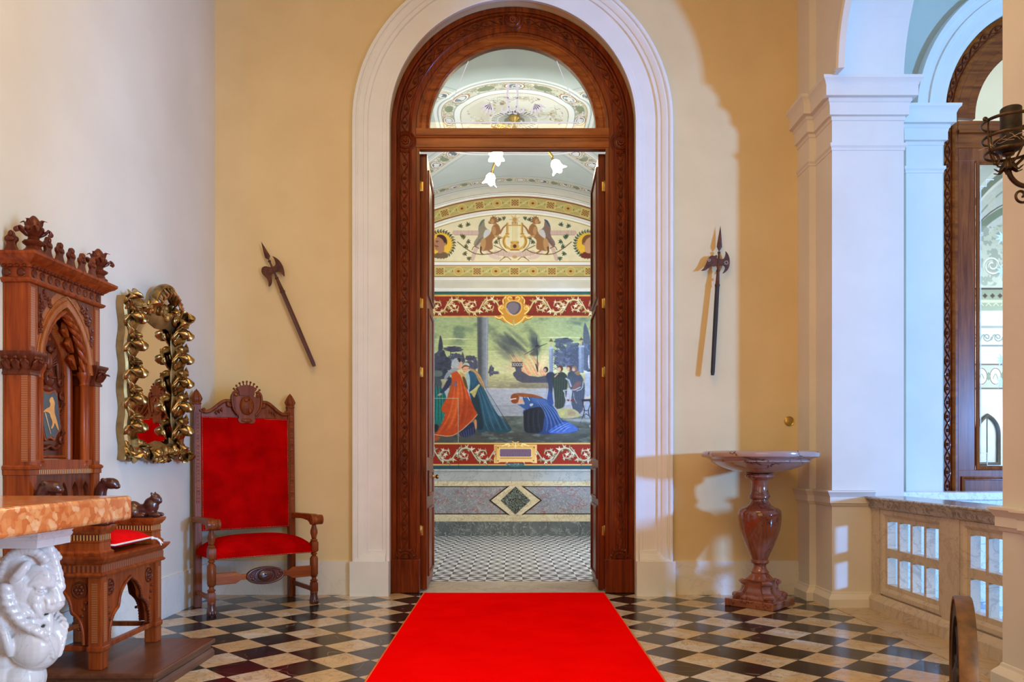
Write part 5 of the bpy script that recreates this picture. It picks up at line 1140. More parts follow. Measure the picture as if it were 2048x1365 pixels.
# front stretcher with oval cartouche
hp = [(.385,.232),(.385,.322),(.23,.322),(.195,.300),(.17,.292),(.17,.262),(.195,.254),(.23,.232)]
m = MB()
for s in (-1, 1): m.prism([(s*x, z) for x, z in hp], fy-.010, fy+.012, 'y')
m.box(-.18, .18, fy-.008, fy+.010, .255, .299); st = co('front_stretcher', m, M_chairx, smooth=0, bevel=.003)
m = MB().prism([(.150*cos(2*pi*k/36), .277+.068*sin(2*pi*k/36)) for k in range(36)], fy-.016, fy+.014, 'y')
m.tube([(.145*cos(2*pi*k/36), fy-.018, .277+.063*sin(2*pi*k/36)) for k in range(36)], .009, 7, closed=True)
m.ell((.0, fy-.016, .277), (.062,.020,.046), n=20, m=10); m.tube([(.080*cos(2*pi*k/24), fy-.018, .277+.056*sin(2*pi*k/24)) for k in range(24)], .006, 6, closed=True)
for s in (-1, 1):
    for q in range(3): m.ell((s*(.098+q*.013), fy-.018, .277+(q-1)*.022), (.013,.009,.010))
m.tube([(-.03,fy-.034,.262),(0,fy-.040,.276),(.03,fy-.034,.29)], .005, 6); m.ell((.0,fy-.036,.29), (.016,.007,.012))
obj('oval_cartouche', m, M_hoof, st, local=True, smooth=60)
# ---- halberds on the back wall
def halberd(name, label, base, tip, so, s1, mirror, fancy, shaft_m):
    b = Vector((base[0], -so[0], base[1])); t = Vector((tip[0], -so[1], tip[1])); L = (t-b).length; d = (t-b).normalized()
    H = thing(name, label, 'halberd', tuple(b), 0, 'halberds on the back wall')
    yv = Vector((0,-1,0)); yv = (yv-d*yv.dot(d)).normalized(); xv = d.cross(yv)*-1
    if xv.x < 0: xv = -xv
    Mx = Matrix.Identity(4)
    for i, c in enumerate((xv, yv, d)):
        for j in range(3): Mx[j][i] = c[j]
    Mx = Matrix.Translation(b) @ Mx
    def loc(): m = MB(); m.M = Mx; return m
    a = L*.60
    m = loc(); m.lathe([(0,0),(.014,.0),(.018,.03),(.020,a*.6),(.019,a)], n=8, ph=pi/8); obj('shaft', m, shaft_m, H, smooth=25)
    m = loc(); m.lathe([(.022,a-.012),(.023,a),(.018,a+.01),(.013,a+.115),(.016,a+.12),(.016,a+.132),(.010,a+.136),(.0085,a+.28),(.013,a+.284),(.013,a+.294),(.007,a+.30)], n=14); obj('socket', m, M_rust, H, smooth=35)
    z = a+.298; e = L-z
    m = loc(); m.add([(0,0,z),(-.024,0,z+e*.18),(0,.009,z+e*.18),(.024,0,z+e*.18),(0,-.009,z+e*.18),(-.016,0,z+e*.5),(0,.007,z+e*.5),(.016,0,z+e*.5),(0,-.007,z+e*.5),(0,0,L)],
        [(0,2,1),(0,3,2),(0,4,3),(0,1,4),(1,2,6,5),(2,3,7,6),(3,4,8,7),(4,1,5,8),(5,6,9),(6,7,9),(7,8,9),(8,5,9)]); obj('spike', m, M_rust, H, smooth=0)
    zc = a+.205
    ax = chaikin([(.0,.028),(.030,.026),(.045,.045),(.046,.095),(.036,.118),(.060,.098),(.084,.055),(.092,.0),(.084,-.055),(.066,-.100),(.060,-.070),(.044,-.035),(.028,-.024),(0,-.028)], 2) if not fancy else chaikin([(.0,.030),(.035,.026),(.050,.040),(.060,.085),(.052,.105),(.082,.075),(.100,.020),(.096,-.045),(.070,-.085),(.035,-.105),(.058,-.068),(.060,-.035),(.035,-.024),(0,-.030)], 2)
    m = loc(); m.prism([(x, zc+zz) for x, zz in ax], -.004, .004, 'y'); bl = obj('axe_blade', m, M_rust, H, smooth=0)
    fl = chaikin([(0,.028),(-.022,.036),(-.050,.060),(-.085,.058),(-.105,.025),(-.098,-.010),(-.080,-.045),(-.080,-.085),(-.100,-.128),(-.060,-.110),(-.040,-.065),(-.036,-.030),(-.015,-.026),(0,-.028)], 2) if not fancy else chaikin([(0,.030),(-.022,.030),(-.012,.055),(-.026,.062),(-.040,.050),(-.060,.058),(-.095,.030),(-.110,-.030),(-.135,-.075),(-.155,-.088),(-.115,-.085),(-.085,-.060),(-.060,-.035),(-.040,-.045),(-.028,-.040),(-.026,-.026),(0,-.030)], 2)
    m = loc(); m.prism([(x, zc+zz) for x, zz in fl], -.004, .004, 'y'); obj('back_fluke', m, M_rust, H, smooth=0)
    for cx, cz, r in (((.068, zc-.002, .020), (-.085, zc+.010, .014)) if fancy else ()):
        m = loc()
        for k in range(8): an = k*pi/4+.2; m.tube([(cx+cos(an)*r*q, .0043, cz+sin(an)*r*q) for q in (.45,.8,1.05)], [.0012,.0030,.0008], 5)
        obj('pierced_rosette', m, M_pierce, bl, smooth=0)
    m = loc(); m.cbox((0, -(so[1]-.0)*.5, a+.06), (.012, max(.03, so[1]-.004)*1.0, .02)); obj('wall_hook', m, M_iron, H, smooth=0)
KW = CD/F
def wz(px, py, o=0): k = (CD-o)/F; return ((px-1024)*k, CZ-(py-920)*k)
halberd('halberd', 'rusty halberd hung aslant on the wall left of the doorway', wz(629,733,.06), wz(522,483,.05), (.06,.05), 0, 1, False, M_hoof)
halberd('halberd', 'rusty halberd with pierced stars hung upright right of the doorway', wz(1425,751,.10), wz(1441,451,.035), (.10,.035), 0, 1, True, M_shaft)
# ---- small brass call button
BN = thing('call_button', 'small round brass call button on the back wall above the basin', 'button', (wz(1578,843)[0], 0, wz(1578,843)[1]))
c = wz(1578,843)
obj('plate', MB().lathe([(0,-.010),(.030,-.009),(.036,-.006),(.040,-.008),(.043,-.006),(.043,.003)], (c[0], 0, c[1]), 32, 'y'), M_brass, BN, smooth=40)
obj('push_knob', MB().lathe([(0,-.020),(.005,-.019),(.007,-.014),(.006,-.009)], (c[0], 0, c[1]), 16, 'y'), M_brass, BN, smooth=50)
# ---- marble basin on baluster foot
BC = (2.045, -.488)
BA = thing('marble_basin', 'red breccia marble basin on a vase-shaped foot beside the white pier', 'basin', (BC[0], BC[1], 0))
g = lambda y: 1.406-.001118*y; q_ = lambda w: w*.001118
bowl = [(0, g(288)), (q_(75), g(286)), (q_(140), g(276)), (q_(205), g(262)), (q_(270), g(241)), (q_(318), g(218)), (q_(343), g(203)), (q_(352), g(200)), (q_(350), g(192)), (q_(357), g(184)), (q_(372), g(176)), (q_(395), g(168)), (q_(417), g(163)), (q_(420), g(150)), (q_(418), g(135)), (q_(408), g(126)), (q_(392), g(121)), (q_(378), g(124)), (q_(360), g(134)), (q_(300), g(165)), (q_(180), g(190)), (0, g(200))]
obj('bowl', MB().lathe(bowl, (*BC, 0), 72), M_basinb, BA, smooth=35)
stem = [(0, g(286)), (q_(96), g(288)), (q_(104), g(298)), (q_(104), g(312)), (q_(88), g(326)), (q_(66), g(336)), (q_(60), g(352)), (q_(58), g(385)), (q_(62), g(420)), (q_(68), g(440)), (q_(74), g(450)), (q_(76), g(460)), (q_(73), g(470)), (q_(60), g(478)), (q_(61), g(488)), (q_(68), g(500)), (q_(84), g(520)), (q_(110), g(535)), (q_(138), g(545)), (q_(151), g(562)), (q_(155), g(590)), (q_(152), g(640)), (q_(142), g(700)), (q_(124), g(760)), (q_(104), g(810)), (q_(84), g(855)), (q_(66), g(895)), (q_(56), g(920)), (q_(64), g(926)), (q_(65), g(940)), (q_(60), g(948)), (q_(46), g(956)), (q_(45), g(972)), (q_(50), g(990)), (q_(62), g(1008)), (q_(66), g(1012)), (q_(64), g(1022)), (q_(84), g(1046)), (q_(104), g(1062)), (q_(104), g(1070)), (0, g(1070))]
obj('vase_stem', MB().lathe(stem, (*BC, 0), 56), M_basin, BA, smooth=35)
Mz = Matrix.Translation((BC[0], BC[1], 0)) @ Matrix.Rotation(radians(47), 4, 'Z')
m = MB(); m.M = Mz
prof = [(.090,.215),(.094,.205),(.098,.170),(.108,.130),(.126,.100),(.150,.078),(.160,.072),(.160,.062)]
vs = []; fs = []
for r, z in prof: vs += [(r*a, r*b, z) for a, b in ((-1,-1),(1,-1),(1,1),(-1,1))]
for k in range(len(prof)-1): fs += [(k*4+i, k*4+(i+1) % 4, k*4+4+(i+1) % 4, k*4+4+i) for i in range(4)]
n = len(prof); fs += [(0,1,2,3), (n*4-1, n*4-2, n*4-3, n*4-4)]; m.add(vs, fs)
ft = obj('spreading_foot', m, M_basin, BA, smooth=30)
for k in range(4):
    m = MB(); m.M = Mz
    R4 = Matrix.Rotation(k*pi/2+pi/4, 4, 'Z'); mm = MB(); ol = chaikin([(.10,.205),(.135,.222),(.158,.208),(.160,.185),(.142,.172),(.140,.150),(.155,.120),(.180,.108),(.205,.112),(.222,.095),(.218,.072),(.195,.063),(.12,.063)], 2)
    mm.prism(ol, -.034, .034, 'y'); mm.lathe([(.0,-.042),(.018,-.040),(.020,-.030),(.020,.030),(.018,.040),(0,.042)], (.146, 0, .196), 14, 'y'); mm.lathe([(.0,-.042),(.020,-.040),(.023,-.030),(.023,.030),(.020,.040),(0,.042)], (.194, 0, .090), 14, 'y')
    m.add([tuple(R4 @ Vector(v)) for v in mm.v], mm.f)
    obj('corner_scroll', m, M_basin, BA, smooth=40)
m = MB(); m.M = Mz; m.box(-.208, .208, -.208, .208, 0, .062); obj('square_plinth', m, M_basin, BA, smooth=0, bevel=.006)
# ---- iron torch sconce on the near pier
SC = W(2014, 300, 3.55); SK = thing('torch_sconce', 'wrought iron torch sconce with three hoops and twigs on the near pier', 'sconce', (XB, SC[1], SC[2]))
cx, cy = SC[0], SC[1]; kz = 3.55/F
def zz(py): return CZ-(py-920)*kz
m = MB()
for py, r in ((244, .108), (276, .105), (306, .098)): m.tube([(cx+.008+r*cos(2*pi*k/40), cy+r*sin(2*pi*k/40), zz(py)) for k in range(40)], .0075, 6, closed=True, flat=.6)
m.tube([(cx-.098, cy-.02, zz(244)), (cx-.099, cy-.02, zz(275)), (cx-.092, cy-.02, zz(308)), (cx-.07, cy, zz(318)), (cx-.045, cy, zz(330))], .004, 6)
for s in (-1, 1): m.tube([(cx+.008+s*.02, cy-s*.10, zz(244)), (cx+.008+s*.02, cy-s*.098, zz(290)), (cx+s*.01, cy-s*.05, zz(325)), (cx, cy, zz(338))], .005, 6)
m.tube([(cx+.115, cy, zz(244)), (cx+.112, cy, zz(280)), (cx+.10, cy, zz(306)), (cx+.03, cy, zz(335))], .007, 6)
m.tube([(cx-.105+x, cy-.02, z) for x, z in spiral(-.008, zz(243), .012, .003, -30, 330, 14)], .004, 6); m.ell((cx-.116, cy-.02, zz(243)), .007, n=8, m=6)
m.tube([(cx-.075, cy, zz(305)), (cx-.045, cy, zz(311)), (cx-.035, cy, zz(322)), (cx-.045, cy, zz(331)), (cx-.058, cy, zz(328))], [.006,.006,.005,.004,.004], 6); m.ell((cx-.056, cy, zz(327)), .009, n=10, m=7)
obj('hoop_cage', m, M_bronze, SK, smooth=60)
obj('candle_tube', MB().lathe([(0,zz(216)),(.040,zz(216)),(.044,zz(218)),(.044,zz(282)),(.040,zz(284)),(0,zz(284))], (cx+.018, cy, 0), 24), M_iron, SK, smooth=40)
obj('wax_pan', MB().lathe([(0,zz(307)),(.030,zz(306)),(.052,zz(300)),(.060,zz(288)),(.062,zz(281)),(.056,zz(281)),(.045,zz(290)),(0,zz(293))], (cx+.006, cy, 0), 28), M_iron, SK, smooth=40)
m = MB()
m.tube(chaikin([(cx+.005, cy, zz(310)), (cx+.006, cy, zz(330)), (cx+.010, cy, zz(352)), (cx+.05, cy, zz(370)), (cx+.10, cy, zz(374)), (XB+.0, cy, zz(376))], 3, False), .011, 8)
for k in range(6): a = k*pi/3; m.leaf((cx+.006+cos(a)*.010, cy+sin(a)*.010, zz(318)), (cos(a)*.35, sin(a)*.35, -1), (cos(a), sin(a), .3), .085, .034, .008, .45, 2, .003)
m.tube([(cx+.066+x, cy, z) for x, z in spiral(0, zz(391), .046, .007, 95, 95-520, 34)], .006, 6); m.tube([(cx+.085, cy, zz(374)), (cx+.085, cy, zz(402)), (cx+.095, cy, zz(412))], .004, 6)
m.lathe([(.014,zz(313)),(.024,zz(311)),(.026,zz(308)),(.014,zz(305))], (cx+.006, cy, 0), 18)
obj('bracket_arm', m, M_bronze, SK, smooth=60)
obj('wall_plate', MB().lathe([(.055,0),(.055,-.008),(.045,-.014),(.020,-.018),(0,-.018)], (XB, cy, zz(376)), 24, 'x'), M_bronze, SK, smooth=40)
m = MB(); rn = np.random.RandomState(3)
for k in range(46):
    t = rn.rand()*2*pi; r = .03+.05*rn.rand(); a = Vector((cx+.006+r*cos(t), cy+r*sin(t), zz(292)+rn.rand()*.012)); b = a+Vector((rn.randn()*.045, rn.randn()*.045, rn.randn()*.016+.004)); m.tube([a, (a+b)/2+Vector((0,0,.006)), b], .0018, 4)
NT_ = tag(obj('dry_twigs', m, M_twig, None, smooth=0), 'tangle of pale dry twigs caught in the iron sconce', 'twigs'); NT_['kind'] = 'stuff'
# ---- iron-tyred wheel seen edge on at the lower right
wc = Vector((1.775, -3.83, .330)); az = atan2(1.775, 3.05)
WH = thing('iron_tyred_wheel', 'rusty iron-tyred wooden wheel standing edge-on at the lower right', 'wheel', (wc.x, wc.y, 0))
Mw = Matrix.Translation(wc) @ Matrix.Rotation(-az+pi/2+radians(3.6), 4, 'Z')
def lw(): m = MB(); m.M = Mw; return m
m = lw(); m.lathe([(.315,-.030),(.326,-.031),(.330,-.026),(.330,.026),(.326,.031),(.315,.030),(.315,-.030)], (0,0,0), 72, 'y'); obj('iron_tyre', m, M_ironb, WH, smooth=40)
m = lw(); m.lathe([(.250,-.024),(.315,-.024),(.315,.024),(.250,.024),(.250,-.024)], (0,0,0), 64, 'y'); obj('felloe_rim', m, M_shaft, WH, smooth=40)
for k in range(10):
    a = 2*pi*k/10+.15; m = lw(); m.tube([(.06*cos(a), 0, .06*sin(a)), (.16*cos(a), 0, .16*sin(a)), (.255*cos(a), 0, .255*sin(a))], [.020,.015,.017], 8); obj('spoke', m, M_shaft, WH, smooth=60)
m = lw(); m.lathe([(0,-.036),(.035,-.036),(.050,-.030),(.068,-.026),(.068,.026),(.050,.030),(.035,.036),(0,.036)], (0,0,0), 24, 'y'); obj('hub', m, M_shaft, WH, smooth=40)
# ================================================================ GOTHIC THRONE ON ITS PLATFORM
m = MB(); DX, Y0, Y1, DH = -1.818, -2.93, -2.125, .106
DS = thing('throne_platform', 'low dark wooden platform under the carved throne', 'platform', (-2.2, -2.53, 0))
obj('platform_body', MB().box(XL+.002, DX-.022, Y0+.022, Y1-.022, 0, DH-.028), M_dais, DS, smooth=0)
obj('platform_top', MB().box(XL+.002, DX, Y0, Y1, DH-.028, DH), M_dais, DS, smooth=0, bevel=.008)
obj('moulded_skirt', MB().sweep([(XL+.003, Y1-.022, 0), (DX-.022, Y1-.022, 0), (DX-.022, Y0+.022, 0), (XL+.003, Y0+.022, 0)], [(0,.05),(.006,.05),(.012,.036),(.016,.03),(.016,0),(0,0)], (0,0,1), 1), M_dais, DS, smooth=25)
T = thing('gothic_throne', 'carved gothic wooden throne with arched canopy back against the left wall', 'throne', (-2.38, -2.525, DH))
yn, yf = -2.87, -2.18; xf, xb = -2.125, -2.50
zb = DH
def th(n_, mb, mat=None, par=None, **k): return obj(n_, mb, mat or M_thr, par or T, **k)
# legs
for nm, x, y in (('front_leg', xf-.037, yn+.037), ('front_leg', xf-.037, yf-.037), ('back_leg', -2.585, yn+.037), ('back_leg', -2.585, yf-.037)):
    m = MB().box(x-.036, x+.036, y-.036, y+.036, zb, .60)
    lg = th(nm, m, smooth=0, bevel=.006)
    th('leg_collar', MB().box(x-.043, x+.043, y-.043, y+.043, .198, .232), par=lg, smooth=0, bevel=.009)
    if nm == 'front_leg':
        th('inlay_strip', MB().box(x+.035, x+.0375, y-.016, y+.016, .25, .56).box(x-.016, x+.016, y-.0375, y-.035, .25, .56), M_inlz, par=lg, smooth=0)
# stretchers
th('stretcher', MB().box(xf-.050, xf-.024, yn+.07, yf-.07, .200, .228), smooth=0, bevel=.004)
for y in (yn+.037, yf-.037): th('stretcher', MB().box(-2.55, xf-.07, y-.013, y+.013, .200, .228), smooth=0, bevel=.004)
th('stretcher', MB().box(-2.598, -2.572, yn+.07, yf-.07, .200, .228), smooth=0, bevel=.004)
# arched aprons: a pointed trefoil arch between the legs
def gothic(c, hw, z0, zs, zp, cus=True):
    r = []
    L = [(c-hw, z0), (c-hw, z0+.05)]
    side = chaikin([(c-hw, z0), (c-hw*.97, z0+(zs-z0)*.45), (c-hw*.86, z0+(zs-z0)*.78), (c-hw*.66, zs-.005), (c-hw*.56, zs+.005), (c-hw*.52, zs+(zp-zs)*.42), (c-hw*.30, zs+(zp-zs)*.78), (c-hw*.10, zp-.012), (c, zp)], 2, False)
    return side+[(2*c-x, z) for x, z in side[-2::-1]]
def apron(axis, a, b, c, hw, u0, u1, par=None):
    g_ = gothic(c, hw, .235, .40, .545)
    poly = [(u0, .235)]+g_+[(u1, .235), (u1, .60), (u0, .60)]
    ap = th('arched_apron', MB().prism(poly, a, b, axis), smooth=0)
    out = max(a, b) if axis == 'x' else min(a, b); o2 = .006 if axis == 'x' else -.006
    P3 = (lambda u, z: (out+o2*.4, u, z)) if axis == 'x' else (lambda u, z: (u, out+o2*.4, z))
    th('arch_moulding', MB().tube([P3(u, z) for u, z in g_], .009, 7), par=ap, smooth=60)
    sp = (u1-u0)/2
    for s in (-1, 1):
        m = MB()
        cu, cz = c+s*(sp-.052), .520
        m.tube([P3(cu+.036*cos(t*pi/12), cz+.040*sin(t*pi/12)) for t in range(24)], .005, 6, closed=True)
        for k in range(6):
            an = k*pi/3; q = P3(cu+.018*cos(an), cz+.020*sin(an)); m.ell(q, .010 if k % 2 else .007, n=8, m=6)
        m.ell(P3(cu, cz), .008, n=8, m=6)
        for k in range(5): q = P3(c+s*(sp-.018-.010*k), .455-.035*k); m.ell(q, (.009), n=8, m=6)
        th('tracery', m, M_thrd, par=ap, smooth=60)
    m = MB()
    for k in range(2, len(g_)-2): m.ell(P3(g_[k][0]*.97+c*.03, g_[k][1]-.004), .0075, n=7, m=5)
    m.tube([P3(u*.975+c*.025, z-.004) for u, z in g_[2:-2]], .004, 5)
    th('bead_edge', m, M_thrd, par=ap, smooth=60)
apron('x', xf-.052, xf-.022, (yn+yf)/2, .235, yn+.073, yf-.073)
for ya in (yn+.022, yf-.052): apron('y', ya, ya+.030, (xf-2.585)/2-.018, .145, -2.549, xf-.073)
# seat frame with inlay and ledge
def rectpath(x0, x1, y0, y1): return [(x0, y0, 0), (x1, y0, 0), (x1, y1, 0), (x0, y1, 0)]
def course(n_, x0, x1, y0, y1, prof, mat=None, par=None): return th(n_, MB().sweep(rectpath(x0, x1, y0, y1), prof, (0,0,1), -1), mat, par, smooth=25)
XB_ = -2.615
sf = th('seat_frame', MB().box(XB_, xf, yn, yf, .597, .700), smooth=0)
course('seat_moulding', XB_, xf, yn, yf, [(0,.590),(.012,.592),(.016,.602),(.006,.612),(.004,.655),(.012,.660),(.022,.672),(.034,.688),(.036,.700),(0,.702)], par=sf)
th('inlay_band', MB().sweep(rectpath(XB_, xf, yn, yf), [(.004,.616),(.0072,.616),(.0072,.650),(.004,.650)], (0,0,1), -1), M_inlw, sf, smooth=0)
# arms
for y in (yn, yf):
    y0, y1 = (y, y+.105) if y == yn else (y-.105, y)
    ar = th('arm', MB().box(-2.50, xf-.012, y0, y1, .700, .852), M_thr, smooth=0)
    pth = rectpath(-2.50, xf-.012, y0, y1)
    th('arm_moulding', MB().sweep(pth, [(0,.702),(.014,.702),(.016,.716),(.004,.728),(.002,.768),(.008,.772),(.002,.777),(.002,.812),(.010,.816),(.014,.824),(.022,.834),(.026,.846),(.026,.854),(0,.856)], (0,0,1), -1), par=ar, smooth=25)
    th('inlay_band', MB().sweep(pth, [(.001,.780),(.004,.780),(.004,.808),(.001,.808)], (0,0,1), -1), M_inly, ar, smooth=0)
    yc = (y0+y1)/2
    m = MB()      # crouching lion with its head raised towards the front
    m.ell((-2.215, yc, .895), (.085,.036,.040)); m.ell((-2.165, yc, .925), (.046,.038,.052)); m.ell((-2.275, yc, .905), (.052,.042,.048)); m.ell((-2.140, yc, .965), (.032,.030,.034)); m.ell((-2.118, yc, .952), (.020,.020,.018))
    for s in (-1, 1):
        m.ell((-2.135, yc+s*.028, .870), (.040,.013,.015)); m.ell((-2.275, yc+s*.036, .885), (.042,.018,.034)); m.ell((-2.225, yc+s*.040, .866), (.040,.012,.013)); m.ell((-2.152, yc+s*.024, .996), (.008,.007,.012)); m.ell((-2.110, yc+s*.012, .966), (.007,.006,.006))
    m.tube([(-2.31, yc, .90), (-2.335, yc+.015, .925), (-2.325, yc+.025, .955), (-2.30, yc+.02, .96)], [.010,.009,.008,.012], 7)
    th('carved_lion', m, M_hoof, par=ar, smooth=180, mods=[('REMESH', dict(mode='VOXEL', voxel_size=.006, use_smooth_shade=True)), ('SMOOTH', dict(factor=.5, iterations=2))])
    m = MB()      # curled beast head rising against the back
    m.tube(chaikin([(-2.495, yc, .855), (-2.475, yc, .915), (-2.470, yc, .975), (-2.465, yc, 1.030), (-2.435, yc, 1.062), (-2.395, yc, 1.058)], 2, False), .033, 10)
    m.ell((-2.402, yc, 1.056), (.044,.036,.034)); m.ell((-2.372, yc, 1.040), (.022,.024,.018))
    for s in (-1, 1): m.ell((-2.390, yc+s*.026, 1.070), (.010,.008,.009)); m.ell((-2.440, yc+s*.030, 1.078), (.016,.008,.014))
    m.prism([(-2.50,.855),(-2.32,.855),(-2.36,.885),(-2.42,.90),(-2.455,.95),(-2.50,1.02)], yc-.022, yc+.022, 'y')
    th('scroll_beast', m, M_hoof, par=ar, smooth=180, mods=[('REMESH', dict(mode='VOXEL', voxel_size=.006, use_smooth_shade=True)), ('SMOOTH', dict(factor=.5, iterations=2))])
# back: case, posts, arch
yc = (yn+yf)/2; xw = -2.632
bk = th('back_case', MB().box(xw, -2.622, yn, yf, .70, 2.16), smooth=0)
for s in (-1, 1):
    y0, y1 = (yn, yn+.066) if s < 0 else (yf-.066, yf); ym = (y0+y1)/2
    po = th('corner_post', MB().box(-2.6225, xb, y0, y1, .70, 2.14), smooth=0, bevel=.004)
    ys_ = y0-.0015 if s < 0 else y1+.0015
    th('inlay_strip', MB().box(xb-.001, xb+.0025, y0+.010, y0+.046, 1.19, 1.64).box(xb-.001, xb+.0025, y0+.010, y0+.046, 1.79, 2.10).box(xb-.040, xb-.006, ys_-.001, ys_+.001, 1.19, 1.64), M_inlz, po, smooth=0)
    m = MB().sweep(rectpath(xw, xb, y0, y1), [(0,1.640),(.008,1.642),(.010,1.652),(.004,1.660),(.010,1.690),(.022,1.725),(.028,1.742),(.034,1.750),(.034,1.762),(0,1.766)], (0,0,1), -1)
    for k in range(7):
        if k < 4: x, y = xb-.15+.048*k, (y0-.014 if s < 0 else y1+.014); nv = (0, -1 if s < 0 else 1, .4)
        else: x, y = xb+.014, y0+.012+(k-4)*.022; nv = (1,0,.4)
        m.leaf((x, y, 1.668), (nv[0]*.3, nv[1]*.3, 1), nv, .075, .042, .012, .55, 2, .004); m.ell((x+nv[0]*.012, y+nv[1]*.012, 1.728), .012, n=8, m=6)
    th('carved_capital', m, M_thrd, po, smooth=50)
    th('post_base', MB().sweep(rectpath(xw, xb, y0, y1), [(0,1.118),(.006,1.120),(.006,1.146),(.012,1.150),(.014,1.162),(.004,1.172),(0,1.172)], (0,0,1), -1), M_thr, po, smooth=25)
# spandrel plate with the pointed arch
def parch(c, hw, zs, zp, n=14):
    pts = []
    h = zp-zs; R_ = (hw*hw+h*h)/(2*hw)
    for k in range(n+1):
        a = asin(min(1, h/R_))*k/n; pts.append((c-hw+R_-R_*cos(a), zs+R_*sin(a)))
    return pts+[(2*c-x, z) for x, z in pts[-2::-1]]
ao = parch(yc, .262, 1.70, 2.095)
sp_ = [(yn+.066, 1.62)]+[(yn+.066, 2.14), (yf-.066, 2.14), (yf-.066, 1.62)]
poly = [(yn+.066, 1.70)]+ao+[(yf-.066, 1.70), (yf-.066, 2.14), (yn+.066, 2.14)]
pl8 = th('spandrel', MB().prism(poly, -2.6215, xb-.006, 'x'), M_thry, smooth=0)
for s in (-1, 1):
    m = MB(); pc = [(yc+s*.262, 2.115), (yc+s*.10, 2.115), (yc+s*.165, 2.06), (yc+s*.225, 1.98), (yc+s*.262, 1.86)]
    m.prism(pc, xb-.008, xb-.002, 'x')
    for k in range(16):
        t, w_ = rng.rand(), rng.rand(); y = yc+s*(.255-.11*t*(1-.0)); z = 2.105-.12*w_*(1-t*.6)-.02
        if k > 10: y = yc+s*(.255-.02*t); z = 1.97-.10*w_
        m.ell((xb-.001, y, z), (.006,.012+.006*rng.rand(),.010), n=8, m=5); 
        m.tube([(xb+.001, y, z), (xb+.004, y+.012*s, z+.014), (xb, y+.004*s, z+.03)], .004, 5)
    th('foliate_carving', m, M_thrd, pl8, smooth=50)
th('inlay_band', MB().tube([(xb-.004, y, z) for y, z in parch(yc, .276, 1.70, 2.118)], .005, 6).box(xb-.007, xb-.003, yn+.068, yf-.068, 2.118, 2.132), M_inlz, pl8, smooth=40)
th('arch_band', MB().sweep([(xb-.006, y, z) for y, z in ao], [(0,0),(0,.010),(-.012,.012),(-.034,.006),(-.036,-.04),(0,-.04)], (1,0,0), 1), M_thry, pl8, smooth=30)
# twisted rope arch, colonnettes and cusps within
ai = parch(yc, .214, 1.70, 2.03, 30); m = MB()
def rope(pts, r, mb, tw=26):
    for ph in (0, 2*pi/3, 4*pi/3):
        q = []
        for i, (y, z) in enumerate(pts):
            a = ph+i*tw/len(pts); q.append((xb-.028+cos(a)*r*.6, y+sin(a)*r*.5, z+sin(a)*r*.4))
        mb.tube(q, r*.72, 6)
rope(ai, .020, m); th('rope_arch', m, M_thr, smooth=60)
for s in (-1, 1):
    y = yc+s*.214
    for dy, r in ((0, .020), (s*.036, .014)):
        cl = th('colonnette', MB().lathe([(r*1.5,1.166),(r*1.5,1.176),(r*1.1,1.184),(r*1.3,1.192),(r,1.20),(r,1.630),(r*1.25,1.636),(r,1.642),(r*1.05,1.66),(r*1.7,1.69),(r*1.8,1.704),(r*1.8,1.712),(0,1.712)], (xb-.028, y+dy, 0), 18), smooth=40)
for s in (-1, 1):
    m = MB()
    for (y, z), (y2, z2) in (((.195,1.76),(.12,1.78)),((.165,1.86),(.085,1.865)),((.115,1.945),(.05,1.935))):
        m.prism(chaikin([(yc+s*y, z-.05), (yc+s*(y2+.02), z2-.012), (yc+s*y2, z2), (yc+s*(y2+.015), z2+.012), (yc+s*(y-.045), z+.055)], 1), xb-.075, xb-.050, 'x'); m.ell((xb-.055, yc+s*y2, z2), .012, n=8, m=6)
    th('arch_cusp', m, M_thr, smooth=40)
# recessed panel with frame and relief
pz0, pz1 = 1.20, 1.60
pi_ = parch(yc, .152, 1.66, 1.93, 16); fp = [(yc-.152, 1.225)]+pi_+[(yc+.152, 1.225)]
pn = th('relief_panel', MB().prism(fp, -2.6222, -2.614, 'x'), M_thrd, smooth=0)
cp = [(-2.616, y, z) for y, z in fp]
th('panel_frame', MB().sweep(cp, [(0,0),(0,.012),(.012,.016),(.018,.008),(.036,.010),(.046,.020),(.062,.022),(.070,.012),(.080,.012),(.086,0)], (1,0,0), 1, closed=True), M_thr, pn, smooth=25)
th('inlay_strip', MB().sweep(cp, [(.019,.008),(.019,.0105),(.034,.0115),(.034,.010)], (1,0,0), 1, closed=True), M_inlz, pn, smooth=0)
m = MB(); xr = -2.610
# eagle with raised wings above a helmet, mantling around the shield
for s in (-1, 1):
    for k in range(7): a = radians(62+k*14 if s > 0 else 118-k*14); L = .105-.006*abs(k-2); c0 = (yc+s*.016, 1.76-.006*k); m.tube([(xr, c0[0], c0[1]), (xr+.010, c0[0]+s*abs(cos(a))*L*.55+s*.012, c0[1]+sin(a)*L*.5), (xr+.002, c0[0]+s*abs(cos(a))*L*.7+s*.03, c0[1]+sin(a)*L-.02*k)], [.006,.009,.004], 6)
    for k in range(5):
        z = 1.645-.082*k; y = yc+s*(.112+.010*sin(k*1.9)); d_ = 1 if k % 2 else -1
        m.tube([(xr+.001+.0005*t, y+.024*cos(t*.45)*s*(1-t*.045), z+.026*d_*sin(t*.45)*(1-t*.045)) for t in range(15)], [.010]*11+[.009,.008,.007,.006], 6, flat=.8)
        m.tube([(xr, y+s*.018, z-d_*.02), (xr+.005, y+s*.030, z-d_*.040), (xr, y+s*.022, z-d_*.060)], [.004,.010,.003], 6)
        m.ell((xr, y, z), (.008,.010,.010), n=8, m=6)
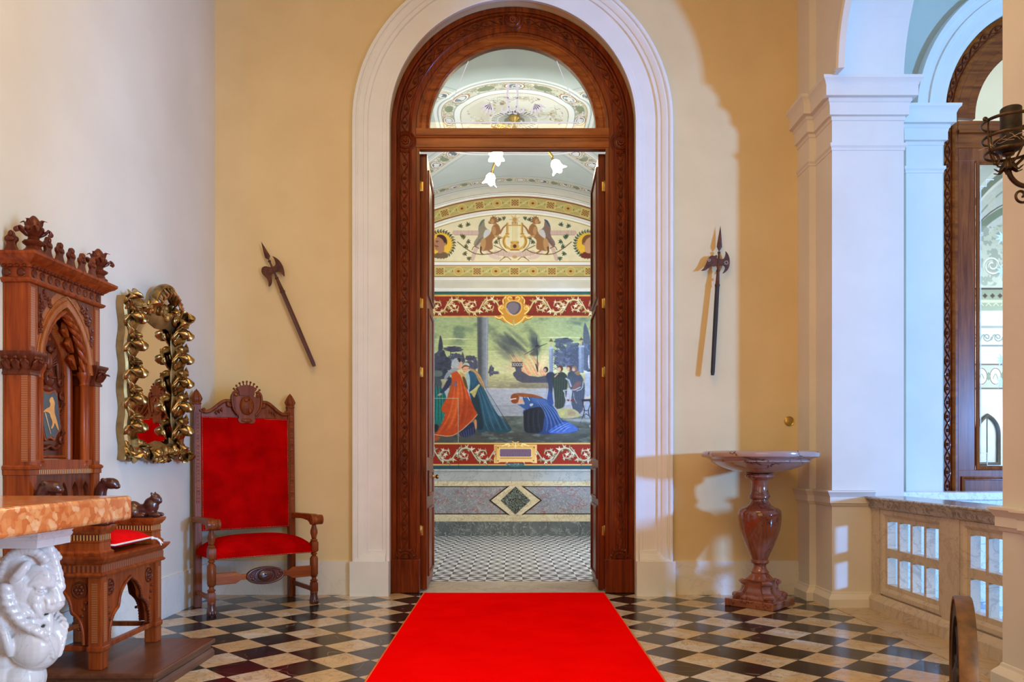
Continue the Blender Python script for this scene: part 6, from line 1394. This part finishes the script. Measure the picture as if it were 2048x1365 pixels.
m.ell((xr+.004, yc, 1.755), (.020,.026,.050)); m.ell((xr+.008, yc+.004, 1.822), (.015,.016,.020)); m.tube([(xr+.008,yc+.012,1.826),(xr+.010,yc+.030,1.820),(xr+.006,yc+.034,1.808)], [.009,.007,.003], 6)
m.ell((xr+.006, yc, 1.655), (.026,.042,.048)); m.tube([(xr+.022, yc-.034, 1.665), (xr+.034, yc, 1.660), (xr+.022, yc+.034, 1.665)], .008, 6); m.ell((xr, yc, 1.600), (.018,.058,.022))
m.tube(chaikin([(xr+.004, yc-.10, 1.275), (xr+.010, yc-.05, 1.255), (xr+.010, yc, 1.285), (xr+.010, yc+.05, 1.255), (xr+.004, yc+.10, 1.280)], 2, False), .011, 7)
th('heraldic_relief', m, M_thrd, pn, smooth=60)
so_ = chaikin([(-.076,1.585),(-.02,1.560),(.052,1.592),(.066,1.48),(.088,1.375),(.056,1.362),(.036,1.318),(-.002,1.338),(-.036,1.310),(-.050,1.37),(-.078,1.44),(-.085,1.53)], 1)
th('shield_rim', MB().prism([(yc+y*1.27, 1.45+(z-1.45)*1.12) for y, z in so_], xr-.004, xr+.014, 'x'), M_thr, pn, smooth=0, bevel=.003)
M_blue = plain('dark_blue_inlay', (.012,.022,.035), (.02,.035,.05), 20, .3); M_ginl = plain('golden_inlay', (.62,.25,.035), (.72,.34,.06), 20, .35)
th('shield_field', MB().prism([(yc+y*1.14, 1.45+(z-1.45)*1.0) for y, z in so_], xr+.012, xr+.016, 'x'), M_blue, pn, smooth=0)
an_ = chaikin([(-.006,1.548),(.014,1.556),(.022,1.540),(.034,1.520),(.028,1.500),(.030,1.462),(.046,1.430),(.058,1.398),(.066,1.372),(.060,1.366),(.044,1.392),(.030,1.412),(.024,1.390),(.006,1.372),(.002,1.380),(.014,1.400),(.010,1.420),(-.004,1.440),(-.010,1.462),(-.044,1.468),(-.060,1.460),(-.058,1.472),(-.026,1.490),(-.008,1.496),(-.004,1.515),(-.014,1.528)], 1)
th('inlaid_beast', MB().prism([(yc+y*1.15, z) for y, z in an_], xr+.0155, xr+.018, 'x'), M_ginl, pn, smooth=0)
th('inlaid_lance', MB().prism([(yc-.058,1.462),(yc-.048,1.462),(yc+.002,1.346),(yc-.006,1.344)], xr+.0155, xr+.0175, 'x'), M_nail, pn, smooth=0)
th('lower_rail', MB().box(-2.6215, xb-.010, yn+.066, yf-.066, 1.118, 1.200), smooth=0)
th('inlay_band', MB().box(xb-.0105, xb-.007, yn+.07, yf-.07, 1.122, 1.146), M_inly, smooth=0)
# small arcade under the rail
m = MB(); nA = 5; wA = (yf-yn-.14)/nA
arc_ = th('arcade_panel', MB().box(-2.6215, -2.552, yn+.066, yf-.066, .70, 1.118), M_thr, smooth=0)
for k in range(nA):
    y0 = yn+.07+wA*k; g_ = parch(y0+wA/2, wA*.36, .99, 1.075, 8)
    m.prism([(y0, .99)]+g_+[(y0+wA, .99), (y0+wA, 1.118), (y0, 1.118)], -2.553, xb-.02, 'x')
    if k: m.lathe([(.016,.71),(.016,.74),(.010,.75),(.010,.965),(.018,.985),(.018,.992),(.010,.992)], (xb-.036, y0, 0), 10)
th('blind_arcade', m, M_thrd, arc_, smooth=30)
# entablature and cornice
en = th('frieze', MB().box(xw, xb+.004, yn-.004, yf+.004, 2.135, 2.20), M_thr, smooth=0)
rp = [(xw, yn-.004, 0), (xb+.004, yn-.004, 0), (xb+.004, yf+.004, 0), (xw, yf+.004, 0)]
th('frieze_moulding', MB().sweep(rp, [(0,2.118),(.010,2.122),(.018,2.132),(.020,2.140),(.006,2.146),(0,2.146)], (0,0,1), -1), par=en, smooth=25)
for k in range(10):
    m = MB(); y = yn+.035+(yf-yn-.07)*k/9; m.lathe([(.022,0),(.020,.006),(.012,.008),(0,.012)], (xb+.003, y, 2.172), 14, 'x'); th('frieze_disc', m, M_thrd, en, smooth=50)
for k in range(2):
    m = MB(); x = xb-.04-.075*k; m.ell((x, yn-.004, 2.172), (.022,.009,.022), n=12, m=6)
    th('frieze_disc', m, M_thrd, en, smooth=50)
co_ = th('cornice', MB().sweep(rp, [(0,2.196),(.010,2.198),(.014,2.208),(.020,2.212),(.034,2.226),(.056,2.240),(.064,2.250),(.068,2.254),(.068,2.268),(0,2.270)], (0,0,1), -1).box(xw, xb+.004, yn-.004, yf+.004, 2.196, 2.266), M_thr, smooth=25)
m = MB()
for k in range(22): y = yn-.004+(yf-yn+.008)*(k+.5)/22; m.ell((xb+.018, y, 2.203), (.010,.011,.008), n=8, m=5)
for k in range(4): m.ell((xb-.015-.034*k, yn-.020, 2.203), (.011,.010,.008), n=8, m=5)
th('bead_course', m, M_thrd, co_, smooth=60)
def finial(x, y):
    m = MB().lathe([(.052,2.266),(.052,2.288),(.040,2.296),(.034,2.312),(.050,2.324),(.054,2.332),(.050,2.338),(.034,2.342),(.028,2.350),(.026,2.362),(.040,2.376),(.050,2.392),(.046,2.410),(.034,2.424),(.034,2.436),(.022,2.456),(.010,2.470),(0,2.474)], (x, y, 0), 8, ph=pi/8)
    for k in range(4):
        a = k*pi/2+pi/4; d = (cos(a), sin(a)); m.leaf((x+d[0]*.030, y+d[1]*.030, 2.362), (d[0]*.5, d[1]*.5, 1), (d[0], d[1], 0), .085, .052, .018, .85, 2, .006)
        a += pi/4; d = (cos(a), sin(a)); m.leaf((x+d[0]*.020, y+d[1]*.020, 2.392), (d[0]*.3, d[1]*.3, 1), (d[0], d[1], 0), .075, .036, .012, .4, 2, .005); m.ell((x+d[0]*.043, y+d[1]*.043, 2.398), .013, n=8, m=6)
    th('crown_finial', m, M_thrd, co_, smooth=45)
finial(xb+.005, yn+.030); finial(xb+.005, yf-.030)
def crest(x, y, ax):
    pr_ = chaikin([(-.052,2.266),(.052,2.266),(.034,2.290),(.020,2.318),(.024,2.330),(.034,2.338),(.032,2.356),(.018,2.364),(.012,2.382),(0,2.394),(-.012,2.382),(-.018,2.364),(-.032,2.356),(-.034,2.338),(-.024,2.330),(-.020,2.318),(-.034,2.290)], 1)
    m = MB()
    if ax == 'x': m.prism([(y+a, b) for a, b in pr_], x-.010, x+.010, 'x'); m.ell((x+.010, y, 2.345), (.012,.024,.014), n=10, m=6); m.ell((x+.010, y, 2.372), (.010,.012,.016), n=10, m=6)
    else: m.prism([(x+a, b) for a, b in pr_], y-.010, y+.010, 'y'); m.ell((x, y-.010, 2.345), (.024,.012,.014), n=10, m=6); m.ell((x, y-.010, 2.372), (.012,.010,.016), n=10, m=6)
    th('crest_leaf', m, M_thrd, co_, smooth=40, bevel=.003)
for k in range(5): crest(xb+.02, yn+.125+(yf-yn-.25)*k/4, 'x')
crest(xb-.095, yn+.006, 'y')
# ---- cushion
m = MB()
def cus(u, v):
    x = -2.47+.345*u; y = yn+.136+(yf-yn-.272)*v; a, b = 2*u-1, 2*v-1
    return x, y, (1-abs(a)**3.2)**.55*(1-abs(b)**3.2)**.55
m.grid(24, 24, lambda u, v: (lambda q: (q[0], q[1], .746+.058*q[2]))(cus(u, v))); m.grid(24, 24, lambda u, v: (lambda q: (q[0], q[1], .746-.036*q[2]))(cus(u, v)))
CU = thing('seat_cushion', 'scarlet velvet cushion with white piping on the gothic throne', 'cushion', (-2.30, yc, .71))
obj('cover', m, M_cush, CU, smooth=70)
M_pip = plain('white_piping', (.72,.66,.58), (.8,.74,.66), 40, .7)
rim_ = [(-2.47, yn+.136), (-2.125, yn+.136), (-2.125, yf-.136), (-2.47, yf-.136)]
obj('piping', MB().tube([(rim_[k][0]+(rim_[(k+1)%4][0]-rim_[k][0])*t/12, rim_[k][1]+(rim_[(k+1)%4][1]-rim_[k][1])*t/12, .742) for k in range(4) for t in range(12)], .0055, 7, closed=True), M_pip, CU, smooth=80)
m = MB().ell((-2.120, yf-.136, .738), (.012,.012,.010)); m.tube([(-2.120, yf-.136, .738), (-2.105, yf-.105, .730), (-2.092, yf-.095, .712), (-2.088, yf-.090, .690)], [.006,.007,.006,.004], 6); m.tube([(-2.118, yf-.112, .738), (-2.10, yf-.085, .722), (-2.085, yf-.075, .700)], .004, 6)
obj('corner_tie', m, M_pip, CU, smooth=60)
# ================================================================ GILT MIRROR on the left wall
ma, mb_, mz0, mz1 = -1.71, -.80, 1.20, 2.31; mc = (ma+mb_)/2
MI = thing('gilt_mirror', 'gilded carved acanthus frame mirror hanging on the left wall', 'mirror', (XL, mc, mz0))
def mi(n_, m, mat, par=None, **k): return obj(n_, m, mat, par or MI, **k)
mi('mirror_glass', MB().box(XL+.018, XL+.024, ma+.12, mb_-.12, mz0+.10, mz1-.12), M_mirror, smooth=0)
mi('backing_board', MB().box(XL, XL+.017, ma+.03, mb_-.03, mz0+.03, mz1-.05), M_goldf, smooth=0)
m = MB(); pts = []
def wav(t): return .014*sin(t*2*pi)
N_ = 22
for k in range(N_): pts.append((XL+.004, ma+.0+wav(k/N_*4), mz0+(mz1-mz0)*k/N_))
for k in range(16): pts.append((XL+.004, ma+(mb_-ma)*k/16, mz1-.01+wav(k/16*3)))
for k in range(N_): pts.append((XL+.004, mb_+wav(k/N_*4), mz1-(mz1-mz0)*k/N_))
for k in range(16): pts.append((XL+.004, mb_-(mb_-ma)*k/16, mz0+wav(k/16*3)))
m.sweep(pts, [(0,0),(0,.050),(.012,.064),(.040,.066),(.090,.050),(.125,.024),(.130,.0)], (1,0,0), SGN, closed=True)
fr3 = mi('frame', m, M_goldf, smooth=40)
def lfm(y, z, dy, dz_, L, w_, H=.05, c=.75, out=.045): 
    m = MB(); m.leaf((XL+out, y, z), (0, dy, dz_), (1, 0, 0), L, w_, H, c, 3, .007); return m
rn = np.random.RandomState(11)
def side(y, s):
    z = mz0+.14
    while z < mz1-.20:
        m = MB()
        m.leaf((XL+.046, y-s*.030, z-.01), (0, s*.62, 1), (1, s*.25, 0), .22, .150, .050, .95, 2, .008); m.leaf((XL+.046, y+s*.030, z-.01), (0, -s*.50, 1), (1, -s*.25, 0), .21, .140, .048, .95, 2, .008)
        mi('acanthus_leaf', m, M_gold, fr3, smooth=70)
        m = MB(); zz_ = z+.150
        m.ell((XL+.084, y+s*.012, zz_), (.036,.048,.036)); m.tube([(XL+.066, y+s*.040, zz_+.005), (XL+.092, y+s*.066, zz_+.030), (XL+.080, y+s*.094, zz_+.064)], [.022,.019,.004], 8); m.tube([(XL+.066, y-s*.02, zz_-.005), (XL+.092, y-s*.06, zz_-.025), (XL+.070, y-s*.088, zz_-.066)], [.022,.018,.004], 8); m.tube([(XL+.105, y-s*.045, zz_), (XL+.122, y+s*.010, zz_+.004), (XL+.105, y+s*.060, zz_)], [.010,.013,.010], 7)
        mi('bud_knot', m, M_gold, fr3, smooth=70)
        z += .185
side(ma+.085, -1); side(mb_-.085, 1)
for y, s in ((ma+.05, -1), (mb_-.05, 1)):
    for z, up in ((mz1-.05, 1), (mz0+.07, -1)):
        m = MB()
        m.leaf((XL+.045, y-s*.04, z-up*.05), (0, s*.7, up*1.0), (1,0,0), .20, .15, .05, .7, 4, .007); m.leaf((XL+.050, y-s*.02, z), (0, s*1, up*.35), (1,0,0), .15, .11, .045, .8, 3, .007); m.leaf((XL+.050, y, z-up*.03), (0, -s*1, up*.12), (1,0,0), .19, .12, .055, .9, 3, .007)
        m.tube([(XL+.060+.0016*t, y-s*(.135)+.052*(1-t*.03)*cos(t*.42)*-s, z-up*.0+.052*(1-t*.03)*sin(t*.42)*up) for t in range(20)], [.016]*14+[.014,.012,.011,.010,.009,.008], 8); m.ell((XL+.080, y-s*.135, z), (.028,.030,.028))
        mi('corner_scroll', m, M_gold, fr3, smooth=70)
m = MB()
for s in (-1, 1):
    m.leaf((XL+.050, mc+s*.06, mz1-.05), (0, s*1, .45), (1,0,0), .20, .12, .05, .9, 3, .007)
    m.tube([(XL+.070, mc+s*.10+.050*cos(t*.42)*(1-t*.03)*s, mz1-.015+.050*sin(t*.42)*(1-t*.03)) for t in range(18)], [.015]*14+[.013,.011,.009,.008], 8)
pp = chaikin([(mc-.07,mz1-.04),(mc-.085,mz1+.05),(mc-.04,mz1+.125),(mc+.05,mz1+.150),(mc+.13,mz1+.125),(mc+.175,mz1+.060),(mc+.180,mz1+.035)], 2, False); q_n = len(pp)
m.tube([(XL+.050+.06*sin(pi*.6*i/(q_n-1)), y, z) for i, (y, z) in enumerate(pp)], [float(np.interp(i/(q_n-1), [0,.25,.5,.75,1], [.050,.066,.050,.040,.008])) for i in range(q_n)], 10, flat=.45)
for i in range(4, q_n-2, 2): m.tube([(XL+.085+.06*sin(pi*.6*i/(q_n-1)), pp[i][0], pp[i][1]), (XL+.100+.06*sin(pi*.6*i/(q_n-1)), pp[i][0]+.030, pp[i][1]-.032), (XL+.080+.06*sin(pi*.6*i/(q_n-1)), pp[i][0]+.044, pp[i][1]-.070)], [.008,.014,.004], 6)
m.ell((XL+.075, mc, mz1-.03), (.03,.04,.035)); mi('plume_crest', m, M_gold, fr3, smooth=70)
m = MB()
for s in (-1, 1):
    m.leaf((XL+.050, mc+s*.03, mz0+.05), (0, s*1, -.15), (1,0,0), .19, .12, .05, .9, 3, .007); m.leaf((XL+.050, mc+s*.02, mz0+.05), (0, s*.3, -1), (1,0,0), .10, .07, .035, .6, 2, .007)
    m.tube([(XL+.070, mc+s*.19+.046*cos(t*.42)*(1-t*.03)*-s, mz0+.045+.046*sin(t*.42)*(1-t*.03)) for t in range(18)], [.014]*14+[.012,.010,.009,.008], 8)
m.ell((XL+.080, mc, mz0+.05), (.028,.040,.034)); mi('shell_drop', m, M_gold, fr3, smooth=70)
# ================================================================ MARBLE TABLE with lion legs
tx0, tx1, ty0, ty1, tz0, tz1 = XL+.004, -1.712, -5.25, -3.385, .930, 1.038
TB = thing('marble_table', 'orange breccia marble table on white carved lion legs in the foreground', 'table', ((tx0+tx1)/2, (ty0+ty1)/2, 0))
obj('tabletop', MB().box(tx0, tx1, ty0, ty1, tz0, tz1), M_table, TB, smooth=30, bevel=.016, seg=3)
ZL = 3.27; kl = ZL/F; YL = ZL-CD
def lp(px, py, o=0): return Vector(((px-1024)*kl, YL+o, CZ-(py-920)*kl))
gq = lambda x, y, o=0: lp(x/4.478, 1060+y/4.478, o)          # from the enlarged view of the head
lm = MB()
def lw_(x, y, o):            # place in the room of a point of the enlarged view lying o metres behind the lion's mid plane
    Z = ZL+o; return Vector(((x/4.478-1024)*Z/F, YL+o, CZ-(1060+y/4.478-920)*Z/F))
def mirror(q): return Vector((q.x, 2*YL-q.y, q.z))
def le(x, y, r, o=0.0, both=True):
    q = lw_(x, y, o); lm.ell(q, r, None, 18, 12)
    if o < -.004 and both: lm.ell(mirror(q), r, None, 18, 12)
def lt(pts, r, both=True, n=8):
    q = [lw_(*p) for p in pts]; q = [Vector(v) for v in chaikin([tuple(v) for v in q], 2, False)] if len(q) > 2 else q
    if isinstance(r, (list, tuple)):
        m = len(q); r = [float(np.interp(i/(m-1), np.linspace(0, 1, len(r)), r)) for i in range(m)]
    lm.tube(q, r, n)
    if both and min(p[2] for p in pts) < -.004: lm.tube([mirror(v) for v in q], r, n)
le(255, 470, (.088,.080,.090)); le(330, 400, (.060,.055,.070)); le(330, 590, (.062,.058,.055)); le(200, 640, (.075,.075,.075))
le(310, 430, (.070,.026,.055), -.044); le(400, 440, (.045,.030,.045), -.018); le(250, 610, (.066,.030,.060), -.052); le(165, 560, (.055,.030,.085), -.066); le(330, 690, (.050,.026,.036), -.040); le(415, 650, (.050,.024,.040), -.026); le(110, 450, (.07,.05,.09), -.035); le(150, 330, (.07,.04,.06), -.04); le(90, 760, (.07,.05,.09), -.06); le(240, 830, (.06,.05,.05), -.04)
# bridge of the nose, brows, muzzle
lt([(395,420,0),(470,490,0),(515,590,0),(535,650,0)], [.034,.027,.023,.024], False); le(528, 668, (.020,.030,.019)); le(470, 660, (.046,.040,.040))
lt([(232,512,-.074),(300,478,-.066),(380,458,-.050),(440,480,-.030),(470,520,-.014)], [.008,.013,.017,.018,.013])
le(300, 625, (.034,.024,.030), -.060); le(425, 690, (.034,.022,.028), -.030); le(440, 712, (.011,.008,.009), -.040)
lt([(380,585,-.050),(430,630,-.046),(424,716,-.048)], [.006,.009,.005]); lt([(325,572,-.070),(365,580,-.064),(400,560,-.050)], [.004,.007,.004]); lt([(320,535,-.070),(360,524,-.066),(404,535,-.050)], [.004,.006,.004])
lt([(300,650,-.070),(322,700,-.066),(352,752,-.052),(380,790,-.034)], [.010,.016,.014,.008]); le(500, 640, (.034,.032,.030)); lt([(300,500,-.062),(390,466,-.046),(470,500,-.016)], [.014,.022,.018])
# open mouth: lower jaw and hanging tongue
lt([(230,770,-.040),(320,800,-.032),(400,812,-.016),(425,812,0)], [.024,.022,.018,.015]); le(330, 810, (.050,.030,.018)); lt([(430,760,0),(442,830,0),(444,892,0)], [.018,.019,.013], False)
# ear laid back
lt([(262,286,-.070),(222,340,-.094),(160,410,-.102),(92,474,-.098)], [.010,.021,.021,.007])
# jowl fold
lt([(170,680,-.078),(215,735,-.086),(270,760,-.074),(330,782,-.050)], [.020,.022,.016,.010])
# combed locks over the forehead
for k in range(15):
    t = k/14; a = radians(176-t*138); cx_, cy_ = 225+225*cos(a), 440-262*sin(a); o = -.062+.030*t
    lt([(cx_-40*cos(a),cy_+40*sin(a),o-.012),(cx_+4*cos(a)+6,cy_-6*sin(a),o-.020),(cx_+34*cos(a)+10,cy_-34*sin(a)+8,o)], [.010,.0135,.006])
le(255, 270, (.080,.060,.050)); le(390, 300, (.045,.04,.07), .03)
# great locks of the crest, seen on the far side
for k in range(7):
    y = 165+k*56; x = 350+k*26-k*k*1.2
    lt([(x-60,y,.0),(x+40,y-34,.012),(x+105-k*3,y+8,.016),(x+112-k*4,y+50,.010)], [.018,.024,.020,.009], False)
    lt([(x-60,y,.03),(x+30,y-34,.045),(x+95-k*3,y+8,.05),(x+102-k*4,y+50,.04)], [.018,.024,.020,.009], False)
# ruff of locks framing the jaw and falling on the chest
RUF = [(28,520,-.086),(26,590,-.098),(40,660,-.104),(74,724,-.108),(116,784,-.108),(166,836,-.104),(222,876,-.098),(280,900,-.088),(334,930,-.074),(378,968,-.060),(408,1010,-.046),(428,1052,-.036),(442,1092,-.028),(450,1128,-.022)]
for i, (x, y, o) in enumerate(RUF):
    s_ = 1.0 if i < 8 else 1.0-.075*(i-7)
    lt([(x-26*s_,y-14*s_,o),(x+14*s_,y-6*s_,o-.014),(x+50*s_,y+24*s_,o-.006),(x+62*s_,y+58*s_,o+.006)], [.013*s_,.0165*s_,.014*s_,.005])
    if i < 9: lt([(x+34,y-40,o+.004),(x+64,y-10,o-.004),(x+90,y+24,o+.002)], [.010,.013,.005])
for k in range(6): lt([(392+k*10,880+k*44,-.012),(440+k*4,900+k*44,-.006),(458,936+k*42,.0)], [.012,.016,.007])
# breast, shoulders and foreleg
le(335, 1075, (.088,.090,.088)); le(262, 1040, (.085,.050,.090), -.058); le(120, 960, (.10,.10,.12)); le(40, 1100, (.11,.10,.13)); le(205, 1330, (.090,.092,.085)); le(60, 1330, (.10,.11,.10))
lt([(-10,800,-.104),(40,920,-.116),(78,1050,-.114),(92,1140,-.100)], [.020,.020,.018,.007])
lm.tube([lw_(225,1400,0), lw_(215,1650,0), lw_(205,1950,0), lp(46, 1495)], [.074,.060,.052,.060], 14)
fz = .045
lm.ell((gq(300,1400).x-.005, YL, fz+.012), (.115,.075,.055)); 
for s in (-1.5,-.5,.5,1.5): lm.ell((gq(300,1400).x+.085, YL+s*.034, .032), (.045,.019,.030))
LG = obj('lion_leg', lm, M_lion, TB, smooth=180, mods=[('REMESH', dict(mode='VOXEL', voxel_size=.0042, use_smooth_shade=True)), ('SMOOTH', dict(factor=.5, iterations=3))])
for s in (-1, 1):
    em = MB(); q = lw_(362, 552, -.058); em.ell(q if s < 0 else mirror(q), (.013,.011,.0075), n=14, m=9)
    obj('eye', em, M_lion, LG, smooth=80)
ax0, ax1 = lp(0, 0).x-.30, lp(118, 0).x
obj('abacus', MB().sweep([(ax0, YL-.12, 0), (ax1-.02, YL-.12, 0), (ax1-.02, YL+.12, 0), (ax0, YL+.12, 0)], [(0,.838),(-.012,.840),(-.010,.858),(.004,.872),(.008,.882),(.004,.890),(.018,.912),(.020,.930),(0,.930)], (0,0,1), -1, closed=True).box(ax0, ax1-.02, YL-.12, YL+.12, .838, .930), M_lion, TB, smooth=25)
obj('leg_slab', MB().box(XL+.02, ax0+.14, YL-.07, YL+.07, .10, .84).box(XL+.01, ax1+.02, YL-.13, YL+.13, 0, .03), M_lion, TB, smooth=0, bevel=.006)
LG2 = LG.copy(); COL.objects.link(LG2); LG2.parent = TB; LG2.location = (0, -1.42, 0)
# ================================================================ CHANDELIER in the painted room
hc = Vector((.03, 2.69, 0)); ztop = 5.44
HL = thing('chandelier', 'brass chandelier with three lit tulip shades in the painted room', 'chandelier', (hc.x, hc.y, 4.9))
obj('stem', MB().lathe([(.07,ztop),(.075,ztop-.03),(.03,ztop-.06),(.012,ztop-.09),(.012,5.33),(.03,5.31),(.05,5.26),(.032,5.20),(.045,5.15),(.03,5.09),(.010,5.05),(.018,5.03),(0,5.01)], (hc.x, hc.y, 0), 20), M_brass, HL, smooth=40)
for px, py, Z in ((995,308,9.19), (981,357,9.99), (1112,330,9.53)):
    L_ = Vector(W(px, py, Z)); d = L_-Vector((hc.x, hc.y, L_.z)); dn = d.normalized(); c5 = Vector((hc.x, hc.y, 5.13))
    pa = [c5, c5+dn*.10+Vector((0,0,.05)), c5+dn*.20+Vector((0,0,.04)), c5+dn*.32+Vector((0,0,-.04)), c5+dn*.42+Vector((0,0,-.13)), L_-dn*.04+Vector((0,0,.10))]
    ar = obj('arm', MB().tube(chaikin([tuple(q) for q in pa], 2, False), .016, 8), M_brass, HL, smooth=70)
    m = MB()
    for t in (.12, .22, .34, .42):
        for s in (-1, 1): q = c5+dn*t+Vector((0,0,.03-.25*max(0, t-.25))); m.leaf(q, tuple(dn*.7+Vector((-dn.y*s, dn.x*s, .4))), (0,0,1),   .12, .07, .016, .5, 2, .004)
    m.tube([tuple(c5+dn*(.05+.04*cos(t*.5))+Vector((0,0,-.04+.04*sin(t*.5)))) for t in range(12)], .006, 6)
    obj('leaf_spray', m, M_brass, ar, smooth=60)
    tl = (dn*.55+Vector((0,0,-1))).normalized(); rot = Vector((0,0,-1)).rotation_difference(tl).to_matrix().to_4x4()
    m = MB(); m.M = Matrix.Translation(L_-tl*.07) @ rot
    m.lathe([(0,.035),(.014,.03),(.018,.01),(.022,0),(.018,-.02)], n=14); obj('lamp_holder', m, M_brass, ar, smooth=50)
    m = MB(); m.M = Matrix.Translation(L_-tl*.07) @ rot; n = 30; vs = []; fs = []
    pf = [(.016,.0),(.040,-.018),(.062,-.05),(.062,-.085),(.068,-.115),(.090,-.142)]
    for i in range(n):
        a = 2*pi*i/n
        for k, (r, h) in enumerate(pf): w_ = 1+.10*max(0, k-3)*cos(5*a); vs.append((r*w_*cos(a), r*w_*sin(a), h-.006*max(0, k-3)*cos(5*a)))
    for i in range(n):
        j = (i+1) % n
        for k in range(5): fs.append((i*6+k, j*6+k, j*6+k+1, i*6+k+1))
    m.add(vs, fs); obj('tulip_shade', m, M_bulb, ar, smooth=80)
# bright window of the side room, seen through the loggia glass
SW = sroot('window_2', (6.6, 4.98, 1.2))
gx = lambda px: (px-1024)*11.8/F
x0, x1 = gx(1960), gx(1998); z0, z1 = CZ-(912-920)*11.8/F, CZ-(835-920)*11.8/F
pts = [(x0, z0-.1)]+parch((x0+x1)/2, (x1-x0)/2, z1-.25, z1, 8)+[(x1, z0-.1)]
obj('pane', MB().prism(pts, 4.99, 4.995, 'y'), M_win, SW, smooth=0)
obj('window_frame', MB().sweep([(x, 4.985, z) for x, z in pts], [(0,-.02),(0,.03),(.03,.04),(.05,.03),(.05,-.02)], (0,-1,0), 1, closed=True).tube([(((x0+x1)/2), 4.985, z0-.1), ((x0+x1)/2, 4.985, z1)], .012, 6), M_shaft, SW, smooth=30)
# ================================================================ LIGHT
def light(kind, name, loc, energy, col, size=None, rot=None, sy=None, **k):
    l = bpy.data.lights.new(name, kind); l.energy = energy; l.color = col
    if kind == 'AREA': l.size = size; l.shape = 'RECTANGLE' if sy else 'SQUARE'; l.size_y = sy or size
    elif kind == 'SUN': l.angle = size
    else: l.shadow_soft_size = size or .1
    o = bpy.data.objects.new(name, l); COL.objects.link(o); o.location = loc
    if rot is not None: o.rotation_euler = rot
    return o
def aim(o, d): o.rotation_euler = Vector(d).to_track_quat('-Z', 'Y').to_euler()
for y_, e_, w_, t_ in ((-7.6, SUN_E, .5, (2.6,-1.7,2)), (-12.0, SUN2_E, .9, (2.6,-6.0,2))):
    a = light('AREA', 'daylight_window', (9.6, y_, 2.0), e_, (.17,.50,1.2), w_, sy=.6); aim(a, Vector(t_)-Vector((9.6, y_, 2.0)))
wl = bpy.data.worlds.new('sky'); S.world = wl; wl.use_nodes = True; wl.node_tree.nodes['Background'].inputs[0].default_value = (.80,.90,1.0,1); wl.node_tree.nodes['Background'].inputs[1].default_value = WORLD_E
a = light('AREA', 'hall_ceiling_lamp', (-.2,-4.6,5.8), HALL_E, (1.0,.69,.29), 2.4); aim(a, (0,0,-1))
a = light('AREA', 'hall_front_fill', (-.2,-8.6,3.2), FRONT_E, (1.0,.75,.38), 3.4, sy=4.2); aim(a, (0,1,-.05))  # added warm fill behind the camera, no window is built here
a = light('AREA', 'arcade_sky_fill', (2.7,-5.9,1.7), FILL_E, (.42,.68,1.0), 1.4, sy=2.8); aim(a, (-1,.42,-.10)); a.data.spread = radians(105)  # soft blue fill added inside the second arch, standing in for skylight
a = light('AREA', 'painted_room_window', (2.38,2.95,2.1), INW_E, (.80,.90,1.0), 2.4, sy=2.8); aim(a, (-1,0,-.05))
for px, py, Z in ((995,308,9.19), (981,357,9.99), (1112,330,9.53)):
    L_ = Vector(W(px, py, Z)); light('POINT', 'chandelier_lamp', tuple(L_+Vector((0,0,-.10))), LAMP_E, (1.0,.86,.62), .06)
a = light('AREA', 'painted_room_fill', (.03,2.2,4.2), GLOW_E, (.90,.95,1.0), 2.2); aim(a, (0,.9,.5))  # unseen area light added to brighten the vault and end wall
a = light('AREA', 'side_room_window', (8.5,3,2.6), SIDE_E, (.85,.93,1.0), 2.5, sy=3); aim(a, (-1,0,0))
# ================================================================ CAMERA
cam = bpy.data.cameras.new('camera'); co_ = bpy.data.objects.new('camera', cam); COL.objects.link(co_)
co_.location = (0, -CD, CZ); co_.rotation_euler = (pi/2, 0, 0); cam.sensor_width = 36; cam.lens = F/2048*36; cam.shift_y = (920-682.5)/2048; cam.clip_start = .05
S.camera = co_
v = S.view_settings; v.view_transform = 'Standard'; v.look = 'None'; v.gamma = 1; v.exposure = EXPO; v.use_curve_mapping = False
S.cycles.max_bounces = 8; S.cycles.diffuse_bounces = 5; S.cycles.glossy_bounces = 4; S.cycles.transparent_max_bounces = 12; S.cycles.caustics_reflective = False; S.cycles.caustics_refractive = False; S.cycles.use_denoising = True
